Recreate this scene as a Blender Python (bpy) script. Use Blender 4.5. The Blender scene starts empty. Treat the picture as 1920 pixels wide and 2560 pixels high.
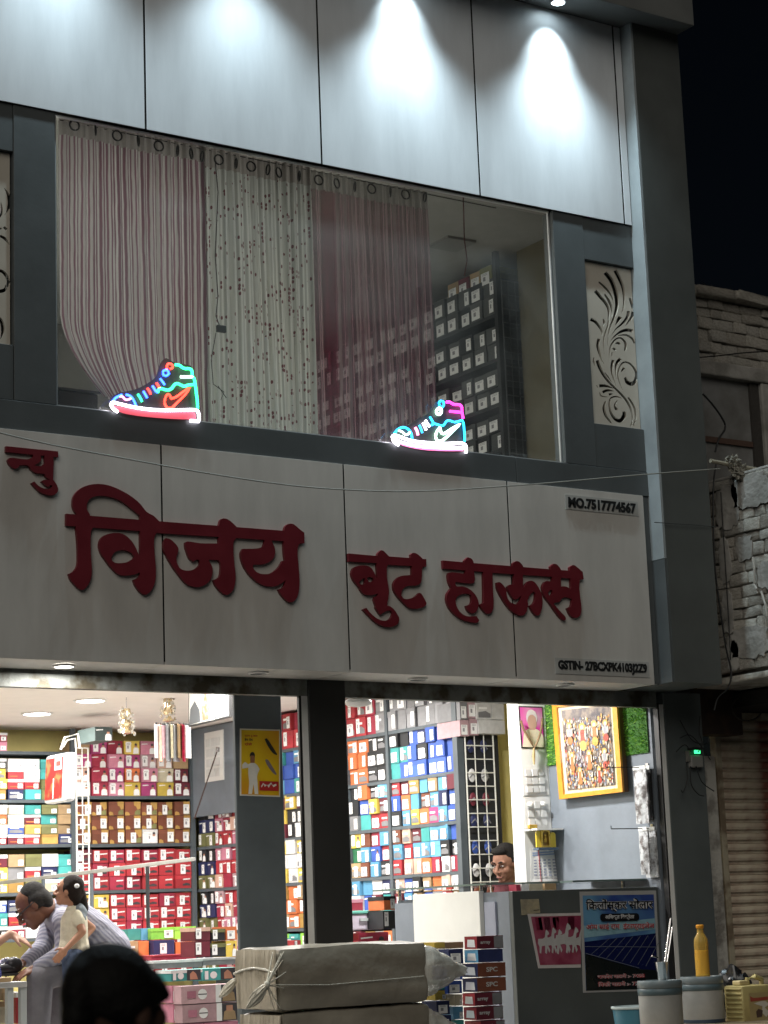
import bpy, bmesh, math, random
import numpy as np
from mathutils import Vector, Matrix, Euler
from mathutils.geometry import delaunay_2d_cdt
random.seed(7)
S = bpy.context.scene
COL = S.collection

# ------------------------------------------------------------------ camera, world, sun, exposure
YAW, PIT, ROL = math.radians(33.93), math.radians(11.14), math.radians(-2.172)
FPX = 5190.0
CAM = Vector((0, -10.15, 1.75))
fw = Vector((math.sin(YAW)*math.cos(PIT), math.cos(YAW)*math.cos(PIT), math.sin(PIT)))
rt = Vector((math.cos(YAW), -math.sin(YAW), 0)); up = rt.cross(fw)
rt2 = rt*math.cos(ROL)+up*math.sin(ROL); up2 = up*math.cos(ROL)-rt*math.sin(ROL)
cam = bpy.data.cameras.new('camera'); co = bpy.data.objects.new('camera', cam); COL.objects.link(co)
m = Matrix((rt2, up2, -fw)).transposed().to_4x4(); m.translation = CAM; co.matrix_world = m
cam.sensor_width = 36; cam.lens = FPX/2560*36; cam.clip_start = .1; cam.clip_end = 600
cam.dof.use_dof = True; cam.dof.focus_distance = 12.8; cam.dof.aperture_fstop = 5.0
S.camera = co

w = bpy.data.worlds.new('World'); S.world = w; w.use_nodes = True
nt = w.node_tree; bg = nt.nodes['Background']
sky = nt.nodes.new('ShaderNodeTexSky'); sky.sky_type = 'NISHITA'; sky.sun_disc = False
SUN_EL, SUN_AZ = math.radians(33), math.radians(222)
sky.sun_elevation = SUN_EL; sky.sun_rotation = SUN_AZ
nt.links.new(sky.outputs[0], bg.inputs[0]); bg.inputs[1].default_value = 0.0006
sd = bpy.data.lights.new('sun', 'SUN'); sd.energy = 0.88; sd.angle = math.radians(40); sd.color = (1, .955, .87)
so = bpy.data.objects.new('sun', sd); COL.objects.link(so)
sdir = Vector((math.sin(SUN_AZ)*math.cos(SUN_EL), math.cos(SUN_AZ)*math.cos(SUN_EL), math.sin(SUN_EL)))
so.rotation_euler = sdir.to_track_quat('Z', 'Y').to_euler()
S.view_settings.view_transform = 'Standard'; S.view_settings.look = 'None'
S.view_settings.exposure = 0; S.view_settings.gamma = 1; S.view_settings.use_curve_mapping = False
S.render.engine = 'CYCLES'; S.cycles.max_bounces = 8; S.cycles.transparent_max_bounces = 16
S.cycles.sample_clamp_indirect = 4; S.cycles.use_denoising = True

# ------------------------------------------------------------------ where a sight line meets a wall of the place
def ray(px, py): return rt2*((px-960)/FPX)-up2*((py-1280)/FPX)+fw
def Y(px, py, y=0.): d = ray(px, py); return CAM+d*((y-CAM.y)/d.y)
def X(px, py, x): d = ray(px, py); return CAM+d*((x-CAM.x)/d.x)
def Z(px, py, z): d = ray(px, py); return CAM+d*((z-CAM.z)/d.z)

# ------------------------------------------------------------------ materials
MATS = {}
def M(name, col, rough=.6, metal=0., var=.08, scale=6., bump=0., bscale=60., emit=0., spec=.4, trans=0., stretch=None, coat=0.):
    if name in MATS: return MATS[name]
    mt = bpy.data.materials.new(name); mt.use_nodes = True; MATS[name] = mt
    n = mt.node_tree; b = n.nodes['Principled BSDF']
    b.inputs['Roughness'].default_value = rough; b.inputs['Metallic'].default_value = metal
    b.inputs['Specular IOR Level'].default_value = spec; b.inputs['Transmission Weight'].default_value = trans
    b.inputs['Coat Weight'].default_value = coat
    c = tuple(col)+(1,)
    b.inputs['Base Color'].default_value = c
    if emit: 
        b.inputs['Emission Color'].default_value = c; b.inputs['Emission Strength'].default_value = emit
        return mt
    tc = n.nodes.new('ShaderNodeTexCoord')
    src = tc.outputs['Object']
    if stretch:
        mp = n.nodes.new('ShaderNodeMapping'); mp.inputs['Scale'].default_value = stretch
        n.links.new(src, mp.inputs[0]); src = mp.outputs[0]
    if var:
        nz = n.nodes.new('ShaderNodeTexNoise'); nz.inputs['Scale'].default_value = scale; nz.inputs['Detail'].default_value = 6
        nz.inputs['Roughness'].default_value = .65
        n.links.new(src, nz.inputs['Vector'])
        r = n.nodes.new('ShaderNodeMapRange'); r.inputs['From Min'].default_value = .3; r.inputs['From Max'].default_value = .7
        n.links.new(nz.outputs['Fac'], r.inputs['Value'])
        mx = n.nodes.new('ShaderNodeMix'); mx.data_type = 'RGBA'
        mx.inputs['A'].default_value = tuple(x*(1-var) for x in col)+(1,)
        mx.inputs['B'].default_value = tuple(min(1, x*(1+var)) for x in col)+(1,)
        n.links.new(r.outputs['Result'], mx.inputs['Factor']); n.links.new(mx.outputs['Result'], b.inputs['Base Color'])
        rr = n.nodes.new('ShaderNodeMapRange'); rr.inputs['To Min'].default_value = max(.02, rough-.12); rr.inputs['To Max'].default_value = min(1, rough+.12)
        n.links.new(nz.outputs['Fac'], rr.inputs['Value']); n.links.new(rr.outputs['Result'], b.inputs['Roughness'])
    if bump:
        nb = n.nodes.new('ShaderNodeTexNoise'); nb.inputs['Scale'].default_value = bscale; nb.inputs['Detail'].default_value = 5
        n.links.new(src, nb.inputs['Vector'])
        bp = n.nodes.new('ShaderNodeBump'); bp.inputs['Strength'].default_value = bump; bp.inputs['Distance'].default_value = .02
        n.links.new(nb.outputs['Fac'], bp.inputs['Height']); n.links.new(bp.outputs[0], b.inputs['Normal'])
    return mt
def two_tone(name, a, bcol, scale=5., lo=.45, hi=.6, rough=.7, bump=.3, stretch=None, detail=8):
    """Colour a with worn patches of colour b."""
    if name in MATS: return MATS[name]
    mt = M(name, a, rough, var=0, bump=bump, bscale=scale*5); n = mt.node_tree; bs = n.nodes['Principled BSDF']
    tc = n.nodes.new('ShaderNodeTexCoord'); nz = n.nodes.new('ShaderNodeTexNoise'); nz.inputs['Scale'].default_value = scale; nz.inputs['Detail'].default_value = detail
    src = tc.outputs['Object']
    if stretch:
        mp = n.nodes.new('ShaderNodeMapping'); mp.inputs['Scale'].default_value = stretch; n.links.new(src, mp.inputs[0]); src = mp.outputs[0]
    n.links.new(src, nz.inputs['Vector'])
    r = n.nodes.new('ShaderNodeMapRange'); r.inputs['From Min'].default_value = lo; r.inputs['From Max'].default_value = hi
    n.links.new(nz.outputs['Fac'], r.inputs['Value'])
    mx = n.nodes.new('ShaderNodeMix'); mx.data_type = 'RGBA'; mx.inputs['A'].default_value = tuple(a)+(1,); mx.inputs['B'].default_value = tuple(bcol)+(1,)
    n.links.new(r.outputs['Result'], mx.inputs['Factor']); n.links.new(mx.outputs['Result'], bs.inputs['Base Color'])
    return mt
GREY = M('grey_cladding', (.084, .093, .095), .45, var=.12, scale=2.5, bump=.02)
GREYL = M('grey_paint', (.16, .185, .215), .6, var=.14, scale=3, bump=.04)
DARK = M('dark_metal', (.018, .018, .018), .5)
BLACK = M('black_gap', (.006, .006, .006), .9, var=0)
PANELW = M('white_cladding', (.64, .66, .68), .42, var=.10, scale=1.8, bump=.012, bscale=12, stretch=(2.2, 1, .45))
SIGNW = M('sign_white', (.52, .50, .465), .45, var=.12, scale=1.9, bump=.015, bscale=10, stretch=(2.2, 1, .5))
WHITE = M('white_paint', (.78, .78, .76), .5, var=.05)
PAPER = M('white_paper', (.8, .8, .78), .7, var=.05, scale=30)
CEIL = M('ceiling_white', (.8, .74, .7), .7, var=.04)
YELW = M('yellow_wall', (.6, .52, .2), .7, var=.12, scale=3)
RED = M('sign_red', (.125, .009, .015), .45, var=.15, scale=5)
STEEL = M('steel', (.6, .6, .6), .25, 1., var=.1)
FRAME = M('rack_grey', (.075, .09, .10), .5, var=.15)
ALU = M('aluminium', (.6, .62, .62), .4, .6, var=.1)
CONC = two_tone('old_concrete', (.3, .28, .24), (.16, .15, .13), 6)
CABLE = M('cable_black', (.012, .012, .012), .5, var=0)
def glass(name, tint=(1, 1, 1), gl=.07):
    mt = bpy.data.materials.new(name); mt.use_nodes = True; n = mt.node_tree; n.nodes.clear()
    o = n.nodes.new('ShaderNodeOutputMaterial'); t = n.nodes.new('ShaderNodeBsdfTransparent'); g = n.nodes.new('ShaderNodeBsdfGlossy')
    t.inputs[0].default_value = tuple(tint)+(1,); g.inputs['Roughness'].default_value = .03
    lw = n.nodes.new('ShaderNodeLayerWeight'); lw.inputs[0].default_value = .25
    ma = n.nodes.new('ShaderNodeMath'); ma.operation = 'MULTIPLY_ADD'; ma.inputs[1].default_value = .35; ma.inputs[2].default_value = gl
    n.links.new(lw.outputs['Facing'], ma.inputs[0])
    mx = n.nodes.new('ShaderNodeMixShader'); n.links.new(ma.outputs[0], mx.inputs[0]); n.links.new(t.outputs[0], mx.inputs[1]); n.links.new(g.outputs[0], mx.inputs[2])
    n.links.new(mx.outputs[0], o.inputs[0]); return mt
GLASS = glass('window_glass', (.93, .96, .95), .04)
_n = GLASS.node_tree; _o = _n.nodes['Material Output']; _l = _o.inputs[0].links[0].from_socket     # dusty pane: a thin film of grime scatters light
_d = _n.nodes.new('ShaderNodeBsdfDiffuse'); _d.inputs[0].default_value = (.6, .62, .6, 1); _m = _n.nodes.new('ShaderNodeMixShader')
_z = _n.nodes.new('ShaderNodeTexNoise'); _z.inputs['Scale'].default_value = 2.5; _z.inputs['Detail'].default_value = 6; _t = _n.nodes.new('ShaderNodeTexCoord'); _n.links.new(_t.outputs['Object'], _z.inputs['Vector'])
_r = _n.nodes.new('ShaderNodeMapRange'); _r.inputs['From Min'].default_value = .35; _r.inputs['From Max'].default_value = .7; _r.inputs['To Min'].default_value = .03; _r.inputs['To Max'].default_value = .14; _n.links.new(_z.outputs[0], _r.inputs['Value'])
_n.links.new(_r.outputs['Result'], _m.inputs[0]); _n.links.new(_l, _m.inputs[1]); _n.links.new(_d.outputs[0], _m.inputs[2]); _n.links.new(_m.outputs[0], _o.inputs[0])

# ------------------------------------------------------------------ objects
WL = {}
def link(o, parent=None, loc=None):
    COL.objects.link(o)
    if parent: o.parent = parent; o.location = -WL[parent]; WL[o] = Vector((0, 0, 0))
    else: WL[o] = Vector(o.location)
    return o
def tag(o, label=None, cat=None, group=None, kind=None):
    if label: o['label'] = label
    if cat: o['category'] = cat
    if group: o['group'] = group
    if kind: o['kind'] = kind
    return o
def thing(name, label, cat, loc=(0, 0, 0), group=None):
    o = bpy.data.objects.new(name, None); o.location = loc; o.empty_display_size = .1
    link(o); return tag(o, label, cat, group)
class MB:
    def __init__(s): s.v = []; s.f = []; s.m = []; s.uv = None
    def add(s, vs, fs, m=0):
        b = len(s.v); s.v += [tuple(x) for x in vs]; s.f += [tuple(i+b for i in f) for f in fs]; s.m += [m]*len(fs); return s
    def box(s, a, b, m=0):
        x0, y0, z0 = a; x1, y1, z1 = b
        return s.add([(x0,y0,z0),(x1,y0,z0),(x1,y1,z0),(x0,y1,z0),(x0,y0,z1),(x1,y0,z1),(x1,y1,z1),(x0,y1,z1)],
                     [(0,3,2,1),(4,5,6,7),(0,1,5,4),(1,2,6,5),(2,3,7,6),(3,0,4,7)], m)
    def obox(s, o, u, v, n, m=0):
        o, u, v, n = Vector(o), Vector(u), Vector(v), Vector(n)
        p = [o, o+u, o+u+v, o+v]; q = [a+n for a in p]
        return s.add(p+q, [(0,3,2,1),(4,5,6,7),(0,1,5,4),(1,2,6,5),(2,3,7,6),(3,0,4,7)], m)
    def quad(s, a, b, c, d, m=0): return s.add([a, b, c, d], [(0, 1, 2, 3)], m)
    def poly(s, pts, m=0): return s.add(pts, [tuple(range(len(pts)))], m)
    def tube(s, pts, r, n=8, m=0, caps=True):
        pts = [Vector(p) for p in pts]; k = len(pts); rs = r if isinstance(r, (list, tuple)) else [r]*k
        ref = None; vs = []
        for i, p in enumerate(pts):
            t = (pts[min(i+1, k-1)]-pts[max(i-1, 0)])
            t = t.normalized() if t.length > 1e-9 else Vector((0, 0, 1))
            if ref is None: ref = Vector((0, 0, 1)) if abs(t.z) < .9 else Vector((1, 0, 0))
            a = t.cross(ref)
            if a.length < 1e-6: a = t.cross(Vector((0, 1, .3)))
            a.normalize(); b = t.cross(a); ref = -b if False else ref
            vs += [p+(a*math.cos(2*math.pi*j/n)+b*math.sin(2*math.pi*j/n))*rs[i] for j in range(n)]
        fs = [(i*n+j, i*n+(j+1) % n, (i+1)*n+(j+1) % n, (i+1)*n+j) for i in range(k-1) for j in range(n)]
        if caps: fs += [tuple(range(n))[::-1], tuple((k-1)*n+j for j in range(n))]
        return s.add(vs, fs, m)
    def lathe(s, prof, c, n=24, m=0, ax=None):
        c = Vector(c); q = Vector((0, 0, 1)).rotation_difference(Vector(ax).normalized()) if ax else None
        vs = []
        for r, z in prof:
            for j in range(n):
                p = Vector((r*math.cos(2*math.pi*j/n), r*math.sin(2*math.pi*j/n), z))
                vs.append(c+(q @ p if q else p))
        k = len(prof)
        fs = [(i*n+j, i*n+(j+1) % n, (i+1)*n+(j+1) % n, (i+1)*n+j) for i in range(k-1) for j in range(n)]
        return s.add(vs, fs, m)
    def ell(s, c, r, R=None, nu=16, nv=10, m=0):
        c = Vector(c); vs = []; fs = []
        for i in range(nv+1):
            th = math.pi*i/nv
            for j in range(nu):
                ph = 2*math.pi*j/nu
                p = Vector((r[0]*math.sin(th)*math.cos(ph), r[1]*math.sin(th)*math.sin(ph), r[2]*math.cos(th)))
                vs.append(c+(R @ p if R else p))
        for i in range(nv):
            for j in range(nu): fs.append((i*nu+j, (i+1)*nu+j, (i+1)*nu+(j+1) % nu, i*nu+(j+1) % nu))
        return s.add(vs, fs, m)
    def cap(s, p0, r0, p1, r1):
        p0, p1 = Vector(p0), Vector(p1); s.tube([p0, p1], [r0, r1], 12)
        s.ell(p0, (r0, r0, r0), None, 12, 8); s.ell(p1, (r1, r1, r1), None, 12, 8); return s
    def mesh(s, name, mats):
        me = bpy.data.meshes.new(name); me.from_pydata(s.v, [], s.f)
        for x in (mats if isinstance(mats, (list, tuple)) else [mats]): me.materials.append(x)
        me.polygons.foreach_set('material_index', s.m)
        if s.uv:
            l = me.uv_layers.new(name='uv')
            for lp in me.loops: l.data[lp.index].uv = s.uv[lp.vertex_index]
        me.update(); return me
    def build(s, name, mats, parent=None, smooth=False, bevel=0., loc=None):
        me = s.mesh(name, mats)
        if bevel or smooth:
            bm = bmesh.new(); bm.from_mesh(me)
            bmesh.ops.remove_doubles(bm, verts=bm.verts, dist=1e-5)
            bmesh.ops.recalc_face_normals(bm, faces=bm.faces)
            if bevel: bmesh.ops.bevel(bm, geom=[e for e in bm.edges if len(e.link_faces) == 2 and e.calc_face_angle(0) > .5], offset=bevel, segments=2, affect='EDGES', profile=.5)
            bm.to_mesh(me); bm.free()
        if smooth:
            me.polygons.foreach_set('use_smooth', [True]*len(me.polygons))
            try: me.set_sharp_from_angle(angle=math.radians(45))
            except Exception: pass
        o = bpy.data.objects.new(name, me)
        if loc is not None and not parent:
            o.location = loc; me.transform(Matrix.Translation(-Vector(loc)))
        return link(o, parent)
def box(name, a, b, mat, parent=None, bevel=0.): return MB().box(a, b).build(name, mat, parent, bevel=bevel)

def smooth_loop(pts, closed=True, corner=50, seg=4):
    P = [Vector((p[0], p[1])) for p in pts]; n = len(P); out = []
    def is_corner(i):
        if not closed and (i == 0 or i == n-1): return True
        a = P[i]-P[i-1]; b = P[(i+1) % n]-P[i]
        if a.length < 1e-9 or b.length < 1e-9: return True
        return a.angle(b) > math.radians(corner)
    for i in range(n if closed else n-1):
        p1, p2 = P[i], P[(i+1) % n]
        l = (p2-p1).length
        t1 = (p2-p1) if is_corner(i) else (P[(i+1) % n]-P[i-1]).normalized()*l
        t2 = (p2-p1) if is_corner((i+1) % n) else (P[(i+2) % n]-P[i]).normalized()*l
        if is_corner(i) and is_corner((i+1) % n): out.append(p1); continue
        for k in range(seg):
            t = k/seg; h1 = 2*t**3-3*t*t+1; h2 = t**3-2*t*t+t; h3 = -2*t**3+3*t*t; h4 = t**3-t*t
            out.append(p1*h1+t1*h2+p2*h3+t2*h4)
    if not closed: out.append(P[-1])
    return out
def inside(p, poly):
    x, y = p; r = False; n = len(poly)
    for i in range(n):
        x1, y1 = poly[i]; x2, y2 = poly[i-1]
        if (y1 > y) != (y2 > y) and x < (x2-x1)*(y-y1)/(y2-y1)+x1: r = not r
    return r
def flat(name, outers, holes, fn, depth, mat, parent=None, back=True):
    """Union of outlines minus holes, as a plate. fn(u, v, d) gives the point at depth d."""
    vs = []; es = []
    for lp in list(outers)+list(holes):
        b = len(vs); vs += [Vector((p[0], p[1])) for p in lp]; es += [(b+i, b+(i+1) % len(lp)) for i in range(len(lp))]
    r = delaunay_2d_cdt(vs, es, [], 0, 1e-6)
    V, F = r[0], r[2]
    keep = []
    for f in F:
        c = (V[f[0]]+V[f[1]]+V[f[2]])/3
        if any(inside(c, o) for o in outers) and not any(inside(c, h) for h in holes): keep.append(tuple(f))
    mb = MB(); n = len(V)
    mb.add([fn(p[0], p[1], depth) for p in V], keep)
    if back:
        ed = {}
        for f in keep:
            for i in range(3):
                e = (f[i], f[(i+1) % 3]); ed[e] = 1
        mb.v += [tuple(fn(p[0], p[1], 0.)) for p in V]
        for (a, c) in list(ed):
            if (c, a) not in ed: mb.f.append((c, a, a+n, c+n)); mb.m.append(0)
    used = sorted({i for f in mb.f for i in f}); ix = {k: i for i, k in enumerate(used)}
    mb.v = [mb.v[k] for k in used]; mb.f = [tuple(ix[i] for i in f) for f in mb.f]
    o = mb.build(name, mat, parent)
    bm = bmesh.new(); bm.from_mesh(o.data); bmesh.ops.recalc_face_normals(bm, faces=bm.faces); bm.to_mesh(o.data); bm.free()
    return o
def text(name, body, O, U, V, width, height, mat, parent=None, ext=.002, bold=.0, align='FIT'):
    c = bpy.data.curves.new('t', 'FONT'); c.body = body; c.size = 1; c.offset = bold; c.extrude = .001; c.resolution_u = 3
    t = bpy.data.objects.new('t', c); COL.objects.link(t)
    dg = bpy.context.evaluated_depsgraph_get(); dg.update()
    me = bpy.data.meshes.new_from_object(t.evaluated_get(dg)); bpy.data.objects.remove(t)
    co_ = np.array([v.co[:] for v in me.vertices]); mn, mx = co_.min(0), co_.max(0)
    O, U, V = Vector(O), Vector(U).normalized(), Vector(V).normalized(); N = U.cross(V).normalized()
    sx = width/(mx[0]-mn[0]); sy = height/(mx[1]-mn[1]) if height else sx
    for v in me.vertices:
        p = v.co; v.co = O+U*((p.x-mn[0])*sx)+V*((p.y-mn[1])*sy)+N*(ext if p.z > 0 else 0)
    me.materials.clear(); me.materials.append(mat); me.name = name
    return tag(link(bpy.data.objects.new(name, me), parent), kind='stuff')

# ================================================================== SETTING
g = MB().quad((-150, -120, 0), (150, -120, 0), (150, 200, 0), (-150, 200, 0)).build('road', M('road_asphalt', (.05, .05, .05), .85, bump=.3))
tag(g, kind='structure')
FLOOR, CEILZ, BACK, RX = .6, 3.56, 7.25, 9.24
def struct(name, mb, mat): return tag(mb.build(name, mat), kind='structure')
struct('shop_floor', MB().box((1., .3, .0), (10.4, BACK+.1, FLOOR)), M('floor_tile', (.5, .48, .45), .4))
struct('shop_ceiling', MB().box((1., .45, CEILZ), (10.4, BACK+.1, CEILZ+.15)), CEIL)
struct('back_wall', MB().box((1., BACK, FLOOR), (10.4, BACK+.1, CEILZ)), YELW)
struct('left_wall', MB().box((.9, .45, FLOOR), (1., BACK, CEILZ)), WHITE)
# right wall: grey stretch by the opening, alcove, then the wall behind the shelves
struct('side_wall', MB().box((9.238, .47, FLOOR), (9.36, 1.60, CEILZ)), GREYL)
PIERX = Y(1301, 1900, 1.601).x; PIERD = X(1273, 1900, PIERX).y
struct('alcove_wall', MB().box((9.3, 2.9, FLOOR), (10.4, 3.0, CEILZ)), YELW)
struct('shelf_wall', MB().box((9.62, 3.0, FLOOR), (9.7, BACK, CEILZ)), GREYL)
struct('alcove_end_wall', MB().box((10.3, 1.7, FLOOR), (10.4, 2.9, CEILZ)), YELW)
# upstairs room
UF, UC, SOF_ = 4.45, 6.75, 7.7
struct('upper_floor', MB().box((1., .13, UF-.1), (9.42, 1.9, UF)).box((1., 1.901, UF-.1), (9.7, 7.2, UF)), WHITE)
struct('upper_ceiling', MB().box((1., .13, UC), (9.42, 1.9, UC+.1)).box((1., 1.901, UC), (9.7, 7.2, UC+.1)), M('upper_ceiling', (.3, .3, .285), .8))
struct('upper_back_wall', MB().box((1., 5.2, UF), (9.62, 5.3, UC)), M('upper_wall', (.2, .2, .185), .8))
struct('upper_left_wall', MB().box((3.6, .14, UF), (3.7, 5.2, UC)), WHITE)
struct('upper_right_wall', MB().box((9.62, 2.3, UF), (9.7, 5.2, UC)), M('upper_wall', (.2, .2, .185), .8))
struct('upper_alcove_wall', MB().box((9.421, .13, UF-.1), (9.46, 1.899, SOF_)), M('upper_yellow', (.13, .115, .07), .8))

# ================================================================== SHOP BUILDING
shop = thing('shop_building', 'grey and white clad two storey shoe shop with a lit open front', 'shop', (6.5, .2, 0))
SOF = 7.73
# upper white cladding panels, gap 12 mm
seams = [1.62, 2.84, 4.05, 5.269, 6.47, 7.668, 8.873]
pan = MB().box((seams[0], .006, 6.31), (8.94, .1, SOF)).build('panel_backing', BLACK, shop)
for a, b in zip(seams[:-1], seams[1:]):
    box('cladding_panel', (a+.0075, 0, 6.30), (b-.0075, .0055, SOF-.004), PANELW, shop, bevel=.001)
box('cladding_panel', (8.881, 0, 6.30), (8.935, .0055, SOF-.004), PANELW, shop, bevel=.001)
# canopy slab above
sl = MB(); sl.box((.5, -.275, SOF), (9.376, .6, SOF+.9)); sl.build('canopy_slab', M('slab_grey', (.13, .135, .13), .6, var=.15, scale=2, bump=.03), shop, bevel=.004)
# pilaster
PX0, PX1, PF = 8.943, 9.372, -.105
box('pilaster', (PX0+.02, PF, 3.19), (PX1, .6, SOF-.002), M('pilaster_grey', (.085, .092, .088), .5, var=.15, scale=2), shop)
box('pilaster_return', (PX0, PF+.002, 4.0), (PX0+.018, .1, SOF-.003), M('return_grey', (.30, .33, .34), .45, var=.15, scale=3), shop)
box('pilaster_return', (PX0+.001, PF+.002, 3.19), (PX0+.018, .1, 3.997), GREY, shop)
# lower grey parts of the facade: columns, bands and blocks round window and screens
def cl(x0, z0, x1, z1, y0=.012, y1=.12, name='grey_panel', mat=GREY): return box(name, (x0, y0, z0), (x1, y1, z1), mat, shop, bevel=.002)
cl(4.450, 4.596, 4.700, 6.297)                    # column left of the window
cl(8.262, 4.596, 8.514, 6.297)                    # column right of the window
cl(3.70, 6.02, 4.446, 6.297, .016); cl(3.70, 4.596, 4.446, 4.905, .016)
cl(8.518, 6.005, 8.941, 6.297, .016); cl(8.518, 4.596, 8.941, 4.885, .016)
cl(1.62, 4.43, 7.85, 4.592, .008, .14, 'fascia_band'); cl(7.854, 4.43, 8.941, 4.592, .008, .14, 'fascia_band')
cl(1.62, 4.596, 3.696, 6.297, .014)
cl(8.892, 3.19, 8.941, 4.426, .02)
box('screen_recess', (3.70, .115, 4.9), (4.446, .12, 6.02), M('recess_dark', (.03, .028, .024), .8), shop)
box('screen_recess', (8.518, .115, 4.88), (8.941, .12, 6.01), M('recess_dark', (.03, .028, .024), .8), shop)
# window
WX0, WX1, WZ0, WZ1 = 4.702, 8.26, 4.594, 6.296
wf = MB()
for a, b in (((WX0, .03, WZ0), (WX0+.012, .09, WZ1)), ((WX1-.010, .048, WZ0), (WX1, .062, WZ1)), ((WX0+.013, .03, WZ1-.006), (WX1-.012, .06, WZ1)), ((WX0+.013, .03, WZ0), (WX1-.023, .09, WZ0+.008))): wf.box(a, b)
wf.build('window_frame', ALU, shop)
MB().quad((WX0+.012, .06, WZ0+.008), (WX1-.022, .06, WZ0+.008), (WX1-.022, .06, WZ1-.022), (WX0+.012, .06, WZ1-.022)).build('window_pane', GLASS, shop)
# shutter housing, transom, centre pillar, inner pillar, right pillar, guides
HB = 3.085
box('shutter_housing', (1.0, .40, HB), (9.238, .46, 3.19), two_tone('grimy_steel', (.2, .21, .2), (.07, .06, .04), 7), shop)
box('transom', (1.0, .461, HB+.02), (9.6, .56, CEILZ), GREY, shop)
SLAT = MB()
box('centre_pillar', (6.496, .385, .02), (6.755, .44, HB+.1), M('pillar_dark', (.032, .032, .031), .5), shop, bevel=.004)
box('shutter_guide', (6.452, .40, .02), (6.4955, .42, HB), M('guide_pale', (.74, .74, .72), .5), shop)
box('shutter_guide', (6.434, .40, .02), (6.4515, .42, HB), DARK, shop)
box('shutter_guide', (9.238, .395, .02), (9.252, .44, HB+.03), DARK, shop)
box('shutter_guide', (9.253, .39, .02), (9.285, .43, HB+.02), M('guide_pale', (.74, .74, .72), .5), shop)
box('right_pillar', (9.286, .385, .02), (9.62, .5, 3.188), M('pillar_side', (.10, .115, .115), .6, var=.15, scale=2), shop, bevel=.004)
box('inner_pillar', (6.335, 1.0, FLOOR), (6.672, 1.03, CEILZ), M('inner_pillar', (.10, .118, .126), .55, var=.15, scale=3), shop, bevel=.006)
box('white_pier', (PIERX, 1.601, FLOOR), (9.36, PIERD, CEILZ), M('pier_white', (.7, .71, .69), .55, var=.06), shop, bevel=.004)
box('plinth', (1.0, -.0, 0.001), (9.6, .299, FLOOR-.05), GREY, shop)
# soffit lamps on the canopy (lit) : bright round downlights washing the white panels
def downlight(p, r, label, watt, col, emit, spot=None, group=None, cat='ceiling light', name='downlight', tilt=None):
    t = thing(name, label, cat, p, group)
    MB().lathe([(r*1.15, 0), (r*1.15, -.012), (r*.97, -.014), (r*.97, -.004)], p, 24).build('rim', WHITE, t, smooth=True)
    n = 24
    MB().poly([(p[0]+r*.96*math.cos(2*math.pi*i/n), p[1]+r*.96*math.sin(2*math.pi*i/n), p[2]-.006) for i in range(n)][::-1]).build('diffuser', M('lamp_glow_%d' % int(emit), col, emit=emit), t)
    if watt:
        if spot: 
            l = bpy.data.lights.new('lamp', 'SPOT'); l.spot_size = spot[0]; l.spot_blend = spot[1]; l.shadow_soft_size = .02
        else:
            l = bpy.data.lights.new('lamp', 'AREA'); l.shape = 'DISK'; l.size = r*1.9
        l.energy = watt; l.color = col
        lo = bpy.data.objects.new('lamp', l); link(lo, t); lo.location = Vector(p)+Vector((0, 0, -.02))-WL[t]
        if tilt: lo.rotation_euler = tilt
    return t
for i, (x, lb) in enumerate(((4.70, 'round canopy lamp outside the far left end of the white panels'), (5.90, 'round canopy lamp above the second white panel'),
        (7.10, 'lit canopy lamp washing the middle white panel with glare'), (8.30, 'lit canopy lamp nearest the right pilaster'))):
    t = downlight((x, -.125, SOF), .045, lb, (52 if x > 8 else 40) if x > 6.5 else 5, (.76, .93, 1), 30, (math.radians(66), 1.), 'canopy lamps over the white panels', 'lamp', 'canopy_lamp', (math.radians(27), 0, 0))
    [c for c in COL.objects if c.type == 'LIGHT'][-1].location = (0, -.085, -.01)
    l = bpy.data.lights.new('lamp', 'SPOT'); l.spot_size = math.radians(118); l.spot_blend = 1; l.energy = 330 if x > 6.5 else 250; l.shadow_soft_size = .04; l.color = (.72, .91, 1)
    lo = bpy.data.objects.new('lamp', l); link(lo, t); lo.location = (0, -.11, -.02); lo.rotation_euler = (math.radians(-24), 0, 0)  # extra wide spot, added clear of the fitting to even out the panel wash
# ================================================================== SIGNBOARD
sign = thing('signboard', 'long white shop signboard with raised dark red letters above the openings', 'sign', (6.5, 0, 3.8))
SZ0, SZ1 = 3.183, 4.428
sx = [1.67, 2.89, 4.112, 5.332, 6.549, 7.766, 8.888]
box('sign_core', (sx[0], .006, SZ0+.02), (sx[-1]-.004, .1, SZ1-.004), BLACK, sign)
for a, b in zip(sx[:-1], sx[1:]):
    box('sign_panel', (a+.006, 0, SZ0), (b-.006, .0055, SZ1), SIGNW, sign, bevel=.001)
for a, b in zip(sx[:-1], sx[1:]):
    box('underside_panel', (a+.003, .006, SZ0+.001), (b-.003, .395, SZ0+.0165), SIGNW, sign)
DEP = .022
def on_sign(px, py): p = Y(px, py, -DEP); return (p.x, p.z)
def tr(ox, oy, s, pts, corner=50): return smooth_loop([on_sign(ox+x/s, oy+y/s) for x, y in pts], True, corner)
C1, C2, C3, C4 = (0, 1100, 3.95), (400, 1240, 4.1475), (840, 1340, 5.184), (1100, 1360, 4.1475)
def sfn(u, v, d): return (u, -d, v)
def word(name, outs, hols): return flat(name, outs, hols, sfn, DEP, RED, sign)
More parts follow.
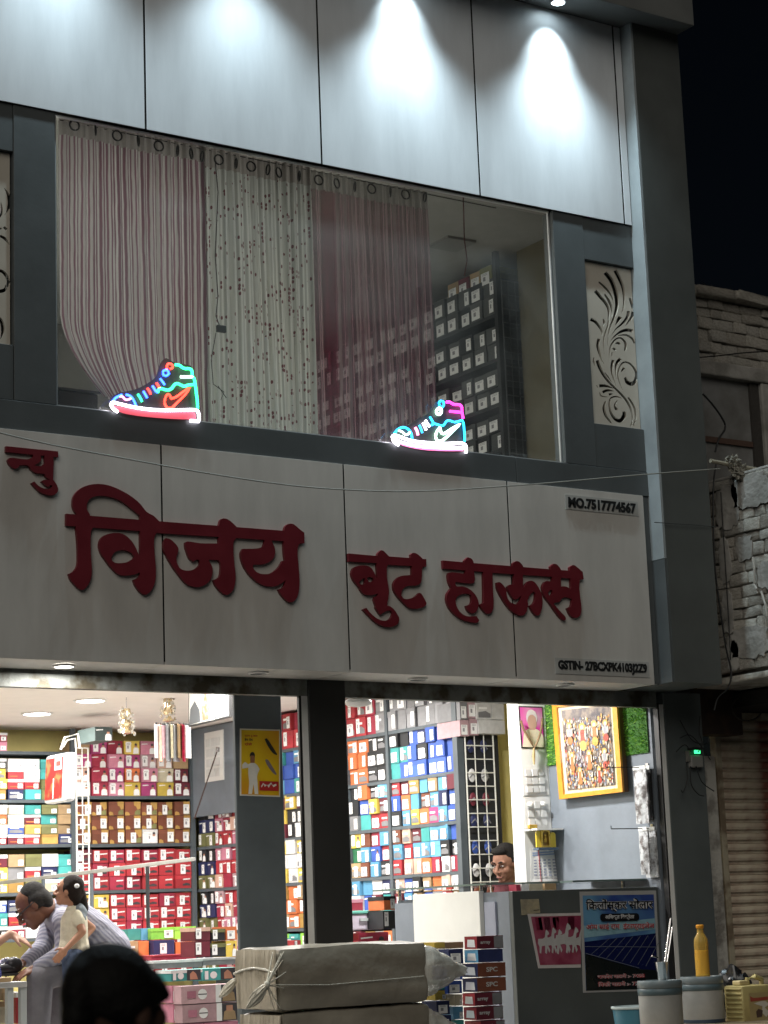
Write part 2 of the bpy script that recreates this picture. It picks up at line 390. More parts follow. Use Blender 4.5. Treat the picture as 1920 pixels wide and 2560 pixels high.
word('letter_group', [tr(*C1, [(60,60),(575,112),(575,170),(60,118)]),
  tr(*C1, [(322,100),(330,165),(300,182),(255,190),(100,176),(76,196),(85,225),(110,262),(150,285),(185,270),(190,250),(255,247),(290,262),(315,300),(360,325),(410,330),(440,335),(455,365),(480,385),(525,405),(527,160),(500,115)]),
  tr(*C1, [(310,425),(340,408),(380,450),(440,480),(490,480),(520,455),(510,445),(490,450),(480,465),(450,450),(410,410),(440,392),(527,395),(560,440),(575,490),(560,525),(520,545),(460,540),(400,515),(350,470)])],
  [tr(*C1, [(395,155),(440,152),(445,230),(420,250),(380,260),(335,248),(375,230),(405,200),(405,170)])])
src_ = (0, 0, 1)
word('letter_group', [tr(*src_, [(165.8,1284.3),(400,1303.2),(711,1326.8),(761,1331.6),(761,1358),(709,1353),(547,1342),(400,1332.8),(352,1327.8),(165.8,1314)]),
  tr(*C1, [(760,735),(740,705),(720,650),(725,570),(760,510),(830,460),(930,435),(1040,440),(1150,475),(1280,545),(1380,625),(1450,710),(1520,750),(1570,800),(1570,830),(1385,830),(1385,750),(1300,680),(1200,605),(1100,565),(1000,550),(930,560),(880,590),(858,640),(862,690),(890,740),(890,800),(760,800)]),
  tr(*C1, [(750,800),(750,850),(765,1000),(770,1200),(755,1260),(715,1305),(680,1320),(700,1380),(740,1430),(790,1475),(825,1478),(870,1430),(900,1360),(908,1280),(900,1150),(895,1000),(900,900),(915,870),(915,800)]),
  tr(*C1, [(980,1040),(1000,970),(1060,930),(1150,917),(1220,930),(1290,985),(1340,1060),(1370,1130),(1385,1140),(1420,1140),(1420,1300),(1380,1310),(1320,1330),(1230,1338),(1170,1325),(1100,1260),(1040,1180),(1000,1120)]),
  tr(*C1, [(1385,840),(1385,1300),(1375,1350),(1320,1380),(1335,1430),(1380,1495),(1420,1525),(1460,1520),(1510,1460),(1535,1380),(1540,1280),(1530,1150),(1522,1020),(1528,950),(1545,915),(1545,840)]),
  tr(*C2, [(40,480),(65,435),(110,450),(160,495),(190,540),(188,580),(170,640),(180,700),(210,750),(265,772),(330,768),(380,745),(412,710),(412,675),(400,660),(380,660),(345,680),(310,650),(285,590),(265,520),(265,480),(290,470),(430,490),(640,490),(640,665),(600,665),(500,660),(520,690),(545,745),(545,800),(520,870),(470,920),(400,945),(330,935),(270,905),(190,810),(120,710),(60,600),(40,540)]),
  tr(*C2, [(610,440),(605,330),(615,290),(630,245),(665,232),(710,245),(760,285),(805,330),(805,400),(785,445),(765,470),(762,560),(772,700),(785,820),(780,900),(760,970),(720,1015),(685,1025),(640,1000),(580,930),(555,870),(610,845),(630,790),(630,700),(610,665)]),
  tr(*C2, [(1285,440),(1290,360),(1300,315),(1340,287),(1390,295),(1450,345),(1497,380),(1499,490),(1450,495),(1430,530),(1428,620),(1440,750),(1448,880),(1440,990),(1410,1070),(1360,1102),(1310,1080),(1250,1010),(1230,968),(1280,945),(1305,870),(1300,700),(1285,560)]),
  tr(*C2, [(1080,430),(1085,480),(1070,525),(1010,543),(860,548),(840,590),(850,670),(890,760),(960,850),(1050,915),(1130,938),(1200,935),(1260,905),(1330,850),(1330,680),(1270,672),(1230,740),(1150,800),(1060,808),(1000,785),(965,740),(965,712),(1000,710),(1070,708),(1140,680),(1185,630),(1195,580),(1185,520),(1165,480),(1155,430)])],
  [tr(*C1, [(1100,1165),(1130,1110),(1180,1090),(1230,1088),(1290,1110),(1325,1150),(1325,1165),(1270,1200),(1200,1215),(1140,1212),(1105,1190)])])
word('letter_group', [tr(*C3, [(165,225),(540,258),(690,265),(965,285),(1170,300),(1172,400),(985,388),(680,372),(530,352),(168,330)]),
  tr(*C3, [(205,470),(230,415),(290,385),(370,380),(440,400),(490,460),(520,525),(540,555),(600,600),(600,720),(545,745),(480,762),(410,765),(350,740),(300,660),(235,580),(210,520)]),
  tr(*C3, [(530,330),(545,225),(585,183),(620,195),(690,265),(690,350),(665,390),(660,450),(665,560),(685,680),(683,780),(665,870),(662,900),(700,910),(760,960),(815,1050),(820,1090),(800,1140),(750,1170),(680,1180),(600,1165),(520,1120),(440,1045),(350,950),(395,930),(440,990),(520,1060),(600,1095),(670,1090),(720,1050),(735,1000),(715,965),(670,968),(610,995),(575,1020),(535,960),(515,925),(520,905),(495,830),(500,790),(540,770),(555,700),(535,450)]),
  tr(*C3, [(985,370),(970,240),(1000,218),(1050,230),(1120,290),(1125,400),(1115,430),(1112,560),(1100,605),(1050,640),(950,645),(890,665),(855,710),(848,770),(880,810),(940,815),(1010,795),(1050,765),(1080,735),(1105,745),(1140,800),(1175,870),(1160,905),(1090,935),(1020,943),(950,930),(880,870),(800,780),(755,700),(748,620),(780,560),(840,520),(930,508),(985,500)])],
  [tr(*C3, [(300,600),(330,565),(370,545),(380,555),(375,615),(355,630),(315,625)]), tr(*C3, [(400,545),(440,532),(480,545),(490,575),(450,600),(425,590)])])
word('letter_group', [tr(*C4, [(30,170),(260,190),(740,228),(1150,262),(1480,285),(1490,365),(1250,350),(1160,340),(740,312),(550,298),(350,280),(35,255)]),
  tr(*C4, [(265,260),(255,170),(290,137),(330,155),(350,195),(355,300),(362,370),(350,405),(310,410),(160,392),(160,425),(180,440),(240,440),(310,470),(370,530),(400,600),(395,660),(365,710),(330,718),(290,690),(272,640),(320,620),(330,580),(325,530),(290,515),(230,520),(180,545),(163,590),(175,650),(220,715),(280,748),(380,748),(408,790),(390,815),(310,808),(200,765),(110,680),(72,590),(75,520),(110,465),(120,455),(95,400),(85,340),(90,300),(120,292),(265,308)]),
  tr(*C4, [(450,280),(455,590),(450,610),(415,625),(430,660),(480,718),(515,722),(545,690),(557,620),(548,450),(545,280)]),
  tr(*C4, [(770,310),(755,200),(795,177),(830,190),(865,240),(860,320),(862,400),(855,500),(835,540),(790,575),(760,565),(720,500),(700,440),(735,420),(765,420)]),
  tr(*C4, [(590,400),(620,395),(660,430),(690,480),(690,520),(710,580),(750,615),(800,625),(835,580),(850,500),(880,430),(920,385),(970,388),(1010,430),(1050,510),(1065,590),(1055,670),(1030,735),(1000,742),(965,705),(930,640),(970,615),(990,560),(990,510),(970,490),(940,520),(910,580),(912,640),(890,715),(850,742),(800,730),(740,690),(690,630),(640,550),(600,470)]),
  tr(*C4, [(1165,330),(1145,235),(1180,205),(1215,215),(1255,270),(1255,350),(1255,440),(1300,440),(1355,465),(1360,440),(1355,350),(1345,240),(1380,218),(1410,230),(1480,290),(1490,365),(1450,370),(1445,450),(1455,550),(1468,680),(1450,745),(1410,765),(1360,745),(1320,665),(1360,640),(1370,570),(1300,550),(1260,570),(1240,600),(1190,610),(1180,620),(1240,690),(1300,755),(1305,785),(1285,795),(1250,765),(1200,700),(1140,615),(1090,550),(1065,470),(1070,420),(1100,385),(1165,390)])],
  [tr(*C4, [(1120,510),(1140,480),(1165,475),(1168,510),(1150,535),(1130,530)])])
INK = M('black_letter', (.012, .012, .012), .5, var=0)
def sign_text(body, a, b, h, name):
    A, B = Y(*a, -.006), Y(*b, -.006)
    pl_ = MB(); c0 = A+Vector((-.02, .0045, -h*.18)); pl_.obox(c0, Vector((B.x-A.x+.04, 0, 0)), Vector((0, 0, h*1.36)), Vector((0, -.003, 0)))
    p = pl_.build(name, M('plate_grey', (.4, .4, .38), .5), sign)
    text('lettering', body, A, (1, 0, 0), (0, 0, 1), B.x-A.x, h, INK, p, .004, .045)
sign_text('MO.7517774567', (1421, 1268), (1590, 1280), .070, 'phone_plate')
sign_text('GSTIN- 27BCXPK4103J2Z9', (1396, 1679), (1618, 1687), .074, 'tax_plate')
downlight((4.80, .16, SZ0), .055, 'lit round lamp under the signboard above the left opening', 28, (1, .97, .9), 16, None, None, 'lamp', 'sign_lamp')
for (px, py, lb) in ((650, 1680, 'unlit flush lamp under the signboard left of the dark centre pillar'), (1075, 1690, 'unlit flush lamp under the signboard above the blue boxes'), (1440, 1706, 'unlit flush lamp under the signboard near its right end')):
    p = Z(px, py, SZ0); p.y = .16
    t = thing('sign_lamp', lb, 'lamp', p)
    MB().lathe([(.06, 0), (.06, -.008), (.05, -.01), (.05, -.003)], p, 20).build('rim', WHITE, t, smooth=True)
    MB().lathe([(.0499, -.003), (.001, -.003)], p, 20).build('lens', M('unlit_lens', (.25, .25, .24), .3), t)

# ================================================================== NEON SHOES
NEON = {'g': (.03, 1, .32), 'r': (1, .05, .03), 'b': (.03, .12, 1), 'w': (.95, .9, 1), 'p': (1, .04, .55), 'c': (.02, .5, 1), 'y': (.6, 1, .75), 'k': (1, .25, .45)}
NM = {k: M('neon_'+k, c, emit={'b': 7., 'r': 5., 'w': 6., 'p': 5}.get(k, 4.5)) for k, c in NEON.items()}
def acrylic():
    mt = bpy.data.materials.new('smoky_acrylic'); mt.use_nodes = True; n = mt.node_tree; b = n.nodes['Principled BSDF']
    b.inputs['Base Color'].default_value = (.05, .05, .055, 1); b.inputs['Roughness'].default_value = .5; b.inputs['Alpha'].default_value = .82
    return mt
ACR = acrylic()
def neon(label, ox, oy, s, back, tubes, sole, solecol, y=-.005):
    def P(x, yy, d=0): return Y(ox+x/s, oy+yy/s, y-d)
    base = P(*back[0]); t = thing('neon_shoe', label, 'neon sign', (base.x, y, base.z))
    lp = smooth_loop([(P(*q).x, P(*q).z) for q in back], True, 60)
    flat('backing_plate', [lp], [], lambda u, v, d: (u, y+.02-d, v), .006, ACR, t)
    lp = smooth_loop([(P(*q).x, P(*q).z) for q in sole], True, 60)
    flat('sole_strip', [lp], [], lambda u, v, d: (u, y+.01-d, v), .004, M('sole_glow_'+solecol, (.75, .1, .14) if solecol == 'r' else (.8, .2, .42), emit=.75), t)
    for c, r, pts in tubes:
        q = smooth_loop([(P(*a).x, P(*a).z) for a in pts], False, 75, 4)
        MB().tube([(u[0], y-.004, u[1]) for u in q], r, 8).build('neon_tube', NM[c], t, smooth=True)
L = .0082
neon('neon high top shoe with red tick, green heel and red sole at the window left', 250, 880, 5.925,
  [(150,760),(170,690),(230,630),(330,590),(480,560),(600,520),(760,430),(850,350),(900,190),(960,100),(1010,85),(1120,150),(1350,190),(1390,240),(1410,420),(1450,540),(1480,850),(1480,1040),(1300,1030),(250,900)],
  [('g', L, [(1110,190),(1170,200),(1240,245),(1320,250),(1355,280),(1365,360),(1390,400),(1405,480),(1420,600),(1435,720),(1442,840)]),
   ('y', L, [(1190,370),(1370,370)]), ('g', L, [(1380,485),(1310,490),(1240,510),(1190,490),(1140,470),(1095,490),(1060,540),(1010,565),(960,560),(880,545),(850,600)]),
   ('b', L*.8, [(850,600),(820,580),(795,540),(770,500)]), ('b', L*.8, [(885,395),(920,440),(955,490)]), ('r', L*.8, [(830,455),(855,500),(885,545)]), ('r', L*.8, [(695,535),(725,580),(748,630)]),
   ('b', L*.8, [(635,580),(665,630),(695,685)]), ('g', L*.8, [(555,625),(590,680),(620,740)]),
   ('r', L*.8, [(985,255),(990,200),(1020,175),(1060,190),(1070,230),(1035,255)]), ('b', L*.8, [(985,265),(930,290),(935,345),(975,355),(1020,320),(1000,285),(975,270)]),
   ('b', L*.8, [(185,735),(230,680),(320,635)]), ('b', L*.8, [(380,632),(450,660),(500,730),(530,800)]), ('k', L*.7, [(285,660),(330,665),(370,705),(420,705),(450,690)]),
   ('r', L*.8, [(1060,830),(1000,830),(960,780),(955,720),(985,640),(1015,630),(1035,660),(1050,695),(1130,665),(1240,585),(1330,530),(1250,640),(1130,760),(1060,830)]),
   ('w', L*1.1, [(260,890),(190,840),(155,780),(185,750),(260,765),(450,810),(700,850),(960,865),(1200,862),(1400,860),(1440,880),(1460,940),(1460,1030),(1330,1020)])],
  [(200,790),(450,830),(700,868),(960,885),(1390,885),(1425,930),(1425,990),(1180,990),(800,965),(500,930),(300,880)], 'r')
neon('neon high top shoe with white tick, pink heel and blue edges at the window right', 960, 980, 7.213,
  [(130,800),(200,680),(300,620),(440,600),(640,470),(800,390),(880,290),(960,180),(1030,140),(1150,140),(1390,200),(1440,320),(1450,480),(1480,700),(1500,900),(1490,1110),(1280,1080),(700,1040),(260,980)],
  [('p', L, [(1120,185),(1180,185),(1250,225),(1360,235),(1395,280),(1400,360),(1420,480)]), ('p', L, [(1180,350),(1390,370)]),
   ('c', L*.8, [(1450,890),(1440,700),(1425,560),(1400,510),(1340,530),(1260,545),(1180,520),(1120,530),(1080,590),(1040,610),(960,590),(900,575),(850,600)]),
   ('c', L*.8, [(820,450),(850,500),(890,570)]), ('w', L*.9, [(740,510),(775,570),(815,630)]), ('w', L*.9, [(695,555),(725,620),(755,690)]), ('c', L*.7, [(630,600),(660,670),(685,740)]), ('k', L, [(555,640),(590,710),(605,780)]),
   ('c', L*.8, [(1035,290),(1075,230),(1060,170),(1010,165),(985,210),(1010,270)]), ('y', L*1.1, [(985,290),(940,340),(950,390),(990,405),(1025,370),(1020,310),(985,290)]),
   ('c', L*.8, [(180,750),(240,680),(330,640),(410,660),(470,720),(495,790),(500,850)]), ('y', L*.8, [(250,690),(320,720),(380,770),(430,760),(460,725)]),
   ('y', L, [(1000,640),(945,720),(925,800),(950,870),(1010,890),(1080,850),(1170,770),(1280,660),(1365,585),(1260,640),(1150,710),(1070,755),(1030,740),(1000,640)]),
   ('w', L*1.15, [(260,960),(180,900),(145,820),(180,785),(280,810),(480,880),(800,920),(1100,935),(1380,925),(1450,950),(1475,1010),(1470,1100)]),
   ('w', L*.9, [(200,855),(320,910),(560,970),(900,1000),(1200,1010),(1440,1010)])],
  [(230,880),(500,950),(900,985),(1430,1000),(1440,1060),(1100,1060),(700,1035),(350,960)], 'p')

# ================================================================== CURTAINS
def curtain_mat(name, a, b, n, w=.5, alpha=1., transl=.4, specks=None, band=None):
    mt = bpy.data.materials.new(name); mt.use_nodes = True; t = mt.node_tree; t.nodes.clear()
    N = t.nodes.new; Lk = t.links.new
    o = N('ShaderNodeOutputMaterial'); uv = N('ShaderNodeUVMap'); sep = N('ShaderNodeSeparateXYZ'); Lk(uv.outputs[0], sep.inputs[0])
    mm = N('ShaderNodeMath'); mm.operation = 'MULTIPLY'; mm.inputs[1].default_value = n*2*math.pi; Lk(sep.outputs[0], mm.inputs[0])
    nz = N('ShaderNodeTexNoise'); nz.inputs['Scale'].default_value = 9; Lk(uv.outputs[0], nz.inputs['Vector'])
    ad = N('ShaderNodeMath'); ad.operation = 'MULTIPLY_ADD'; ad.inputs[1].default_value = 3.; Lk(nz.outputs[0], ad.inputs[0]); Lk(mm.outputs[0], ad.inputs[2])
    sn = N('ShaderNodeMath'); sn.operation = 'SINE'; Lk(ad.outputs[0], sn.inputs[0])
    r = N('ShaderNodeMapRange'); r.inputs['From Min'].default_value = -.5+w-.5; r.inputs['From Max'].default_value = .5+w-.5; Lk(sn.outputs[0], r.inputs['Value'])
    mx = N('ShaderNodeMix'); mx.data_type = 'RGBA'; mx.inputs['A'].default_value = a+(1,); mx.inputs['B'].default_value = b+(1,); Lk(r.outputs['Result'], mx.inputs['Factor'])
    colr = mx.outputs['Result']
    if band:
        g1 = N('ShaderNodeMath'); g1.operation = 'GREATER_THAN'; g1.inputs[1].default_value = band[0]; Lk(sep.outputs[0], g1.inputs[0])
        g2 = N('ShaderNodeMath'); g2.operation = 'LESS_THAN'; g2.inputs[1].default_value = band[1]; Lk(sep.outputs[0], g2.inputs[0])
        g3 = N('ShaderNodeMath'); g3.operation = 'MULTIPLY'; Lk(g1.outputs[0], g3.inputs[0]); Lk(g2.outputs[0], g3.inputs[1])
        m2 = N('ShaderNodeMix'); m2.data_type = 'RGBA'; m2.inputs['B'].default_value = (.16, .02, .05, 1); Lk(colr, m2.inputs['A']); Lk(g3.outputs[0], m2.inputs['Factor']); colr = m2.outputs['Result']
    if specks:
        mp = N('ShaderNodeMapping'); mp.inputs['Scale'].default_value = (40, 64, 1); Lk(uv.outputs[0], mp.inputs[0])
        fl = N('ShaderNodeVectorMath'); fl.operation = 'FLOOR'; Lk(mp.outputs[0], fl.inputs[0]); fr_ = N('ShaderNodeVectorMath'); fr_.operation = 'FRACTION'; Lk(mp.outputs[0], fr_.inputs[0])
        wn_ = N('ShaderNodeTexWhiteNoise'); wn_.noise_dimensions = '2D'; Lk(fl.outputs[0], wn_.inputs['Vector'])
        cl_n = N('ShaderNodeTexNoise'); cl_n.inputs['Scale'].default_value = .17; Lk(mp.outputs[0], cl_n.inputs['Vector'])
        th = N('ShaderNodeMath'); th.operation = 'MULTIPLY'; Lk(wn_.outputs['Value'], th.inputs[0]); Lk(cl_n.outputs[0], th.inputs[1])
        g5 = N('ShaderNodeMath'); g5.operation = 'GREATER_THAN'; g5.inputs[1].default_value = .40; Lk(th.outputs[0], g5.inputs[0])
        ce = N('ShaderNodeVectorMath'); ce.operation = 'SUBTRACT'; ce.inputs[1].default_value = (.5, .5, 0); Lk(fr_.outputs[0], ce.inputs[0])
        jt = N('ShaderNodeVectorMath'); jt.operation = 'MULTIPLY_ADD'; jt.inputs[1].default_value = (.5, .5, 0); jt.inputs[2].default_value = (-.25, -.25, 0); Lk(wn_.outputs['Color'], jt.inputs[0])
        ce2 = N('ShaderNodeVectorMath'); ce2.operation = 'SUBTRACT'; Lk(ce.outputs[0], ce2.inputs[0]); Lk(jt.outputs[0], ce2.inputs[1])
        sc2 = N('ShaderNodeVectorMath'); sc2.operation = 'MULTIPLY'; sc2.inputs[1].default_value = (1.1, .62, 0); Lk(ce2.outputs[0], sc2.inputs[0])
        ln = N('ShaderNodeVectorMath'); ln.operation = 'LENGTH'; Lk(sc2.outputs[0], ln.inputs[0])
        l5 = N('ShaderNodeMath'); l5.operation = 'LESS_THAN'; l5.inputs[1].default_value = .27; Lk(ln.outputs['Value'], l5.inputs[0])
        mk = N('ShaderNodeMath'); mk.operation = 'MULTIPLY'; Lk(g5.outputs[0], mk.inputs[0]); Lk(l5.outputs[0], mk.inputs[1])
        m3 = N('ShaderNodeMix'); m3.data_type = 'RGBA'; m3.inputs['B'].default_value = (.13, .055, .065, 1); Lk(colr, m3.inputs['A']); Lk(mk.outputs[0], m3.inputs['Factor']); colr = m3.outputs['Result']
    # plain heading band at the top of the cloth
    hb = N('ShaderNodeMath'); hb.operation = 'GREATER_THAN'; hb.inputs[1].default_value = .93; Lk(sep.outputs[1], hb.inputs[0])
    m4 = N('ShaderNodeMix'); m4.data_type = 'RGBA'; m4.inputs['B'].default_value = (.28, .26, .25, 1); Lk(colr, m4.inputs['A']); Lk(hb.outputs[0], m4.inputs['Factor']); colr = m4.outputs['Result']
    d = N('ShaderNodeBsdfDiffuse'); Lk(colr, d.inputs[0]); tl = N('ShaderNodeBsdfTranslucent'); Lk(colr, tl.inputs[0])
    s1 = N('ShaderNodeMixShader'); s1.inputs[0].default_value = transl; Lk(d.outputs[0], s1.inputs[1]); Lk(tl.outputs[0], s1.inputs[2])
    tp = N('ShaderNodeBsdfTransparent'); s2 = N('ShaderNodeMixShader'); s2.inputs[0].default_value = alpha; Lk(tp.outputs[0], s2.inputs[1]); Lk(s1.outputs[0], s2.inputs[2])
    Lk(s2.outputs[0], o.inputs[0]); return mt
CY_ = .2
def curtain(label, pxs, top, bot, nple, mat, rings, gather=None, seed=1):
    rnd = random.Random(seed)
    x0, x1 = Y(pxs[0], top[0], CY_).x, Y(pxs[1], top[1], CY_).x
    zt = Y(pxs[0], top[0], CY_).z; t = thing('curtain', label, 'curtain', (x0, CY_, 4.6))
    nx, nz = nple*14, 26; mb = MB(); mb.uv = []
    ph = [rnd.uniform(-.8, .8) for _ in range(nple+2)]; am = [rnd.uniform(.6, 1.3) for _ in range(nple+2)]
    for j in range(nz+1):
        v = j/nz
        for i in range(nx+1):
            u = i/nx; zb = bot(u); z = zb+(zt-zb)*v
            k = u*nple; a = am[int(k)]*(1-(k % 1))+am[int(k)+1]*(k % 1); p_ = ph[int(k)]*(1-(k % 1))+ph[int(k)+1]*(k % 1)
            y = CY_+.011*a*math.sin(2*math.pi*k+p_*(1-v))+.01*math.sin(u*9+v*3)+.005*math.sin(2*math.pi*k*2.3+p_*3+v*2)*(.4+.6*math.sin(u*31+seed)**2)
            xx = x0+(x1-x0)*u
            if gather: xx = gather(u, v, xx)
            mb.v.append((xx, y, z)); mb.uv.append((u, v))
    for j in range(nz):
        for i in range(nx): a = j*(nx+1)+i; mb.f.append((a, a+1, a+nx+2, a+nx+1)); mb.m.append(0)
    mb.build('cloth', mat, t, smooth=True)
    for (px, py, wd) in rings:
        c = Y(px, py, CY_-.085); r = .030; n = 16
        pts = [c+Vector((r*wd*math.cos(2*math.pi*k/n), r*math.sqrt(max(0, 1-wd*wd))*math.cos(2*math.pi*k/n), r*math.sin(2*math.pi*k/n))) for k in range(n+1)]
        MB().tube(pts, .0055, 6, caps=False).build('eyelet', M('eyelet_black', (.012, .012, .014), .35, var=0), t, smooth=True)
    return t
def bl(u):      # hem of the left curtain, hitched up at its left edge
    return 4.62+.12*max(0, 1-u/.6)**1.6
curtain('maroon and white striped curtain hitched up at its lower left', (147, 510), (287, 368), bl, 17,
  curtain_mat('stripe_left', (.46, .44, .43), (.205, .115, .145), 41, .55, 1., .5), [(186,313,1),(239,325,.5),(293,339,1),(346,352,.6),(397,365,1),(444,376,.3),(478,384,.7),(505,391,.2)],
  lambda u, v, x: x+.26*(max(0, .27-v)/.27)**1.7*(1-u)**1.3, 3)
curtain('pale green curtain with small dark red sprigs, middle of the window', (500, 775), (366, 424), lambda u: 4.6, 14,
  curtain_mat('sprig', (.43, .445, .425), (.33, .34, .33), 26, .2, 1., .5, True), [(547,399,1),(590,408,.3),(628,416,1),(670,424,.15),(697,431,.9),(748,440,.35)], None, 5)
curtain('thin maroon striped curtain through which shelves show, right of the pale curtain', (772, 1066), (424, 482), lambda u: 4.6+.01*u, 16,
  curtain_mat('stripe_sheer', (.33, .23, .25), (.19, .075, .11), 30, .5, .64, .5, None, (.09, .20)), [(797,450,1),(842,458,.9),(887,466,.4),(929,472,1),(976,479,.5),(1014,486,1),(1062,493,.3)], None, 9)
rod = thing('curtain_wire', 'thin wire carrying the three window curtains', 'wire', (6, CY_, 6.2))
MB().tube([Y(150, 300, CY_), Y(1240, 520, CY_)], .003, 6).build('wire', CABLE, rod)
# adaptor hanging on its cable in the window, and a hanging flex
t = thing('plug_adaptor', 'small black plug adaptor hanging on a cable against the pale curtain', 'adaptor', Y(553, 820, .13))
a = Y(553, 822, .13); MB().box(a-Vector((.03, .012, .022)), a+Vector((.03, .012, .02))).build('body', CABLE, t, bevel=.004)
MB().tube([Y(548, 812, .13), Y(540, 790, .13), Y(545, 740, .13), Y(538, 640, .13), Y(545, 480, .13), Y(538, 400, .13)], .003, 6).build('cord', CABLE, t)
t = thing('neon_cable', 'thin dark cable looping below the adaptor to the neon shoe', 'cable', Y(560, 980, .13))
MB().tube([Y(540, 832, .125), Y(528, 900, .125), Y(533, 960, .125), Y(560, 980, .125), Y(552, 1000, .125), Y(566, 995, .125), Y(545, 965, .125)], .0025, 6).build('cord', CABLE, t)
t = thing('ceiling_flex', 'reddish flex hanging from the upstairs ceiling in the right window', 'cable', Y(1160, 520, 1.))
MB().tube([Y(1158, 490, 1.), Y(1161, 600, 1.), Y(1168, 650, 1.), Y(1161, 690, 1.)], .004, 6).build('cord', M('flex', (.1, .03, .03), .6), t)
t = thing('ceiling_panel_light', 'unlit flat square lamp on the upstairs ceiling', 'lamp', (8.85, 1.95, UC))
MB().box((8.72, 1.82, UC-.02), (8.98, 2.08, UC-.001)).build('frame', M('unlit_panel', (.2, .2, .19), .5), t)
t = thing('upstairs_lamp', 'lamp lighting the upstairs storeroom behind the curtains', 'lamp', (5.3, 2.2, UC))
MB().lathe([(.09, 0), (.09, -.02), (.08, -.03), (.001, -.032)], (5.3, 2.2, UC), 20).build('diffuser', M('lamp_glow_6', (1, .97, .9), emit=6), t)
l = bpy.data.lights.new('lamp', 'AREA'); l.shape = 'DISK'; l.size = .18; l.energy = 75; l.color = (1, .97, .9)
lo = bpy.data.objects.new('lamp', l); link(lo, t); lo.location = (0, 0, -.05)
bp_ = Y(612, 1010, 1.0); t = thing('small_bulb', 'small warm bulb glowing behind the foot of the pale curtain', 'lamp', bp_)
MB().ell(bp_, (.03, .03, .04)).build('bulb', M('bulb_glow', (1, .85, .5), emit=8), t, smooth=True); MB().tube([bp_+Vector((0, 0, -.04)), (bp_.x, bp_.y, UF)], .008, 6).build('stem', CABLE, t)
l = bpy.data.lights.new('lamp', 'POINT'); l.energy = 7; l.color = (1, .88, .6); l.shadow_soft_size = .04
lo = bpy.data.objects.new('lamp', l); link(lo, t); lo.location = (0, 0, .06)
t = thing('dark_crate', 'dark crate on the upstairs floor under the hitched curtain', 'crate', (4.9, .5, UF))
MB().box((4.74, .42, UF), (5.15, .8, 4.80)).build('body', M('crate_dark', (.03, .032, .036), .6), t, bevel=.01)
MB().box((4.73, .41, 4.801), (5.16, .81, 4.815)).build('lid', M('crate_lid', (.04, .045, .05), .6), t)

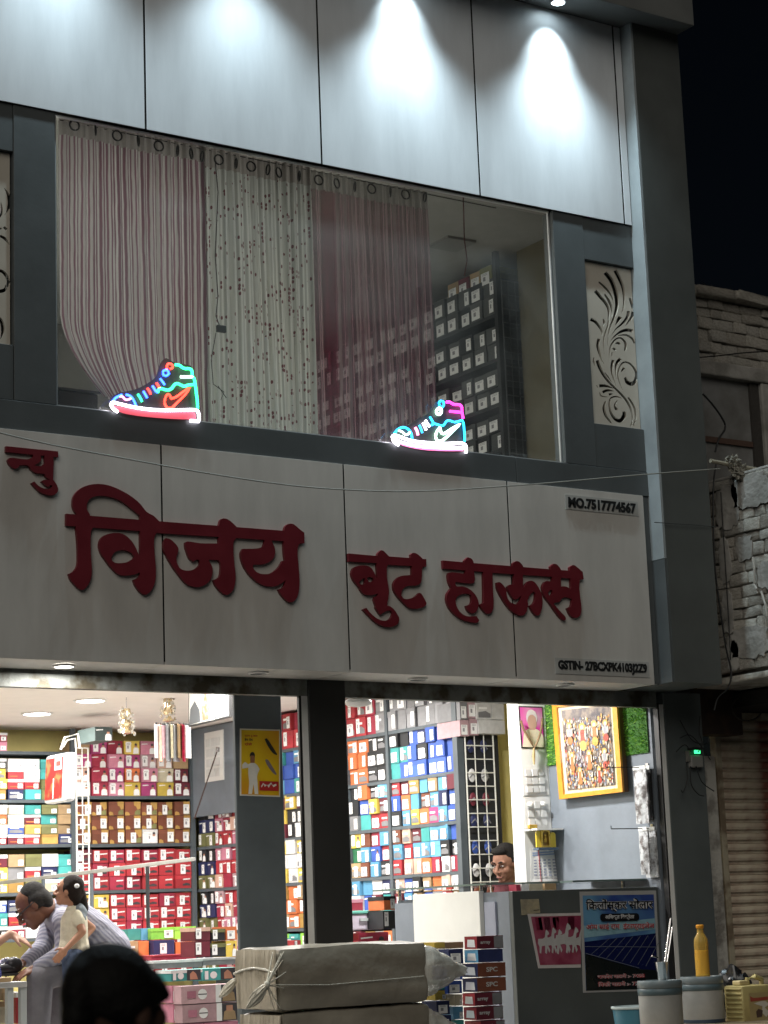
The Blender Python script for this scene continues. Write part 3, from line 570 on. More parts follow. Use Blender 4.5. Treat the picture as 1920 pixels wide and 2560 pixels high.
# ================================================================== CUT OUT SCREENS
SCR = M('screen_cream', (.5, .46, .39), .55, var=.05)
def stroke(pts, ws, fn):
    q = smooth_loop(pts, False, 80, 5); n = len(q); Lh, Rh = [], []
    for i, p in enumerate(q):
        t = q[min(i+1, n-1)]-q[max(0, i-1)]
        if t.length < 1e-6: continue
        t.normalize(); k = i/(n-1)*(len(ws)-1); a = int(min(k, len(ws)-2)); wd = ws[a]+(ws[a+1]-ws[a])*(k-a)
        nn = Vector((-t.y, t.x))*max(wd, 1.5)/2
        Lh.append(fn(*(p+nn))); Rh.append(fn(*(p-nn)))
    return Lh+Rh[::-1]
def fn8(x, y): p = Y(1440+x/4.81, 640+y/4.81, .045); return (p.x, p.z)
ST = [([(350,200),(420,290),(465,400),(490,520),(490,620),(460,730),(410,860),(390,940),(378,1080)], [46,52,52,52,46,30,20,14,5]),
 ([(470,175),(520,270),(560,370),(575,470),(575,590),(550,690)], [40,44,36,26,22,8]),
 ([(275,312),(340,370),(400,440),(440,520),(455,575)], [18,26,22,16,6]),
 ([(232,420),(290,490),(350,560),(390,640),(395,740),(385,830),(350,930),(330,1020),(338,1180)], [40,40,34,28,24,20,16,14,5]),
 ([(345,460),(390,530),(425,610),(437,700),(432,740)], [20,30,28,16,5]),
 ([(645,505),(665,570),(680,630)], [24,30,24]), ([(630,660),(620,730),(560,810),(480,880),(430,950)], [36,40,30,16,5]), ([(685,670),(675,720),(640,780),(598,838)], [40,34,26,10]),
 ([(175,760),(230,790),(280,850),(310,910),(313,960)], [40,36,30,20,6]), ([(328,755),(338,800),(325,850)], [14,26,8]), ([(535,730),(510,770),(475,835)], [50,42,8]),
 ([(680,900),(610,890),(540,910),(470,960),(415,1020)], [40,40,30,18,5]), ([(705,1050),(670,990),(600,950),(505,955)], [22,26,22,8]),
 ([(590,1140),(598,1060),(560,1000),(510,985),(450,1030),(410,1110),(400,1260)], [26,30,22,18,22,18,5]), ([(530,1060),(500,1045),(475,1055)], [26,30,10]), ([(470,1110),(455,1130)], [40,50]), ([(435,1160),(430,1205)], [20,8]),
 ([(275,995),(262,1080),(285,1180),(310,1250),(335,1300)], [36,38,24,16,5]), ([(215,1220),(212,1270),(230,1330)], [10,22,5]),
 ([(255,1255),(280,1330),(325,1420),(390,1510),(470,1590),(560,1680),(620,1760),(665,1860),(680,1960),(660,2045)], [40,40,34,26,24,26,26,22,18,14]),
 ([(345,1400),(390,1460),(425,1515)], [10,16,5]), ([(445,1250),(430,1340),(440,1440),(480,1560)], [34,34,20,5]), ([(535,1235),(490,1290),(478,1400),(487,1500)], [40,34,18,5]),
 ([(590,1460),(620,1520),(690,1530),(725,1450),(710,1370),(640,1290),(570,1280),(520,1350),(505,1440),(530,1540),(560,1610)], [30,46,50,34,24,20,18,18,18,12,5]),
 ([(580,1345),(545,1390)], [34,14]), ([(280,1560),(350,1560),(450,1590)], [40,34,8]), ([(250,1555),(262,1585)], [12,8]), ([(320,1640),(380,1615),(455,1625)], [34,30,6]), ([(285,1640),(300,1680),(375,1695)], [8,16,6]), ([(395,1665),(445,1655)], [30,6]),
 ([(575,1870),(580,1920),(530,1980),(460,1950),(415,1870),(400,1780),(420,1710),(480,1690),(550,1710)], [30,56,48,34,26,20,18,18,6]), ([(495,1740),(465,1800),(490,1850)], [12,20,36]),
 ([(355,1745),(335,1830),(360,1920),(425,2010)], [14,34,30,16]), ([(628,1700),(680,1780),(715,1870),(715,1960),(690,2040)], [20,24,24,20,14])]
def screen(label, x0, x1, z0, z1, strokes):
    t = thing('cutout_screen', label, 'screen', ((x0+x1)/2, .05, z0))
    lp = [Vector(p) for p in ((x0, z0), (x1, z0), (x1, z1), (x0, z1))]
    flat('panel', [lp], [s for s in strokes], lambda u, v, d: (u, .06-d, v), .015, SCR, t)
screen('tall cream screen cut with curling feather scrolls, right of the window', 8.522, 8.938, 4.889, 6.0, [stroke(p, ws, fn8) for p, ws in ST])
def fn9(x, y): p = Y(0+x/4.1, 360+y/4.1, .045); return (p.x, p.z)
ST2 = [([(45,450),(90,540),(92,640),(50,730)], [4,34,34,4]), ([(-60,760),(0,740),(20,690),(10,600)], [20,26,20,8]), ([(40,850),(70,880)], [24,26]), ([(-70,870),(20,865)], [30,18]), ([(0,940),(50,970),(95,1030)], [24,30,8]),
 ([(-20,1290),(40,1320),(85,1400),(70,1460),(40,1500),(-40,1510)], [30,32,34,34,36,44]), ([(-60,1740),(10,1810),(30,1900),(10,2000)], [20,36,40,10]), ([(-200,300),(-120,500),(-90,700),(-110,900)], [20,60,40,10]), ([(-220,1000),(-120,1100),(-100,1250),(-160,1400)], [20,50,40,10])]
screen('cream cut out screen cropped at the left of the window', 3.72, 4.44, 4.91, 6.015, [stroke(p, ws, fn9) for p, ws in ST2])

# ================================================================== SHOP INTERIOR: lamps, racks, shoe boxes
n_ = 0
for x, y, lb in ((7.2, 3.8, 'round shop ceiling lamp nearest the street, above the striped rack of socks'), (7.2, 4.83, 'middle one of the three round shop ceiling lamps'), (7.2, 5.85, 'round shop ceiling lamp deepest in the shop'),
        (7.0, 2.4, 'round shop ceiling lamp behind the grey pillar'), (8.2, 1.3, 'round shop ceiling lamp over the counter'), (8.3, 3.3, 'round shop ceiling lamp in front of the blue boxes'), (5.4, 2.6, 'round shop ceiling lamp above the bench'), (5.3, 4.6, 'round shop ceiling lamp at the far left of the shop')):
    downlight((x, y, CEILZ), .115, lb, 62 if x != 8.2 else 78, (1, .97, .93), 22, None, 'round lamps in the shop ceiling', 'ceiling light', 'ceiling_light')

CO = dict(red=(.5,.012,.025), crimson=(.42,.01,.05), magenta=(.5,.03,.2), pink=(.62,.2,.3), rose=(.55,.33,.36), orange=(.8,.17,.015), yellow=(.78,.55,.03), mustard=(.5,.28,.04), brown=(.22,.06,.025),
  tan=(.45,.29,.13), white=(.78,.78,.77), grey=(.24,.24,.25), dark=(.025,.027,.03), blue=(.02,.1,.52), skyblue=(.08,.36,.62), teal=(.03,.38,.36), navy=(.02,.03,.12), green=(.02,.2,.08), lime=(.3,.75,.04), maroon=(.16,.012,.03), cream=(.7,.62,.42), peach=(.75,.45,.33), lilac=(.5,.5,.72), olive=(.2,.2,.06))
CO.update(slate=(.05, .075, .07), dgrey=(.085, .09, .09))
def cm(c):
    if 'card_'+c in MATS: return MATS['card_'+c]
    g_ = sum(CO[c])/3; col = tuple(x*.78+g_*.15 for x in CO[c]); mt = M('card_'+c, col, .5, var=.16, scale=14); n = mt.node_tree; b = n.nodes['Principled BSDF']
    oi = n.nodes.new('ShaderNodeObjectInfo'); hs = n.nodes.new('ShaderNodeHueSaturation'); r = n.nodes.new('ShaderNodeMapRange'); r.inputs['To Min'].default_value = .72; r.inputs['To Max'].default_value = 1.12
    lk = b.inputs['Base Color'].links[0]; n.links.new(lk.from_socket, hs.inputs['Color']); n.links.new(oi.outputs['Random'], r.inputs['Value']); n.links.new(r.outputs['Result'], hs.inputs['Value']); n.links.new(hs.outputs['Color'], b.inputs['Base Color'])
    return mt
BARC = M('sticker', (.8, .8, .79), .5, var=0)
PRN = M('print_ink', (.05, .045, .05), .6, var=0)
SKINP = M('print_skin', (.45, .22, .14), .6, var=0)
MESHC = {}
def box_mesh(c, dw, dd, dh):
    k = ('b', c, dw, dd, dh)
    if k not in MESHC:
        mb = MB().box((0, 0, 0), (dw, dd, dh*.99)); me = mb.mesh('shoe_box', cm(c)); MESHC[k] = me
    return MESHC[k]
def lid_mesh(c, dw, dd, dh, fr=.3):
    k = ('l', c, dw, dd, dh, fr)
    if k not in MESHC:
        e = .0025; mb = MB().box((-e, -e, dh*(1-fr)), (dw+e, dd+e, dh-.001)); MESHC[k] = mb.mesh('lid', cm(c))
    return MESHC[k]
def label_mesh(kind, dw, dh):
    k = ('s', kind, round(dw, 3), round(dh, 3))
    if k in MESHC: return MESHC[k]
    e = -.0042; mb = MB(); x0, x1, z0, z1 = {0: (.55, .93, .1, .8), 1: (.08, .42, .15, .92), 2: (.3, .62, .06, .78), 3: (.6, .92, .1, .55), 4: (.1, .8, .08, .7)}[kind]
    mb.quad((dw*x0, e, dh*z0), (dw*x1, e, dh*z0), (dw*x1, e, dh*z1), (dw*x0, e, dh*z1))
    f = -.0046; xc = dw*(x0+x1)/2; zc = dh*(z0+z1)/2; a = dw*(x1-x0)*.5
    mb.quad((xc-a*.5, f, zc-dh*.12), (xc+a*.1, f, zc-dh*.12), (xc+a*.1, f, zc+dh*.1), (xc-a*.5, f, zc+dh*.1), 1)
    for q in (.17, .24): mb.quad((xc-a*.7, f, zc+dh*q), (xc+a*.6, f, zc+dh*q), (xc+a*.6, f, zc+dh*(q+.025)), (xc-a*.7, f, zc+dh*(q+.025)), 1)
    MESHC[k] = mb.mesh('sticker', [BARC, M('sticker_ink', (.25, .25, .27), .6, var=0)]); return MESHC[k]
def print_mesh(kind, dw, dh):
    k = ('p', kind, round(dw, 3), round(dh, 3))
    if k in MESHC: return MESHC[k]
    mb = MB(); e = -.0036
    P = lambda pts, m: mb.poly([(dw*x, e-.0001*m, dh*z) for x, z in pts], m)
    if kind == 'figure':
        P([(.56,.04),(.94,.04),(.92,.42),(.83,.5),(.66,.5),(.58,.4)], 0); P([(.67,.5),(.82,.5),(.83,.66),(.75,.72),(.67,.66)], 1); P([(.66,.64),(.84,.64),(.82,.78),(.74,.82),(.67,.76)], 2)
        P([(.05,.72),(.45,.76),(.45,.82),(.05,.79)], 0); mats = [BARC, SKINP, PRN]
    elif kind == 'camo':
        P([(.0,.0),(.3,.0),(.26,.2),(.1,.28),(.0,.22)], 0); P([(.55,1),(.98,1),(.98,.5),(.8,.42),(.7,.65),(.58,.72)], 0); P([(.6,.05),(.95,.05),(.95,.38),(.78,.42),(.62,.28)], 1); mats = [cm('mustard'), cm('olive')]
    elif kind == 'shoe':
        P([(.42,.2),(.9,.2),(.93,.3),(.82,.36),(.66,.4),(.52,.34),(.42,.32)], 0); P([(.45,.62),(.92,.66),(.92,.74),(.45,.71)], 1); mats = [PRN, BARC]
    elif kind == 'pinkbox':
        P([(.38+.085*math.cos(i*.5236), .5+.3*math.sin(i*.5236)) for i in range(12)], 0); P([(.3,.47),(.46,.47),(.46,.53),(.3,.53)], 1); P([(.62,.0),(.72,.0),(.72,1),(.62,1)], 0); P([(.72,.02),(1,.02),(1,.98),(.72,.98)], 1); P([(.74,.05),(.98,.05),(.96,.5),(.86,.7),(.76,.5)], 2); P([(.8,.55),(.92,.55),(.92,.85),(.8,.85)], 3); P([(.1,.3),(.26,.3),(.26,.7),(.1,.7)], 4); mats = [BARC, PRN, cm('tan'), SKINP, cm('pink')]
    elif kind == 'tealbox':
        P([(.3+.1*math.cos(i*.5236), .45+.3*math.sin(i*.5236)) for i in range(12)], 0); P([(.5,.03),(.95,.03),(.95,.97),(.5,.97)], 1); P([(.6,.1),(.86,.1),(.8,.6),(.7,.85),(.6,.6)], 2); P([(.05,.1),(.15,.1),(.15,.8),(.05,.8)], 0); mats = [BARC, PRN, SKINP]
    elif kind == 'line':
        P([(.1,.2),(.6,.2),(.6,.3),(.1,.3)], 0); mats = [cm('orange')]
    else:
        P([(.08,.12),(.92,.12),(.92,.35),(.6,.5),(.08,.42)], 0); P([(.12,.6),(.7,.6),(.7,.72),(.12,.72)], 1); mats = [cm('grey'), BARC]
    MESHC[k] = mb.mesh('front_print', mats); return MESHC[k]
BOXES = []      # every candidate: position, size, colour, label words
def add_box(p, rz, dw, dd, dh, c, lid=None, stick=0, pr=None, where='', grp='shoe boxes on the shop shelves', tilt=0.):
    BOXES.append(dict(p=Vector(p), rz=rz, d=(round(dw, 3), round(dd, 3), round(dh, 3)), c=c, lid=lid, st=stick, pr=pr, w=where, g=grp, tilt=tilt))
ORD = ['first','second','third','fourth','fifth','sixth','seventh','eighth','ninth','tenth','eleventh','twelfth','thirteenth','fourteenth','fifteenth','sixteenth']
def fill(O, U, n, lay, z, hgt, dd, colours, where, wd, lid=None, prn=None, stick=(0, 1, 2), jit=.014, gap=.008, rz=0., hmax=None, skip=.0, rnd=random.Random(3)):
    """Boxes along U from O (front left foot of the row), lay layers high. colours[layer from top][column]."""
    U = Vector(U); step = wd; dh = hgt/lay-.002
    for k in range(lay):
        for i in range(n):
            c = colours(lay-1-k, i)
            if c is None or rnd.random() < skip: continue
            cc, lc = (c if isinstance(c, tuple) else (c, lid))
            j = rnd.uniform(-jit, jit)
            p = Vector(O)+U*(step*i+gap/2)+Vector((0, 0, k*(dh+.002)))
            back = Vector((-math.sin(rz), math.cos(rz), 0)); p += back*(j+.008)
            st = rnd.choice(stick) if stick and rnd.random() < (.97 if 'upstairs' in where else .80) else None
            if lc is None and rnd.random() < .45: lc = cc
            pp = prn(cc) if prn else None
            nm = {0: 'top', lay-1: 'bottom'}.get(lay-1-k, ['', 'second', 'third', 'fourth'][lay-1-k]+' highest')
            w_ = '%s from left, %s layer, %s' % (ORD[i], nm, where) if lay > 1 else '%s from left, %s' % (ORD[i], where)
            add_box(p, rz+rnd.uniform(-.06, .06), step-gap-rnd.choice((0, .004, .01)), dd*rnd.choice((.92, 1)), dh*rnd.choice((.94, .97, 1, 1)) if k == lay-1 else dh, cc, lc, st, pp, w_)
def rack(name, label, parts, mat=FRAME, cat='shelf rack', loc=None):
    t = thing(name, label, cat, loc or parts[0][1]);
    for nm, a, b in parts: box(nm, a, b, mat, t)
    return t
SH = [3.235, 2.85, 2.478, 2.10, 1.72, 1.34]          # shelf heights, right wall
YB = [7.0, 5.62, 4.28, 3.66, 2.70]                   # uprights along the right wall
prt = []
for i, y in enumerate(YB[1:4]): prt.append(('upright', (RX-.012, y-.018, FLOOR), (RX+.03, y+.018, CEILZ-.01)))
prt.append(('upright', (RX-.03, YB[4]-.03, FLOOR), (RX+.03, YB[4]+.03, CEILZ-.01)))
for z in SH:
    for k, (a, b) in enumerate(zip(YB[1:], YB[:-1])): prt.append(('shelf', (RX-.004, a+.0185 if k < 3 else a+.031, z-.028), (RX+.38, b-.0185, z-.002)))
prt.append(('end_panel', (RX+.031, YB[4]+.0, FLOOR), (RX+.38, YB[4]+.02, CEILZ-.01)))
rack('shelf_rack', 'tall grey rack along the right wall packed with colourful boxes', prt)
COL.objects[-1].data.materials[0] = M('rack_end_shade', (.02, .022, .026), .6)  # near-black end panel stands in for the shade behind the wire grid
BZ = [3.36, 2.945, 2.52, 2.112, 1.72, 1.34]
BX = [5.4, 7.99, 9.19]; BF = 6.85
prt = [('upright', (x-.02, BF-.02, FLOOR), (x+.02, BF+.02, CEILZ-.02)) for x in BX]
for z in BZ[1:]:
    prt.append(('shelf', (BX[1]+.021, BF-.004, z-.03), (BX[2]-.021, BF+.38, z-.002)))
for z in [3.335, 2.912, 2.525, 2.11, 1.72]:
    prt.append(('shelf', (BX[0]+.021, BF-.004, z-.03), (BX[1]-.021, BF+.38, z-.002)))
rack('shelf_rack', 'grey rack across the back wall with pink, brown and red boxes', prt)
# --- back wall, right bay
wb = (BX[2]-BX[1]-.045)/7; O = (BX[1]+.024, BF, 0); rnd = random.Random(11)
PK = [['tan','magenta','crimson','yellow','pink','tan','brown'],['magenta','crimson','pink','magenta','rose','peach','tan'],['peach','crimson','magenta','orange','pink','cream','maroon'],['white','crimson','pink','yellow','magenta','yellow','maroon']]
fill((O[0], BF, BZ[1]), (1, 0, 0), 7, 4, 0, .50, .3, lambda l, i: PK[l][i], 'pink shelf of the back wall', wb, None, lambda c: 'figure' if c not in ('tan', 'brown') else None, (1, None), rnd=rnd)
fill((O[0], BF, BZ[2]), (1, 0, 0), 7, 3, 0, .375, .3, lambda l, i: 'white' if (l, i) == (2, 4) else 'brown', 'brown shelf of the back wall', wb, None, lambda c: 'camo' if c == 'brown' else 'figure', (0, 0, 2), rnd=rnd)
RD = [['maroon','red','crimson','red','crimson','red','red'],['red','crimson','red','red','red','red','red'],['red','red','crimson','crimson','red','red','red']]
fill((O[0], BF, BZ[3]), (1, 0, 0), 7, 3, 0, .36, .3, lambda l, i: RD[l][i], 'upper red shelf of the back wall', wb, None, lambda c: 'shoe', (1, 1, 2), rnd=rnd)
R2 = [['yellow','yellow','red','red','red','crimson','red'],['yellow','yellow','red','crimson','red','red','red'],['red','red','red','crimson','red','red','red']]
fill((O[0], BF, BZ[4]), (1, 0, 0), 7, 3, 0, .355, .3, lambda l, i: R2[l][i], 'lower red shelf of the back wall', wb, None, lambda c: 'shoe' if c != 'yellow' else 'figure', (1, 1, 2), rnd=rnd)
fill((O[0], BF, BZ[5]), (1, 0, 0), 7, 3, 0, .34, .3, lambda l, i: ['red','crimson','red'][l], 'bottom red shelf of the back wall', wb, None, lambda c: 'shoe', (1, 1, 2), rnd=rnd)
# --- back wall, left bay: flat boxes with white lids
LP = {0: [[None,None,'crimson','crimson',None,None],[None,'white','crimson','pink',None,None]],
 1: [['maroon','crimson','red','dark','white','white'],['blue','blue','blue','yellow','red','white'],['white','blue','blue','yellow','red','red'],['blue','blue','blue','mustard','navy','teal']],
 2: [['red','maroon','maroon','cream','cream','teal'],['dark','navy','dark','orange','cream','maroon'],['red','maroon','maroon','cream','blue','mustard'],['red','maroon','maroon','red','maroon','red']],
 3: [['olive','dark','maroon','maroon','tan','olive'],['yellow','yellow','navy','yellow','grey','red'],['yellow','yellow','crimson','yellow','mustard','olive']],
 4: [['yellow','orange','yellow','blue','navy','red'],['mustard','blue','blue','teal','red','red'],['lime','green','lime','dark','crimson','white']]}
wl = (BX[1]-.30-7.06)/4 ; x0 = 7.06-2*wl
for L_ in LP.values():
    for q_ in L_: q_ += [rnd.choice(['teal','mustard','maroon','navy','white','olive','cream']) if q_[-1] else None, rnd.choice(['teal','red','navy','tan','grey']) if q_[-1] else None]
for r, z in enumerate([3.335, 2.912, 2.525, 2.11, 1.72]):
    L_ = LP[r]; hh = [.16, .36, .345, .33, .33][r]
    fill((x0, BF, z), (1, 0, 0), 8, len(L_), 0, hh, .3, lambda l, i: None if L_[l][i] is None else (L_[l][i], 'white' if L_[l][i] in ('red', 'maroon', 'blue', 'crimson', 'dark', 'cream') else None), ['top','second','third','fourth','lowest'][r]+' shelf, left of back wall', wl, None, lambda c: 'line' if c in ('maroon', 'red') else ('blocks' if c in ('yellow', 'blue', 'navy') else None), (3, 3), rnd=rnd)
# --- right wall, seen along its length; left to right is from the back to the front (y falling)
def rfill(ya, yb, n, lay, z, hgt, cols, where, **k):
    fill((RX, ya, z), (0, -1, 0), n, lay, 0, hgt, .32, cols, where, (ya-yb)/n, rz=-math.pi/2, rnd=rnd, **k)
mix = ['dark','blue','maroon','yellow','teal','red','white','skyblue','tan','orange','grey','brown','navy','peach','green','crimson','skyblue','mustard']
def rc(seed):
    r2 = random.Random(seed); tb = {}
    return lambda l, i: tb.setdefault((l, i), r2.choice(mix))
sn = ['top','second','third','fourth','fifth','lowest']
# bay by the post (A) and bay beyond (B)
A0 = ['red','red','crimson','grey']; A1 = ['orange','orange','dark','dark']
fa = [None, None, ['dark','orange','dark','skyblue','dark','blue','yellow','maroon','grey','teal','red','red'], None]
tA = [lambda l, i: A0[i], lambda l, i: (A1[i], None) if i > 1 else ('orange', 'orange'), lambda l, i: fa[2][min(l, 2)*4+i], rc(5), rc(8), rc(13)]
B1 = [['dark','dark','blue','navy','blue','blue','blue'],['teal','teal','blue','dark','blue','blue','blue'],['teal','blue','blue','blue','blue','blue','blue']]
B2 = [['red','maroon','mustard','skyblue','tan','skyblue','maroon'],['blue','orange','skyblue','brown','skyblue','navy','blue'],['dark','skyblue','yellow','orange','magenta','skyblue','blue']]
tB = [lambda l, i: 'grey', lambda l, i: B1[l][i], lambda l, i: B2[l][i], rc(21), rc(22), rc(23)]
bl_ = [('white','blocks')]
for r in range(6):
    hgt = [.31, .372, .36, .36, .36, .34][r]
    rfill(YB[2]-.022, YB[3]+.022, 4, 2 if r == 0 else 3, SH[r], hgt, tA[r], sn[r]+' shelf right of the dark pillar', prn=lambda c: 'blocks' if rnd.random() < .35 else ('figure' if rnd.random() < .3 else None), stick=(0, 2, 4, 1))
    rfill(YB[3]-.022, YB[4]+.035, 7, 2 if r == 0 else 3, SH[r], hgt, tB[r], sn[r]+' shelf beside the wire grid', prn=lambda c: 'blocks' if c != 'blue' and c != 'grey' and rnd.random() < .5 else None, stick=(0, 2, 4, 4, 1))
C0 = [['red','crimson'],['teal','skyblue','blue','teal'],['yellow','white','dark','maroon','dark','maroon'],['white','yellow'],['mustard','tan','orange','mustard'],['teal','lime']]
for r in range(6):
    lay = 3 if r else 2
    rfill(YB[1]-.022, YB[2]+.022, 8, lay, SH[r], [.31, .37, .36, .36, .36, .34][r], (lambda r: lambda l, i: C0[r][(i*3+l*2+l*i) % len(C0[r])])(r), sn[r]+' shelf between the two pillars', stick=(1, 2, 0), prn=lambda c: 'blocks' if rnd.random() < .3 else None)
    if r >= 2: rfill(YB[0]-.16, YB[1]+.022, 8, 3, SH[r], .36, (lambda r: lambda l, i: ['pink','red','crimson','red','peach','red','crimson','pink','rose'][(i*2+l*3+r) % 9] if i > 1 else ['dark','navy','olive'][l % 3])(r), sn[r]+' shelf left of the poster pillar', stick=(1, 2, 0), prn=lambda c: 'figure' if rnd.random() < .6 else None)
# --- upstairs: dark boxes with white stickers
USH = [6.25, 5.90, 5.55, 5.20, 4.85, 4.5]
prt = [('upright', (RX-.02, y-.02, UF), (RX+.02, y+.02, UC-.02)) for y in (1.93, 2.95, 3.97, 4.99)]
for z in USH:
    for a, b in ((1.951, 2.929), (2.971, 3.949), (3.991, 4.969)): prt.append(('shelf', (RX-.01, a, z-.03), (RX+.36, b, z-.002)))
rack('shelf_rack', 'dark upstairs rack stacked to the ceiling with grey boxes', prt, M('rack_dark', (.03, .032, .034), .5))
for r, z in enumerate(USH):
    for q, (a, b) in enumerate(((2.93, 1.95), (3.95, 2.97), (4.97, 3.99))):
        rfill(a, b, 6, 2, z, .27 if r else .3, lambda l, i: 'dgrey' if (i+l+r) % 4 else 'dark', sn[r]+' upstairs shelf, '+['front','middle','back'][q]+' bay', stick=(0, 4, 4, 4))
rfill(2.6, 2.0, 4, 1, 6.5, .16, lambda l, i: ['tan','maroon','tan','olive'][i], 'on top of the upstairs rack', stick=(4,))
# --- piles on the floor and tables; given by the front face of each box
def pile(px0, py0, px1, py1, yf, dd, c, where, lid=None, stick=None, pr=None, rz=0.):
    xm = (py0+py1)/2; a = Y(px0, xm, yf); b = Y(px1, xm, yf); zt = Y((px0+px1)/2, py0, yf).z; zb = Y((px0+px1)/2, py1, yf).z
    add_box((a.x, yf, zb), rz, b.x-a.x, dd, zt-zb, c, lid, stick, pr, where, 'shoe boxes piled in the shop')
P = pile
P(378,2320,386+50,2348,3.2,.2,'lime','left of two in the pile behind the railing post', 'lime', 0, None); P(437,2316,489,2347,3.2,.2,'lime','beside its twin, left of the grey pillar', 'lime', 0)
P(320,2322,352,2350,3.25,.2,'teal','beside the blue one behind the railing post'); P(353,2320,385,2350,3.25,.2,'skyblue','between teal and lime boxes by the post', None, 0)
P(384,2350,436,2386,3.1,.2,'navy','tilted under the lime boxes', None, 2, None); P(439,2354,492,2386,3.1,.2,'orange','under the right lime box', None, 0)
P(316,2352,346,2400,3.15,.2,'tan','low pile left of the railing post', None, None, 'blocks'); P(347,2352,372,2400,3.15,.2,'orange','low pile touching the railing post')
P(486,2318,525,2352,2.6,.2,'maroon','upper in the pile left of poster pillar', 'peach', 1); P(486,2353,525,2392,2.6,.2,'maroon','lower in the pile left of poster pillar', None, 1)
P(529,2322,562,2352,2.6,.2,'dark','upper black pair left of poster pillar', 'olive', 1); P(527,2358,564,2392,2.6,.2,'dark','lower black pair left of poster pillar', 'olive', 1)
P(565,2316,592,2350,2.6,.2,'orange','touching the poster pillar, upper', None, 4); P(565,2351,592,2392,2.6,.2,'yellow','touching the poster pillar, lower', None, None, 'figure')
P(378,2386,490,2399,2.9,.2,'crimson','flat one under the navy and orange boxes', 'red'); 
P(384,2400,506,2420,1.75,.22,'grey','long pale grey topmost at left', 'white'); P(508,2394,592,2412,1.75,.22,'grey','long pale grey topmost beside the bundle', 'white')
P(428,2424,505,2452,1.35,.2,'teal','with dark photo print above the pink boxes', 'white', None, 'tealbox'); P(507,2420,594,2450,1.4,.2,'teal','beside its twin above the pink boxes', None, None, 'tealbox')
P(453,2462,590,2507,1.2,.2,'rose','upper one of the long pink pair', None, None, 'pinkbox'); P(456,2509,592,2554,1.2,.2,'rose','lower one of the long pink pair', None, None, 'pinkbox'); P(458,2556,594,2600,1.2,.2,'rose','bottom of the long pink stack', 'pink')
P(430,2464,451,2507,1.3,.2,'pink','short one left of the long pink pair', None, 4); P(433,2509,454,2556,1.3,.2,'pink','short lower one left of the long pink pair', None, 4)
# right of the bundle
P(868,2352,897,2390,2.2,.25,'red','at the foot of dark pillar', None, 1); P(898,2330,972,2390,2.2,.25,'crimson','wide one under the clear crate', None, None, 'figure')
P(868,2248,907,2278,2.3,.25,'crimson','on a clear crate by the dark pillar', 'pink', None); 
P(958,2276,988,2322,2.0,.2,'dark','leaning beside the clear crate', None, 1); P(960,2240,988,2275,2.0,.2,'orange','behind the grey counter edge', 'dark', 0)
P(712,2345,748,2375,2.3,.2,'teal','between the pillars, lower', 'teal', 1); P(735,2350,752,2375,2.1,.2,'red','small one between the pillars', None, 1)
# stack at the counter corner
def corner(py0, py1, c, fc, where, lab=None, sil=None, x0=1157, xm=1195, x1=1266, yf=-.06):
    a = Y(xm, (py0+py1)/2, yf); b = Y(x1, (py0+py1)/2, yf); zt = Y((xm+x1)/2, py0, yf).z; zb = Y((xm+x1)/2, py1, yf).z
    l = X(x0, (py0+py1)/2, a.x)
    t = thing('shoe_box', where, 'shoe box', (a.x, yf, zb), 'boxes stacked at the counter corner')
    box('body', (a.x, yf, zb), (b.x, l.y, zt-.003), cm(c), t)
    MB().quad((a.x-.002, l.y, zb+.001), (a.x-.002, yf+.001, zb+.001), (a.x-.002, yf+.001, zt-.004), (a.x-.002, l.y, zt-.004)).build('end_print', cm(fc), t)
    w_ = l.y-yf
    MB().quad((a.x-.003, l.y-w_*.2, zb+.012), (a.x-.003, yf+w_*.15, zb+.01), (a.x-.003, yf+w_*.2, zb+(zt-zb)*.7), (a.x-.003, l.y-w_*.25, zb+(zt-zb)*.72)).build('sticker', BARC, t)
    if lab: text('lettering', lab[0], (a.x+(b.x-a.x)*lab[1], yf-.0005, zb+(zt-zb)*lab[4]), (1, 0, 0), (0, 0, 1), (b.x-a.x)*lab[2], (zt-zb)*lab[3], M('silver_print', (.45, .45, .43), .4, var=0), t, .001, .02)
    if sil: MB().quad((a.x+(b.x-a.x)*.64, yf-.001, zb+.004), (b.x-.002, yf-.001, zb+.004), (b.x-.002, yf-.001, zt-.006), (a.x+(b.x-a.x)*.64, yf-.001, zt-.006)).build('grey_print', cm('grey'), t)
corner(2338,2371,'maroon','red','topmost maroon box of the stack at the counter corner', ('array', .12, .38, .25, .3), True, 1162,1193,1258)
corner(2372,2405,'navy','skyblue','navy box second from top at the counter corner', None, None, 1162,1196,1257)
corner(2406,2441,'brown','navy','upper brown box with silver letters at the counter corner', ('SPC', .3, .4, .34, .34), None, 1156,1195,1264)
corner(2443,2478,'brown','navy','lower brown box with silver letters at the counter corner', ('SPC', .3, .4, .34, .34), None, 1157,1194,1265)
corner(2480,2513,'maroon','red','maroon box directly under the brown pair', ('array', .08, .4, .3, .3), True, 1157,1188,1255)
corner(2515,2548,'maroon','red','second maroon box under the brown pair', ('array', .1, .4, .3, .3), True, 1160,1192,1258)
corner(2550,2583,'maroon','red','lowest maroon box cut off by the picture edge', None, True, 1163,1203,1262)
P(1122,2372,1158,2410,-.02,.15,'navy','beside the topmost maroon one of the corner stack', None, 4, None)
P(1118,2412,1156,2450,.02,.15,'blue','upper blue one left of the brown pair', None, 4); P(1119,2446+6,1155,2484,-.0,.15,'blue','lower blue one left of the brown pair', None, 4)
P(1095,2452,1118,2474,.03,.15,'teal','small one tucked behind the bundle', None); P(1088,2476,1116,2500,.03,.15,'yellow','small one behind the bundle', None, 3)
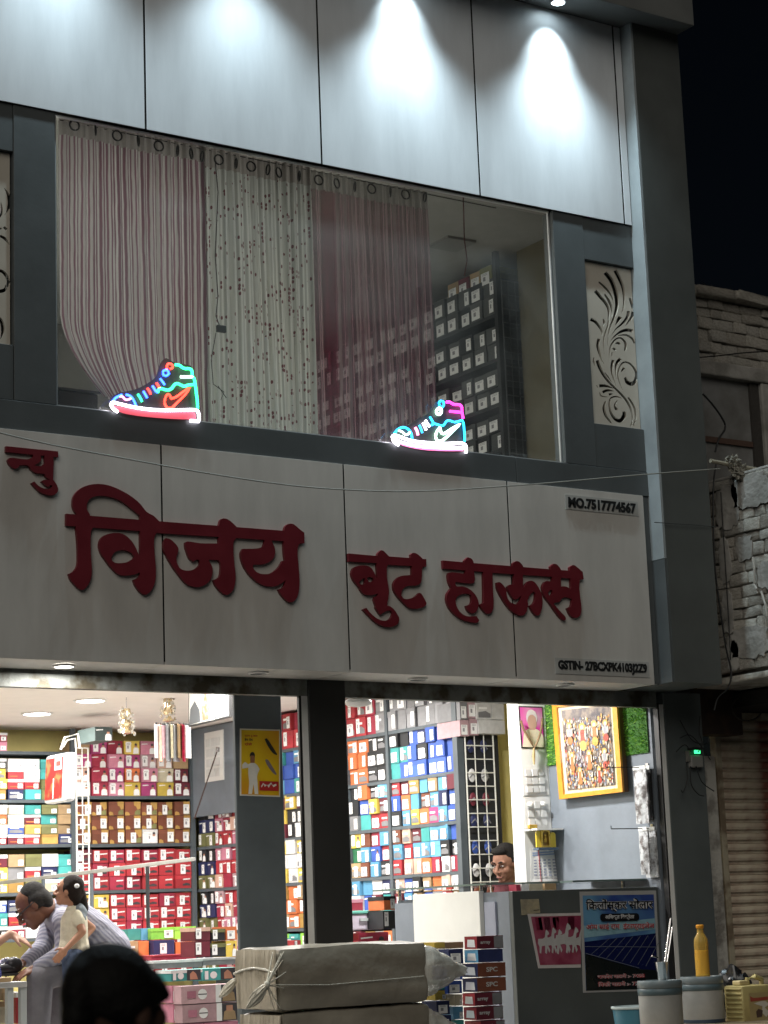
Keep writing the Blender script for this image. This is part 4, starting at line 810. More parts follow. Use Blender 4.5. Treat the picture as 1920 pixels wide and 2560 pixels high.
P(1137,2486,1156,2514,.0,.15,'cream','small one left of the maroon stack', None, 3); P(1133,2516,1158,2548,.0,.15,'skyblue','pale blue one left of the maroon stack', None, 3); P(1137,2550,1160,2583,.0,.15,'teal','lowest teal one left of the maroon stack', None)
P(1092,2502,1124,2536,-.05,.15,'navy','low blue one beside the bundle', None, 4); P(1096,2538,1128,2572,-.05,.15,'navy','lowest blue one beside the bundle', None, 4)
P(238,1817,281,1852,5.7,.34,'slate','long dark one lying on the pink shelf top', None, None, 'figure')
P(1086,2355,1112,2369,.1,.15,'yellow','flat one behind the bundle top'); P(1113,2355,1158,2371,.1,.15,'tan','flat one behind the corner stack')

P(1150,1800,1172,1840,2.62,.3,'rose','small one on the high shelf over the wire grid', None, 4); P(1174,1796,1196,1838,2.62,.3,'rose','small one in the middle of the shelf over the grid', None, 4)
P(1197,1800,1262,1834,2.6,.3,'white','long white one lying on the high shelf beside the pier', None, None); P(1192,1756,1228,1799,2.6,.3,'white','with a written mark, upper left of the high white pile', None, None, 'blocks'); P(1229,1748,1260,1799,2.6,.3,'white','upper right of the high white pile beside the pier')
P(1150,1752,1168,1799,2.62,.3,'grey','end of the high pile over the wire grid', None, 4); P(1169,1748,1191,1795,2.62,.3,'rose','second in the pile over the wire grid', None, 4); P(1186,1712,1226,1754,2.6,.3,'white','tucked under the ceiling by the pier', None, None); P(1228,1708,1258,1746,2.6,.3,'white','topmost under the ceiling by the pier')
# turn the candidates into objects: those that show largest one by one, the rest joined
def project(p):
    d = p-CAM; zz = d.dot(fw); return 960+FPX*d.dot(rt2)/zz, 1280-FPX*d.dot(up2)/zz
def blocked(x, y):
    if y > 1700 and (590 < x < 706 or 762 < x < 868): return True
    if y > 1700 and x > 1160: return True
    if y < 1690 and x < 1066: return True
    if y < 1690 and (y > 1150 or x > 1260): return True
    if 1080 < y < 1715 or (y > 1700 and y < 1712): return True
    return False
for b in BOXES:
    dw, dd, dh = b['d']; R = Matrix.Rotation(b['rz'], 4, 'Z')
    c4 = [project(b['p']+R @ Vector(v)) for v in ((0, 0, 0), (dw, 0, 0), (dw, 0, dh), (0, 0, dh))]
    ar = abs(sum(c4[i][0]*c4[(i+1) % 4][1]-c4[(i+1) % 4][0]*c4[i][1] for i in range(4)))/2
    cx, cy = sum(q[0] for q in c4)/4, sum(q[1] for q in c4)/4
    vis = 1 if not blocked(cx, cy) and -5 < cx < 1925 and cy < 2565 else 0
    b['key'] = ar*vis*(.5 if b['g'].startswith('shoe boxes on') and cy > 2330 else 1)
BOXES.sort(key=lambda b: -b['key'])
seen_l = set(); rest = MB(); restm = []
pc = dict(red='red', dgrey='dark grey', dark='black', rose='dusty pink', skyblue='light blue')
def rest_add(me, mw):
    ix = []
    for mt in me.materials:
        if mt not in restm: restm.append(mt)
        ix.append(restm.index(mt))
    bse = len(rest.v); rest.v += [tuple(mw @ v.co) for v in me.vertices]
    for p in me.polygons: rest.f.append(tuple(i+bse for i in p.vertices)); rest.m.append(ix[p.material_index])
NIND = 290
for k, b in enumerate(BOXES):
    dw, dd, dh = b['d']; big = k < NIND and b['key'] > 0
    ms = [('body', box_mesh(b['c'], dw, dd, dh))]
    if b['lid']: ms.append(('lid', lid_mesh(b['lid'], dw, dd, dh)))
    if b['pr']: ms.append(('front_print', print_mesh(b['pr'], dw, dh)))
    if b['st'] is not None: ms.append(('sticker', label_mesh(b['st'], dw, dh)))
    mw = Matrix.Translation(b['p']) @ Matrix.Rotation(b['rz'], 4, 'Z')
    if not big:
        for nm, me in ms: rest_add(me, mw)
        continue
    o = bpy.data.objects.new('shoe_box', ms[0][1]); COL.objects.link(o); o.matrix_world = mw; WL[o] = b['p']
    lb = '%s shoe box, %s' % (pc.get(b['c'], b['c']), b['w'])
    q = 2
    while lb in seen_l: lb = '%s shoe box, %s, set %d' % (pc.get(b['c'], b['c']), b['w'], q); q += 1
    seen_l.add(lb); tag(o, lb, 'shoe box', b['g'])
    for nm, me in ms[1:]:
        c = bpy.data.objects.new(nm, me); COL.objects.link(c); c.parent = o
        if nm == 'front_print': c['kind'] = 'stuff'
r_ = rest.build('shoe_boxes', restm); tag(r_, 'further shoe boxes filling the shelves beyond the ones told apart', 'shoe boxes', None, 'stuff')

# ================================================================== BOARDS, POSTERS AND WALL FITTINGS
class Board:
    """A flat printed sheet or board given by its four corners; print pieces lie on it at rising heights."""
    def __init__(s, name, label, cat, bl, br, tr_, tl, mat, th=.004, group=None, parent=None):
        s.c = [Vector(p) for p in (bl, br, tr_, tl)]; s.N = (s.c[1]-s.c[0]).cross(s.c[3]-s.c[0]).normalized()
        if s.N.dot(CAM-s.c[0]) < 0: s.N = -s.N
        s.t = parent or thing(name, label, cat, s.c[0], group); s.k = 1
        mb = MB(); f = [p for p in s.c]; b = [p-s.N*th for p in s.c]
        mb.add(f+b, [(0,1,2,3),(7,6,5,4),(0,4,5,1),(1,5,6,2),(2,6,7,3),(3,7,4,0)]); mb.build('sheet', mat, s.t)
    def at(s, u, v, d=0.):
        a, b, c, e = s.c; return a*(1-u)*(1-v)+b*u*(1-v)+c*u*v+e*(1-u)*v+s.N*d
    def poly(s, name, pts, mat, d=None, parent=None):
        s.k += 1; d = d or .0006*s.k
        return flat(name, [[Vector(p) for p in pts]], [], lambda u, v, dd: s.at(u, v, d), d, mat, parent or s.t, back=False)
    def rect(s, name, u0, v0, u1, v1, mat, d=None): return s.poly(name, [(u0, v0), (u1, v0), (u1, v1), (u0, v1)], mat, d)
    def text(s, body, u0, v0, u1, h, mat, bold=.02, name='lettering', d=None):
        s.k += 1; d = d or .0006*s.k
        O = s.at(u0, v0, d); U = s.at(u1, v0, d)-O; V = s.at(u0, v0+h, d)-O
        return text(name, body, O, U, V, U.length, V.length, mat, s.t, .0004, bold)
    def ell(s, name, cu, cv, ru, rv, mat, n=18): return s.poly(name, [(cu+ru*math.cos(2*math.pi*i/n), cv+rv*math.sin(2*math.pi*i/n)) for i in range(n)], mat)
def flatmat(n, c, r=.5): return M(n, c, r, var=.1, scale=14)
# yellow footwear poster on the inner pillar
def c2(x, y, yy): return Y(480+x/3.456, 1680+y/3.456, yy)
yp = .994
b = Board('footwear_poster', 'yellow poster of a man in white and two sandals on the grey pillar', 'poster', c2(415,1068,yp), c2(762,1080,yp), c2(762,497,yp), c2(415,488,yp), M('poster_edge', (.7, .68, .6), .5, var=.03), .003)
b.rect('print', .03, .02, .97, .98, two_tone('poster_yellow', (.62, .30, .012), (.74, .50, .012), 3., .4, .62, .4, 0, detail=1))
wp = flatmat('poster_white', (.72, .7, .64)); 
b.poly('figure_print', smooth_loop([(.2,.03),(.22,.2),(.2,.33),(.2,.42),(.05,.4),(.05,.46),(.12,.5),(.2,.47),(.3,.5),(.42,.46),(.48,.4),(.42,.3),(.43,.2),(.45,.03),(.36,.03),(.33,.18),(.29,.03)], True, 60), wp)
b.poly('face_print', smooth_loop([(.25,.49),(.35,.49),(.36,.56),(.34,.61),(.27,.61),(.25,.57)]), flatmat('poster_skin', (.33, .15, .07)))
b.poly('hair_print', smooth_loop([(.235,.57),(.26,.6),(.34,.6),(.35,.56),(.365,.61),(.34,.645),(.28,.65),(.24,.62)]), flatmat('poster_black', (.03, .025, .02)))
b.poly('sandal_print', smooth_loop([(.6,.85),(.66,.86),(.78,.76),(.92,.63),(.9,.615),(.8,.65),(.68,.75)]), flatmat('poster_black', (.03, .025, .02)))
b.poly('sandal_print', smooth_loop([(.61,.54),(.67,.55),(.78,.46),(.9,.34),(.88,.32),(.78,.37),(.66,.47)]), flatmat('poster_grey', (.22, .17, .2)))
b.rect('red_block', .47, .085, .95, .225, flatmat('poster_red', (.42, .02, .02)))
b.poly('brand_stroke', smooth_loop([(.52,.13),(.58,.18),(.6,.14),(.66,.17),(.7,.13),(.76,.19),(.82,.14),(.9,.17),(.88,.19),(.8,.17),(.76,.21),(.68,.17),(.6,.18),(.56,.2),(.51,.15)]), wp)
b.text('ट्राय टू बाय', .1, .87, .42, .035, flatmat('poster_red', (.42, .02, .02)), .02); b.text('हेय देय', .1, .81, .3, .05, flatmat('poster_black', (.03, .025, .02)), .03); b.text('ट्रेंडी', .1, .74, .28, .05, flatmat('poster_red', (.42, .02, .02)), .03)
# grey board high on the right wall at the back, with a switchboard, a hung advert and a pole
GX = 9.19
tb = thing('grey_wall_board', 'blue grey board fixed above the pink boxes left of the poster pillar', 'board', (GX, 6.3, 2.75))
zb_ = X(540, 2036, GX).z
box('board', (GX, 5.64, zb_), (GX+.05, 6.97, CEILZ-.01), GREYL, tb)
def gx(x, y, xx=GX-.012): return X(480+x/3.456, 1680+y/3.456, xx)
SWM = M('switch_plate', (.74, .74, .72), .4, var=.03); SWB = M('switch_button', (.62, .63, .62), .35, var=.03)
def switchboard(label, c, rows, cols, mg=(.12, .09)):
    b = Board('switchboard', label, 'switchboard', *c, SWM, .012)
    for r in range(rows):
        for k in range(cols):
            u0 = mg[0]+(1-2*mg[0])*k/cols; v0 = mg[1]+(1-2*mg[1])*r/rows; du = (1-2*mg[0])/cols*.8; dv = (1-2*mg[1])/rows*.78
            p = [b.at(u0, v0, .001), b.at(u0+du, v0, .001), b.at(u0+du, v0+dv, .001), b.at(u0, v0+dv, .001)]
            MB().obox(p[0], p[1]-p[0], p[3]-p[0], b.N*(.006 if (r+k) % 3 else .01)).build('switch', SWB, b.t)
    return b
switchboard('white switchboard hung on the blue grey board left of the poster pillar', (gx(112,955), gx(270,930), gx(265,496), gx(106,530)), 4, 3)
XA = Z(530, 1690, 3.5).x
b = Board('advert_board', 'framed advert with an orange tie shape at the top left of the pillar', 'poster', gx(-30,475,XA), gx(330,388,XA), gx(318,40,XA), gx(-30,40,XA), DARK, .02)
b.rect('print', .02, .03, .97, .99, flatmat('advert_white', (.75, .73, .68))); b.poly('jacket_print', [(.02,.03),(.3,.05),(.28,.3),(.16,.5),(.05,.35)], flatmat('advert_grey', (.12, .13, .14))); b.poly('jacket_print', [(.62,.05),(.97,.03),(.97,.7),(.8,.55),(.7,.25)], flatmat('advert_grey', (.12, .13, .14)))
b.poly('tie_print', smooth_loop([(.34,.06),(.5,.06),(.54,.3),(.46,.6),(.52,.78),(.5,.9),(.36,.86),(.34,.76),(.4,.6),(.33,.3)]), two_tone('advert_orange', (.62, .2, .12), (.75, .5, .35), 30, .45, .6, .5, 0))
t = thing('hook_pole', 'thin dark pole leaning across the switchboard by the poster pillar', 'pole', gx(20, 1270, 9.0))
MB().tube([gx(20,1270,9.0), gx(215,690,9.1)], .006, 6).build('rod', M('pole_brown', (.06, .03, .025), .5), t); MB().tube([gx(215,690,9.1), gx(212,650,9.1), gx(232,655,9.1), gx(230,690,9.1)], .007, 6).build('hook', STEEL, t)
# --- right side: grass mat, sacred picture, packs on hooks
def c4(x, y, xx=9.232): return X(1240+x/3.456, 1680+y/3.456, xx)
def c4y(x, y, yy=1.597): return Y(1240+x/3.456, 1680+y/3.456, yy)
gt = thing('grass_mat', 'strip of artificial green grass behind the framed picture', 'grass mat', c4(420, 815))
ga, gb, gc, gd = c4(395,812), c4(1388,672), c4(1330,120), c4(380,100)
ga.z = c4(395, 818).z; zl = ga.z; y_a, y_b = 1.598, .50
zl2 = c4(1385, 672).z
MB().box((9.228, y_b, min(zl, zl2)), (9.236, y_a, 3.5)).build('backing', M('grass_back', (.04, .12, .02), .9), gt)
gm = MB(); rg = random.Random(4)
for k in range(7000):
    y = rg.uniform(y_b, y_a); z = rg.uniform(min(zl, zl2), 3.5); a = Vector((9.228, y, z)); d = Vector((-rg.uniform(.012, .026), rg.uniform(-.018, .018), rg.uniform(-.02, .014))); s_ = Vector((0, rg.uniform(-.0025, .0025), .0025))
    gm.add([a-s_, a+s_, a+d], [(0, 1, 2)], rg.randrange(3))
tag(gm.build('grass_blade', [M('blade_a', (.2, .46, .05), .6, var=0), M('blade_b', (.32, .56, .09), .6, var=0), M('blade_c', (.1, .3, .03), .6, var=0)], gt), kind='stuff')
fx = 9.19
bl, br, tr2, tl = c4(565,1100,fx), c4(1113,1036,fx), c4(1055,210,fx), c4(500,274,fx)
b = Board('framed_picture', 'large picture of crowned figures in a thick golden frame on grass', 'picture', bl, br, tr2, tl, M('frame_back', (.12, .06, .03), .6), .035)
GOLD = M('gold_frame', (.6, .26, .025), .35, .15, var=.12, scale=25)
for (a0, a1, a2, a3) in (((0,0),(1,0),(.93,.045),(.07,.045)), ((0,1),(.07,.955),(.93,.955),(1,1)), ((0,0),(.07,.045),(.07,.955),(0,1)), ((1,0),(1,1),(.93,.955),(.93,.045))):
    q = [b.at(*p, .002) for p in (a0, a1, a2, a3)]; q2 = [p+b.N*.018 for p in q]
    MB().add(q+q2, [(3,2,1,0),(4,5,6,7),(0,1,5,4),(1,2,6,5),(2,3,7,6),(3,0,4,7)]).build('frame', GOLD, b.t)
b.rect('mount', .07, .045, .93, .955, flatmat('mount_cream', (.7, .62, .42)), .003)
b.rect('picture_ground', .12, .08, .88, .92, two_tone('picture_dark', (.06, .05, .06), (.24, .19, .15), 16, .4, .6, .25, 0), .005); b.k = 9
rg = random.Random(12); pcs = [flatmat('pic_gold', (.6, .35, .08), .3), flatmat('pic_cream', (.62, .55, .45), .3), flatmat('pic_red', (.36, .06, .04), .3), flatmat('pic_grey', (.3, .3, .33), .3), flatmat('pic_rust', (.42, .17, .06), .3), flatmat('pic_blue', (.1, .16, .3), .3)]
pm = MB()
def pell(cu, cv, ru, rv, mi, n=10):
    b.k += 1; d = .006+.000012*b.k; pm.poly([b.at(cu+ru*math.cos(2*math.pi*i/n), cv+rv*math.sin(2*math.pi*i/n), d) for i in range(n)], mi)
for k in range(760):
    u, v = rg.uniform(.14, .86), .1+.72*rg.random()**1.25; pell(u, v, rg.uniform(.004, .016), rg.uniform(.006, .026), rg.choice((0,1,1,3,3,4,2,0,1,3,5)), 6)
for (u, v, s_) in ((.24,.7,.72),(.44,.66,.9),(.63,.68,.82),(.8,.69,.7),(.25,.4,.62),(.76,.4,.66),(.52,.4,.64),(.36,.24,.55),(.66,.23,.55)):
    pell(u, v+.07*s_, .055*s_, .05*s_, 0); pell(u, v+.06*s_, .03*s_, .03*s_, 1); pell(u, v-.04*s_, .045*s_, .085*s_, rg.choice((2,4,3))); pell(u, v-.15*s_, .06*s_, .06*s_, rg.choice((0,2,4)))
    pell(u-.05*s_, v-.03*s_, .014*s_, .06*s_, 1); pell(u+.05*s_, v-.03*s_, .014*s_, .06*s_, 1)
tag(pm.build('painted_crowd', pcs, b.t), kind='stuff')
MB().quad(*[b.at(u, v, .022) for u, v in ((.07,.045),(.93,.045),(.93,.955),(.07,.955))]).build('glazing', glass('picture_glass', (1, 1, 1), .05), b.t)
def hook(label, ya, xa, packs):
    w_ = c4(*ya, 9.236); e = w_.copy(); 
    te = (X(1240+xa[0]/3.456, 1680+xa[1]/3.456, 9.0)); 
    d = ray(1240+xa[0]/3.456, 1680+xa[1]/3.456); k = (w_.y-CAM.y)/d.y; e = CAM+d*k; e.z = w_.z; e.y = w_.y
    t = thing('wall_hook', label, 'hook', w_)
    MB().tube([w_, e, e+Vector((0, 0, .02))], .0035, 6).build('rod', CABLE, t); MB().box(w_-Vector((.006, .012, .025)), w_+Vector((-.0005, .012, .03))).build('plate', STEEL, t)
    for (lb, off, wd, hh, mt) in packs:
        p = w_+Vector((-off, 0, -.012)); tp = thing('shoe_care_pack', lb, 'packet', p)
        mb = MB(); n = 6; rr = random.Random(lb)
        for i in range(n+1):
            for j in range(5):
                bul = .012*math.sin(math.pi*j/4)*math.sin(math.pi*min(1, (i+.3)/n)); mb.v.append(tuple(p+Vector((-bul-rr.uniform(0, .005), -wd/2+wd*j/4, -hh*i/n))))
        for i in range(n):
            for j in range(4): a = i*5+j; mb.f.append((a, a+1, a+6, a+5)); mb.m.append(0)
        mb.v += [(v[0]+.012, v[1], v[2]) for v in mb.v[:]]; N_ = (n+1)*5
        for i in range(n):
            for j in range(4): a = N_+i*5+j; mb.f.append((a+5, a+6, a+1, a)); mb.m.append(0)
        mb.build('pouch', mt, tp)
        MB().box((p.x-.008, p.y-wd/2+.003, p.z-.003), (p.x-.002, p.y+wd/2-.003, p.z+.022)).build('header_card', M('header_card', (.7, .72, .7), .5), tp)
FOIL = two_tone('foil_pack', (.5, .52, .54), (.12, .11, .11), 22, .42, .62, .2, .2); FOILD = two_tone('foil_dark', (.03, .03, .032), (.2, .19, .18), 18, .55, .68, .2, .2)
hook('upper black wall hook rod below the framed picture', (1310,826), (948,838), [('clear packet hanging nearer on the upper hook by the frame', .07, .13, .36, FOIL), ('black packet hanging behind it on the upper hook', .02, .10, .34, FOILD)])
hook('lower black wall hook rod above the counter end', (1350,1352), (995,1360), [('clear packet nearest the viewer on the lower hook', .08, .09, .29, FOIL), ('second clear packet on the lower hook against the wall', .025, .12, .31, FOIL)])
# --- fittings on the white pier
b = Board('portrait', 'garlanded portrait of an old man on magenta, on the white pier', 'portrait', c4y(222,658), c4y(420,662), c4y(402,300), c4y(194,293), DARK, .015)
b.rect('print', .04, .03, .97, .97, two_tone('portrait_magenta', (.6, .04, .33), (.62, .35, .5), 5, .45, .7, .3, 0, detail=1))
b.poly('shirt_print', smooth_loop([(.04,.03),(.97,.03),(.95,.3),(.8,.42),(.6,.47),(.35,.46),(.15,.36)]), flatmat('shirt_cream', (.72, .66, .5))); b.poly('face_print', smooth_loop([(.38,.44),(.62,.44),(.7,.55),(.7,.7),(.6,.78),(.42,.78),(.33,.68),(.34,.53)]), flatmat('portrait_skin', (.5, .32, .25)))
b.poly('hair_print', smooth_loop([(.3,.6),(.28,.75),(.36,.88),(.52,.92),(.68,.87),(.74,.72),(.7,.62),(.68,.74),(.55,.8),(.4,.77),(.34,.7)]), flatmat('portrait_grey', (.66, .62, .62)))
gar = thing('garland', 'brown bead garland hung round the portrait', 'garland', c4y(325, 640, 1.56))
gp = [(215,420),(235,490),(275,560),(310,620),(328,660),(350,620),(380,540),(395,470),(400,400)]
MB().tube([c4y(x, y, 1.568) for x, y in gp], .008, 8).build('beads', M('beads', (.16, .1, .05), .5, var=.3, scale=120), gar, smooth=True); MB().tube([c4y(x, y, 1.568) for x, y in ((328,660),(325,730),(330,800))], [.008, .012, .005], 8).build('tassel', M('tassel', (.35, .25, .12), .6), gar, smooth=True)
switchboard('upper white switchboard of nine switches below the garlanded portrait', (c4y(240,1066), c4y(462,1060), c4y(435,800), c4y(222,806)), 3, 3)
switchboard('lower white switchboard with two round sockets above the small shelf', (c4y(256,1350), c4y(478,1350), c4y(462,1078), c4y(243,1082)), 3, 3)
for i, (x, y) in enumerate(((292,1145),(404,1140))):
    p = c4y(x, y, 1.585); t = thing('socket_plug', ('left', 'right')[i]+' round plug in the lower white switchboard', 'plug', p)
    MB().lathe([(.001, .03), (.014, .028), (.018, 0), (.018, -.01)], p, 16, 0, (0, -1, 0)).build('body', SWM, t, smooth=True)
ts = thing('wall_shelf', 'little white shelf on the pier under the switchboards', 'shelf', c4y(365, 1358, 1.56)); p0, p1 = c4y(250,1352), c4y(478,1352)
box('board', (p0.x, 1.46, p0.z-.018), (p1.x, 1.598, p0.z-.006), SWM, ts)
BRASS = M('brass', (.6, .4, .08), .3, .7, var=.2, scale=40)
t = thing('brass_shrine', 'small brass shrine frame standing on the counter by the pier', 'shrine', c4y(420, 1515, 1.5)); y_ = 1.5
def arch(x0, x1, y0, y1, yy): 
    a, c, d = c4y(x0, y1, yy), c4y(x1, y1, yy), c4y(x0, y0, yy); w2 = (c.x-a.x)/2; h = d.z-a.z; pts = [Vector((a.x, a.z)), Vector((c.x, a.z))]
    pts += [Vector((a.x+w2+w2*math.cos(k*math.pi/8), a.z+h-w2*.8+w2*.8*math.sin(k*math.pi/8))) for k in range(9)]; return pts
o1 = arch(385, 465, 1350, 1515, y_); o2 = arch(400, 452, 1375, 1500, y_)
flat('arch_frame', [o1], [o2], lambda u, v, d: (u, y_-d, v), .012, BRASS, t); flat('back_plate', [o1], [], lambda u, v, d: (u, y_+.01-d, v), .006, M('shrine_back', (.25, .15, .03), .5), t)
mb = MB(); c0 = c4y(425, 1450, y_-.004); mb.ell(c0, (.012, .01, .022)); mb.ell(c0+Vector((0, 0, .028)), (.009, .009, .01)); mb.build('idol', BRASS, t, smooth=True)
for x0, x1, yt in ((345, 382, 1370), (468, 512, 1385)):
    flat('side_panel', [arch(x0, x1, yt, 1515, y_+.004)], [], lambda u, v, d: (u, y_+.004-d, v), .01, M('yellow_panel', (.62, .46, .04), .4), t)
pz = c4y(420, 1518, y_); box('base', (c4y(345,1518,y_).x, y_-.03, pz.z-.016), (c4y(515,1518,y_).x, y_+.03, pz.z-.001), M('shrine_base', (.05, .08, .12), .5), t)
t = thing('brass_padlock', 'brass padlock shaped piece standing on the little shelf', 'padlock', c4y(318, 1350, 1.53)); q0, q1 = c4y(285,1316,1.53), c4y(350,1280,1.53)
box('body', (q0.x, 1.52, p0.z-.0055), (q1.x, 1.55, p0.z-.0055+q1.z-q0.z), BRASS, t, bevel=.004); MB().tube([(q1.x+.002, 1.535, p0.z+.03), (q1.x+.012, 1.535, p0.z+.032), (q1.x+.014, 1.535, p0.z+.012), (q1.x+.003, 1.535, p0.z+.008)], .003, 6).build('shackle', STEEL, t)
b = Board('calendar', 'paper calendar with a red string hanging below the brass shrine', 'calendar', c4y(302,1815,1.59), c4y(562,1822,1.56), c4y(522,1522,1.59), c4y(300,1542,1.59), PAPER, .003)
ci = flatmat('calendar_ink', (.33, .36, .45))
for v in (.93, .86): b.rect('heading', .06, v-.04, .92, v, flatmat('calendar_blue', (.3, .4, .62)))
for r in range(6):
    for k in range(5): b.rect('date', .1+.17*k, .2+.09*r, .1+.17*k+.1, .2+.09*r+.045, ci, .0045)
b.rect('rule', .2, .12, .95, .127, INK, .0046)
MB().tube([b.at(.28, 1.05, .006), b.at(.3, .6, .006), b.at(.33, -.02, .006)], .0025, 6).build('string', M('red_string', (.35, .03, .03), .6), b.t)

# ================================================================== COUNTER
ct = thing('counter', 'grey shop counter with a white panel on its left side', 'counter', (8.6, .9, FLOOR)); CX, CF, CTZ = 8.03, .5, 1.905
box('front_panel', (CX, CF, FLOOR), (9.235, CF+.04, CTZ), M('counter_grey', (.075, .085, .085), .5, var=.12, scale=3), ct, bevel=.003)
box('side_panel', (CX, CF+.041, FLOOR), (CX+.03, .66, CTZ), GREYL, ct); box('side_panel', (CX+.02, .661, FLOOR), (CX+.05, .84, CTZ), GREYL, ct)
box('inset_panel', (CX+.006, .70, FLOOR), (CX+.0195, .815, CTZ-.06), M('inset_grey', (.24, .26, .32), .5), ct)
box('white_panel', (CX-.012, .842, FLOOR), (CX+.03, 1.60, CTZ+.012), M('counter_white', (.66, .67, .64), .35, var=.04), ct, bevel=.003)
box('side_panel', (CX+.004, 1.602, FLOOR), (CX+.03, 1.845, CTZ-.04), GREYL, ct)
box('worktop', (CX+.031, CF+.041, CTZ-.06), (8.55, 1.845, CTZ-.02), GREYL, ct)
gz = 1.952
box('glass_top', (CX-.03, .74, gz), (8.60, 2.06, gz+.012), M('glass_edge', (.12, .16, .15), .1, var=0), ct)
box('glass_shelf', (8.601, .60, gz), (9.232, 1.2, gz+.012), M('glass_edge', (.12, .16, .15), .1, var=0), ct)
for (x, y) in ((CX+.02, .86), (8.5, 1.0), (CX+.02, 1.8), (9.15, .75)): MB().tube([(x, y, CTZ-.02), (x, y, gz)], .012, 10).build('stud', STEEL, ct)
for k, (x0, x1, c) in enumerate(((1286,1297,'crimson'),(1300,1318,'white'),(1320,1352,'cream'),(1358,1386,'tan'))):
    a, d = Y(x0, 2222, .62), Y(x1, 2222, .62); t = thing('receipt_pad', ('magenta', 'white narrow', 'cream', 'tan')[k]+' pad of papers under the glass shelf of the counter', 'papers', a)
    box('pad', (a.x, .60, CTZ+.001), (d.x, .68, gz-.004), cm(c), t)
def cf(x, y): return Y(960+x/3.456, 2120+y/3.456, CF-.004)
b = Board('paper_note', 'torn beige paper stuck on the counter above the horse poster', 'paper', cf(1190,582), cf(1350,560), cf(1338,440), cf(1180,443), two_tone('old_paper', (.34, .3, .2), (.24, .22, .16), 12), .002); b.rect('mark', .65, .2, .97, .24, INK)
hb = Board('horse_poster', 'crimson poster of running white horses curling off the counter', 'poster', Y(1346,2421,CF-.006), Y(1452,2419,CF-.006), Y(1452,2282,CF-.006), Y(1319,2285,CF-.006), M('poster_pale', (.5, .47, .46), .5), .002)
hb.rect('print', .05, .06, 1., .95, two_tone('poster_crimson', (.2, .025, .06), (.3, .08, .13), 7, .4, .65, .45, 0)); 
for u0, s_ in ((.2,1.0),(.33,1.1),(.46,1.),(.6,1.3),(.78,1.1),(.9,1.)):
    H_ = [(-.11,.12),(-.09,.2),(.0,.2),(.05,.22),(.08,.32),(.1,.36),(.14,.32),(.15,.28),(.11,.26),(.1,.18),(.09,.1),(.13,.0),(.1,-.05),(.07,.06),(.03,.08),(-.04,.07),(-.08,-.06),(-.11,-.04),(-.09,.06)]
    hb.poly('horse_print', [(min(.995, u0+x*s_), .33+y*s_*1.05) for x, y in H_], flatmat('horse_white', (.42, .42, .42)))
for x, h in ((.12,.66),(.28,.6),(.45,.68),(.75,.62)): hb.rect('banner_print', x, .7, x+.12, .93, flatmat('poster_deep', (.2, .02, .05)), .0012)
sp = Board('solar_poster', 'blue solar panel poster with Hindi lettering on the counter front', 'poster', cf((1458-960)*3.456, (2482-2120)*3.456), cf((1652-960)*3.456, (2476-2120)*3.456), cf((1640-960)*3.456, (2226-2120)*3.456), cf((1449-960)*3.456, (2229-2120)*3.456), M('poster_rim', (.36, .36, .36), .35, var=.04), .002)
sp.rect('sky_print', .035, .02, .965, .96, two_tone('poster_sky', (.03, .06, .24), (.12, .28, .44), 4, .35, .65, .3, 0, detail=1)); sp.k = 3
sp.poly('haze_print', [(.035,.54),(.965,.61),(.965,.72),(.035,.66)], flatmat('poster_haze', (.22, .38, .45), .3))
sp.poly('panel_print', [(.035,.5),(.965,.57),(.965,.2),(.72,.22),(.035,.38)], flatmat('poster_panel', (.006, .01, .06), .25)); sp.poly('ground_print', [(.035,.38),(.72,.22),(.965,.2),(.965,.02),(.035,.02)], flatmat('poster_ground', (.008, .011, .012), .3))
lg = flatmat('poster_line', (.13, .15, .2), .3)
sp.poly('line_print', [(.035,.452),(.965,.43),(.965,.435),(.035,.457)], lg)
for k in range(8):
    x = .1+k*.1; sp.poly('line_print', [(x,.37-k*.018),(x+.008,.37-k*.018),(x+.26,.53+k*.004),(x+.252,.53+k*.004)], lg)
sp.poly('line_print', [(.035,.385),(.72,.225),(.72,.23),(.035,.392)], lg)
wo = flatmat('letter_halo', (.5, .51, .52), .4); rl = flatmat('letter_red', (.36, .02, .03), .4); bk = flatmat('letter_black', (.008, .008, .01), .4)
for bold, mt in ((.07, wo), (.015, bk)): sp.text('िकलोंस्कर सोलार', .06, .79, .94, .135, mt, bold)
pl = [(.24+.5*x, .7+.075*y) for x, y in smooth_loop([(0,.2),(.05,0),(.95,0),(1,.2),(1,.8),(.95,1),(.05,1),(0,.8)])]; sp.poly('pill_print', pl, bk); sp.text('अिधकृत िवक्रेता', .3, .71, .68, .06, wo, .03)
for bold, mt in ((.07, wo), (.015, rl)): sp.text('ओम साई राम  इंटरप्राइजेज', .05, .605, .94, .08, mt, bold)
for v, s_ in ((.13, 'जयदेव पाटणे :- 7488'), (.055, 'िवकी पाटणे :- 7248')):
    for bold, mt in ((.07, wo), (.01, rl)): sp.text(s_, .17, v, .78, .05, mt, bold)
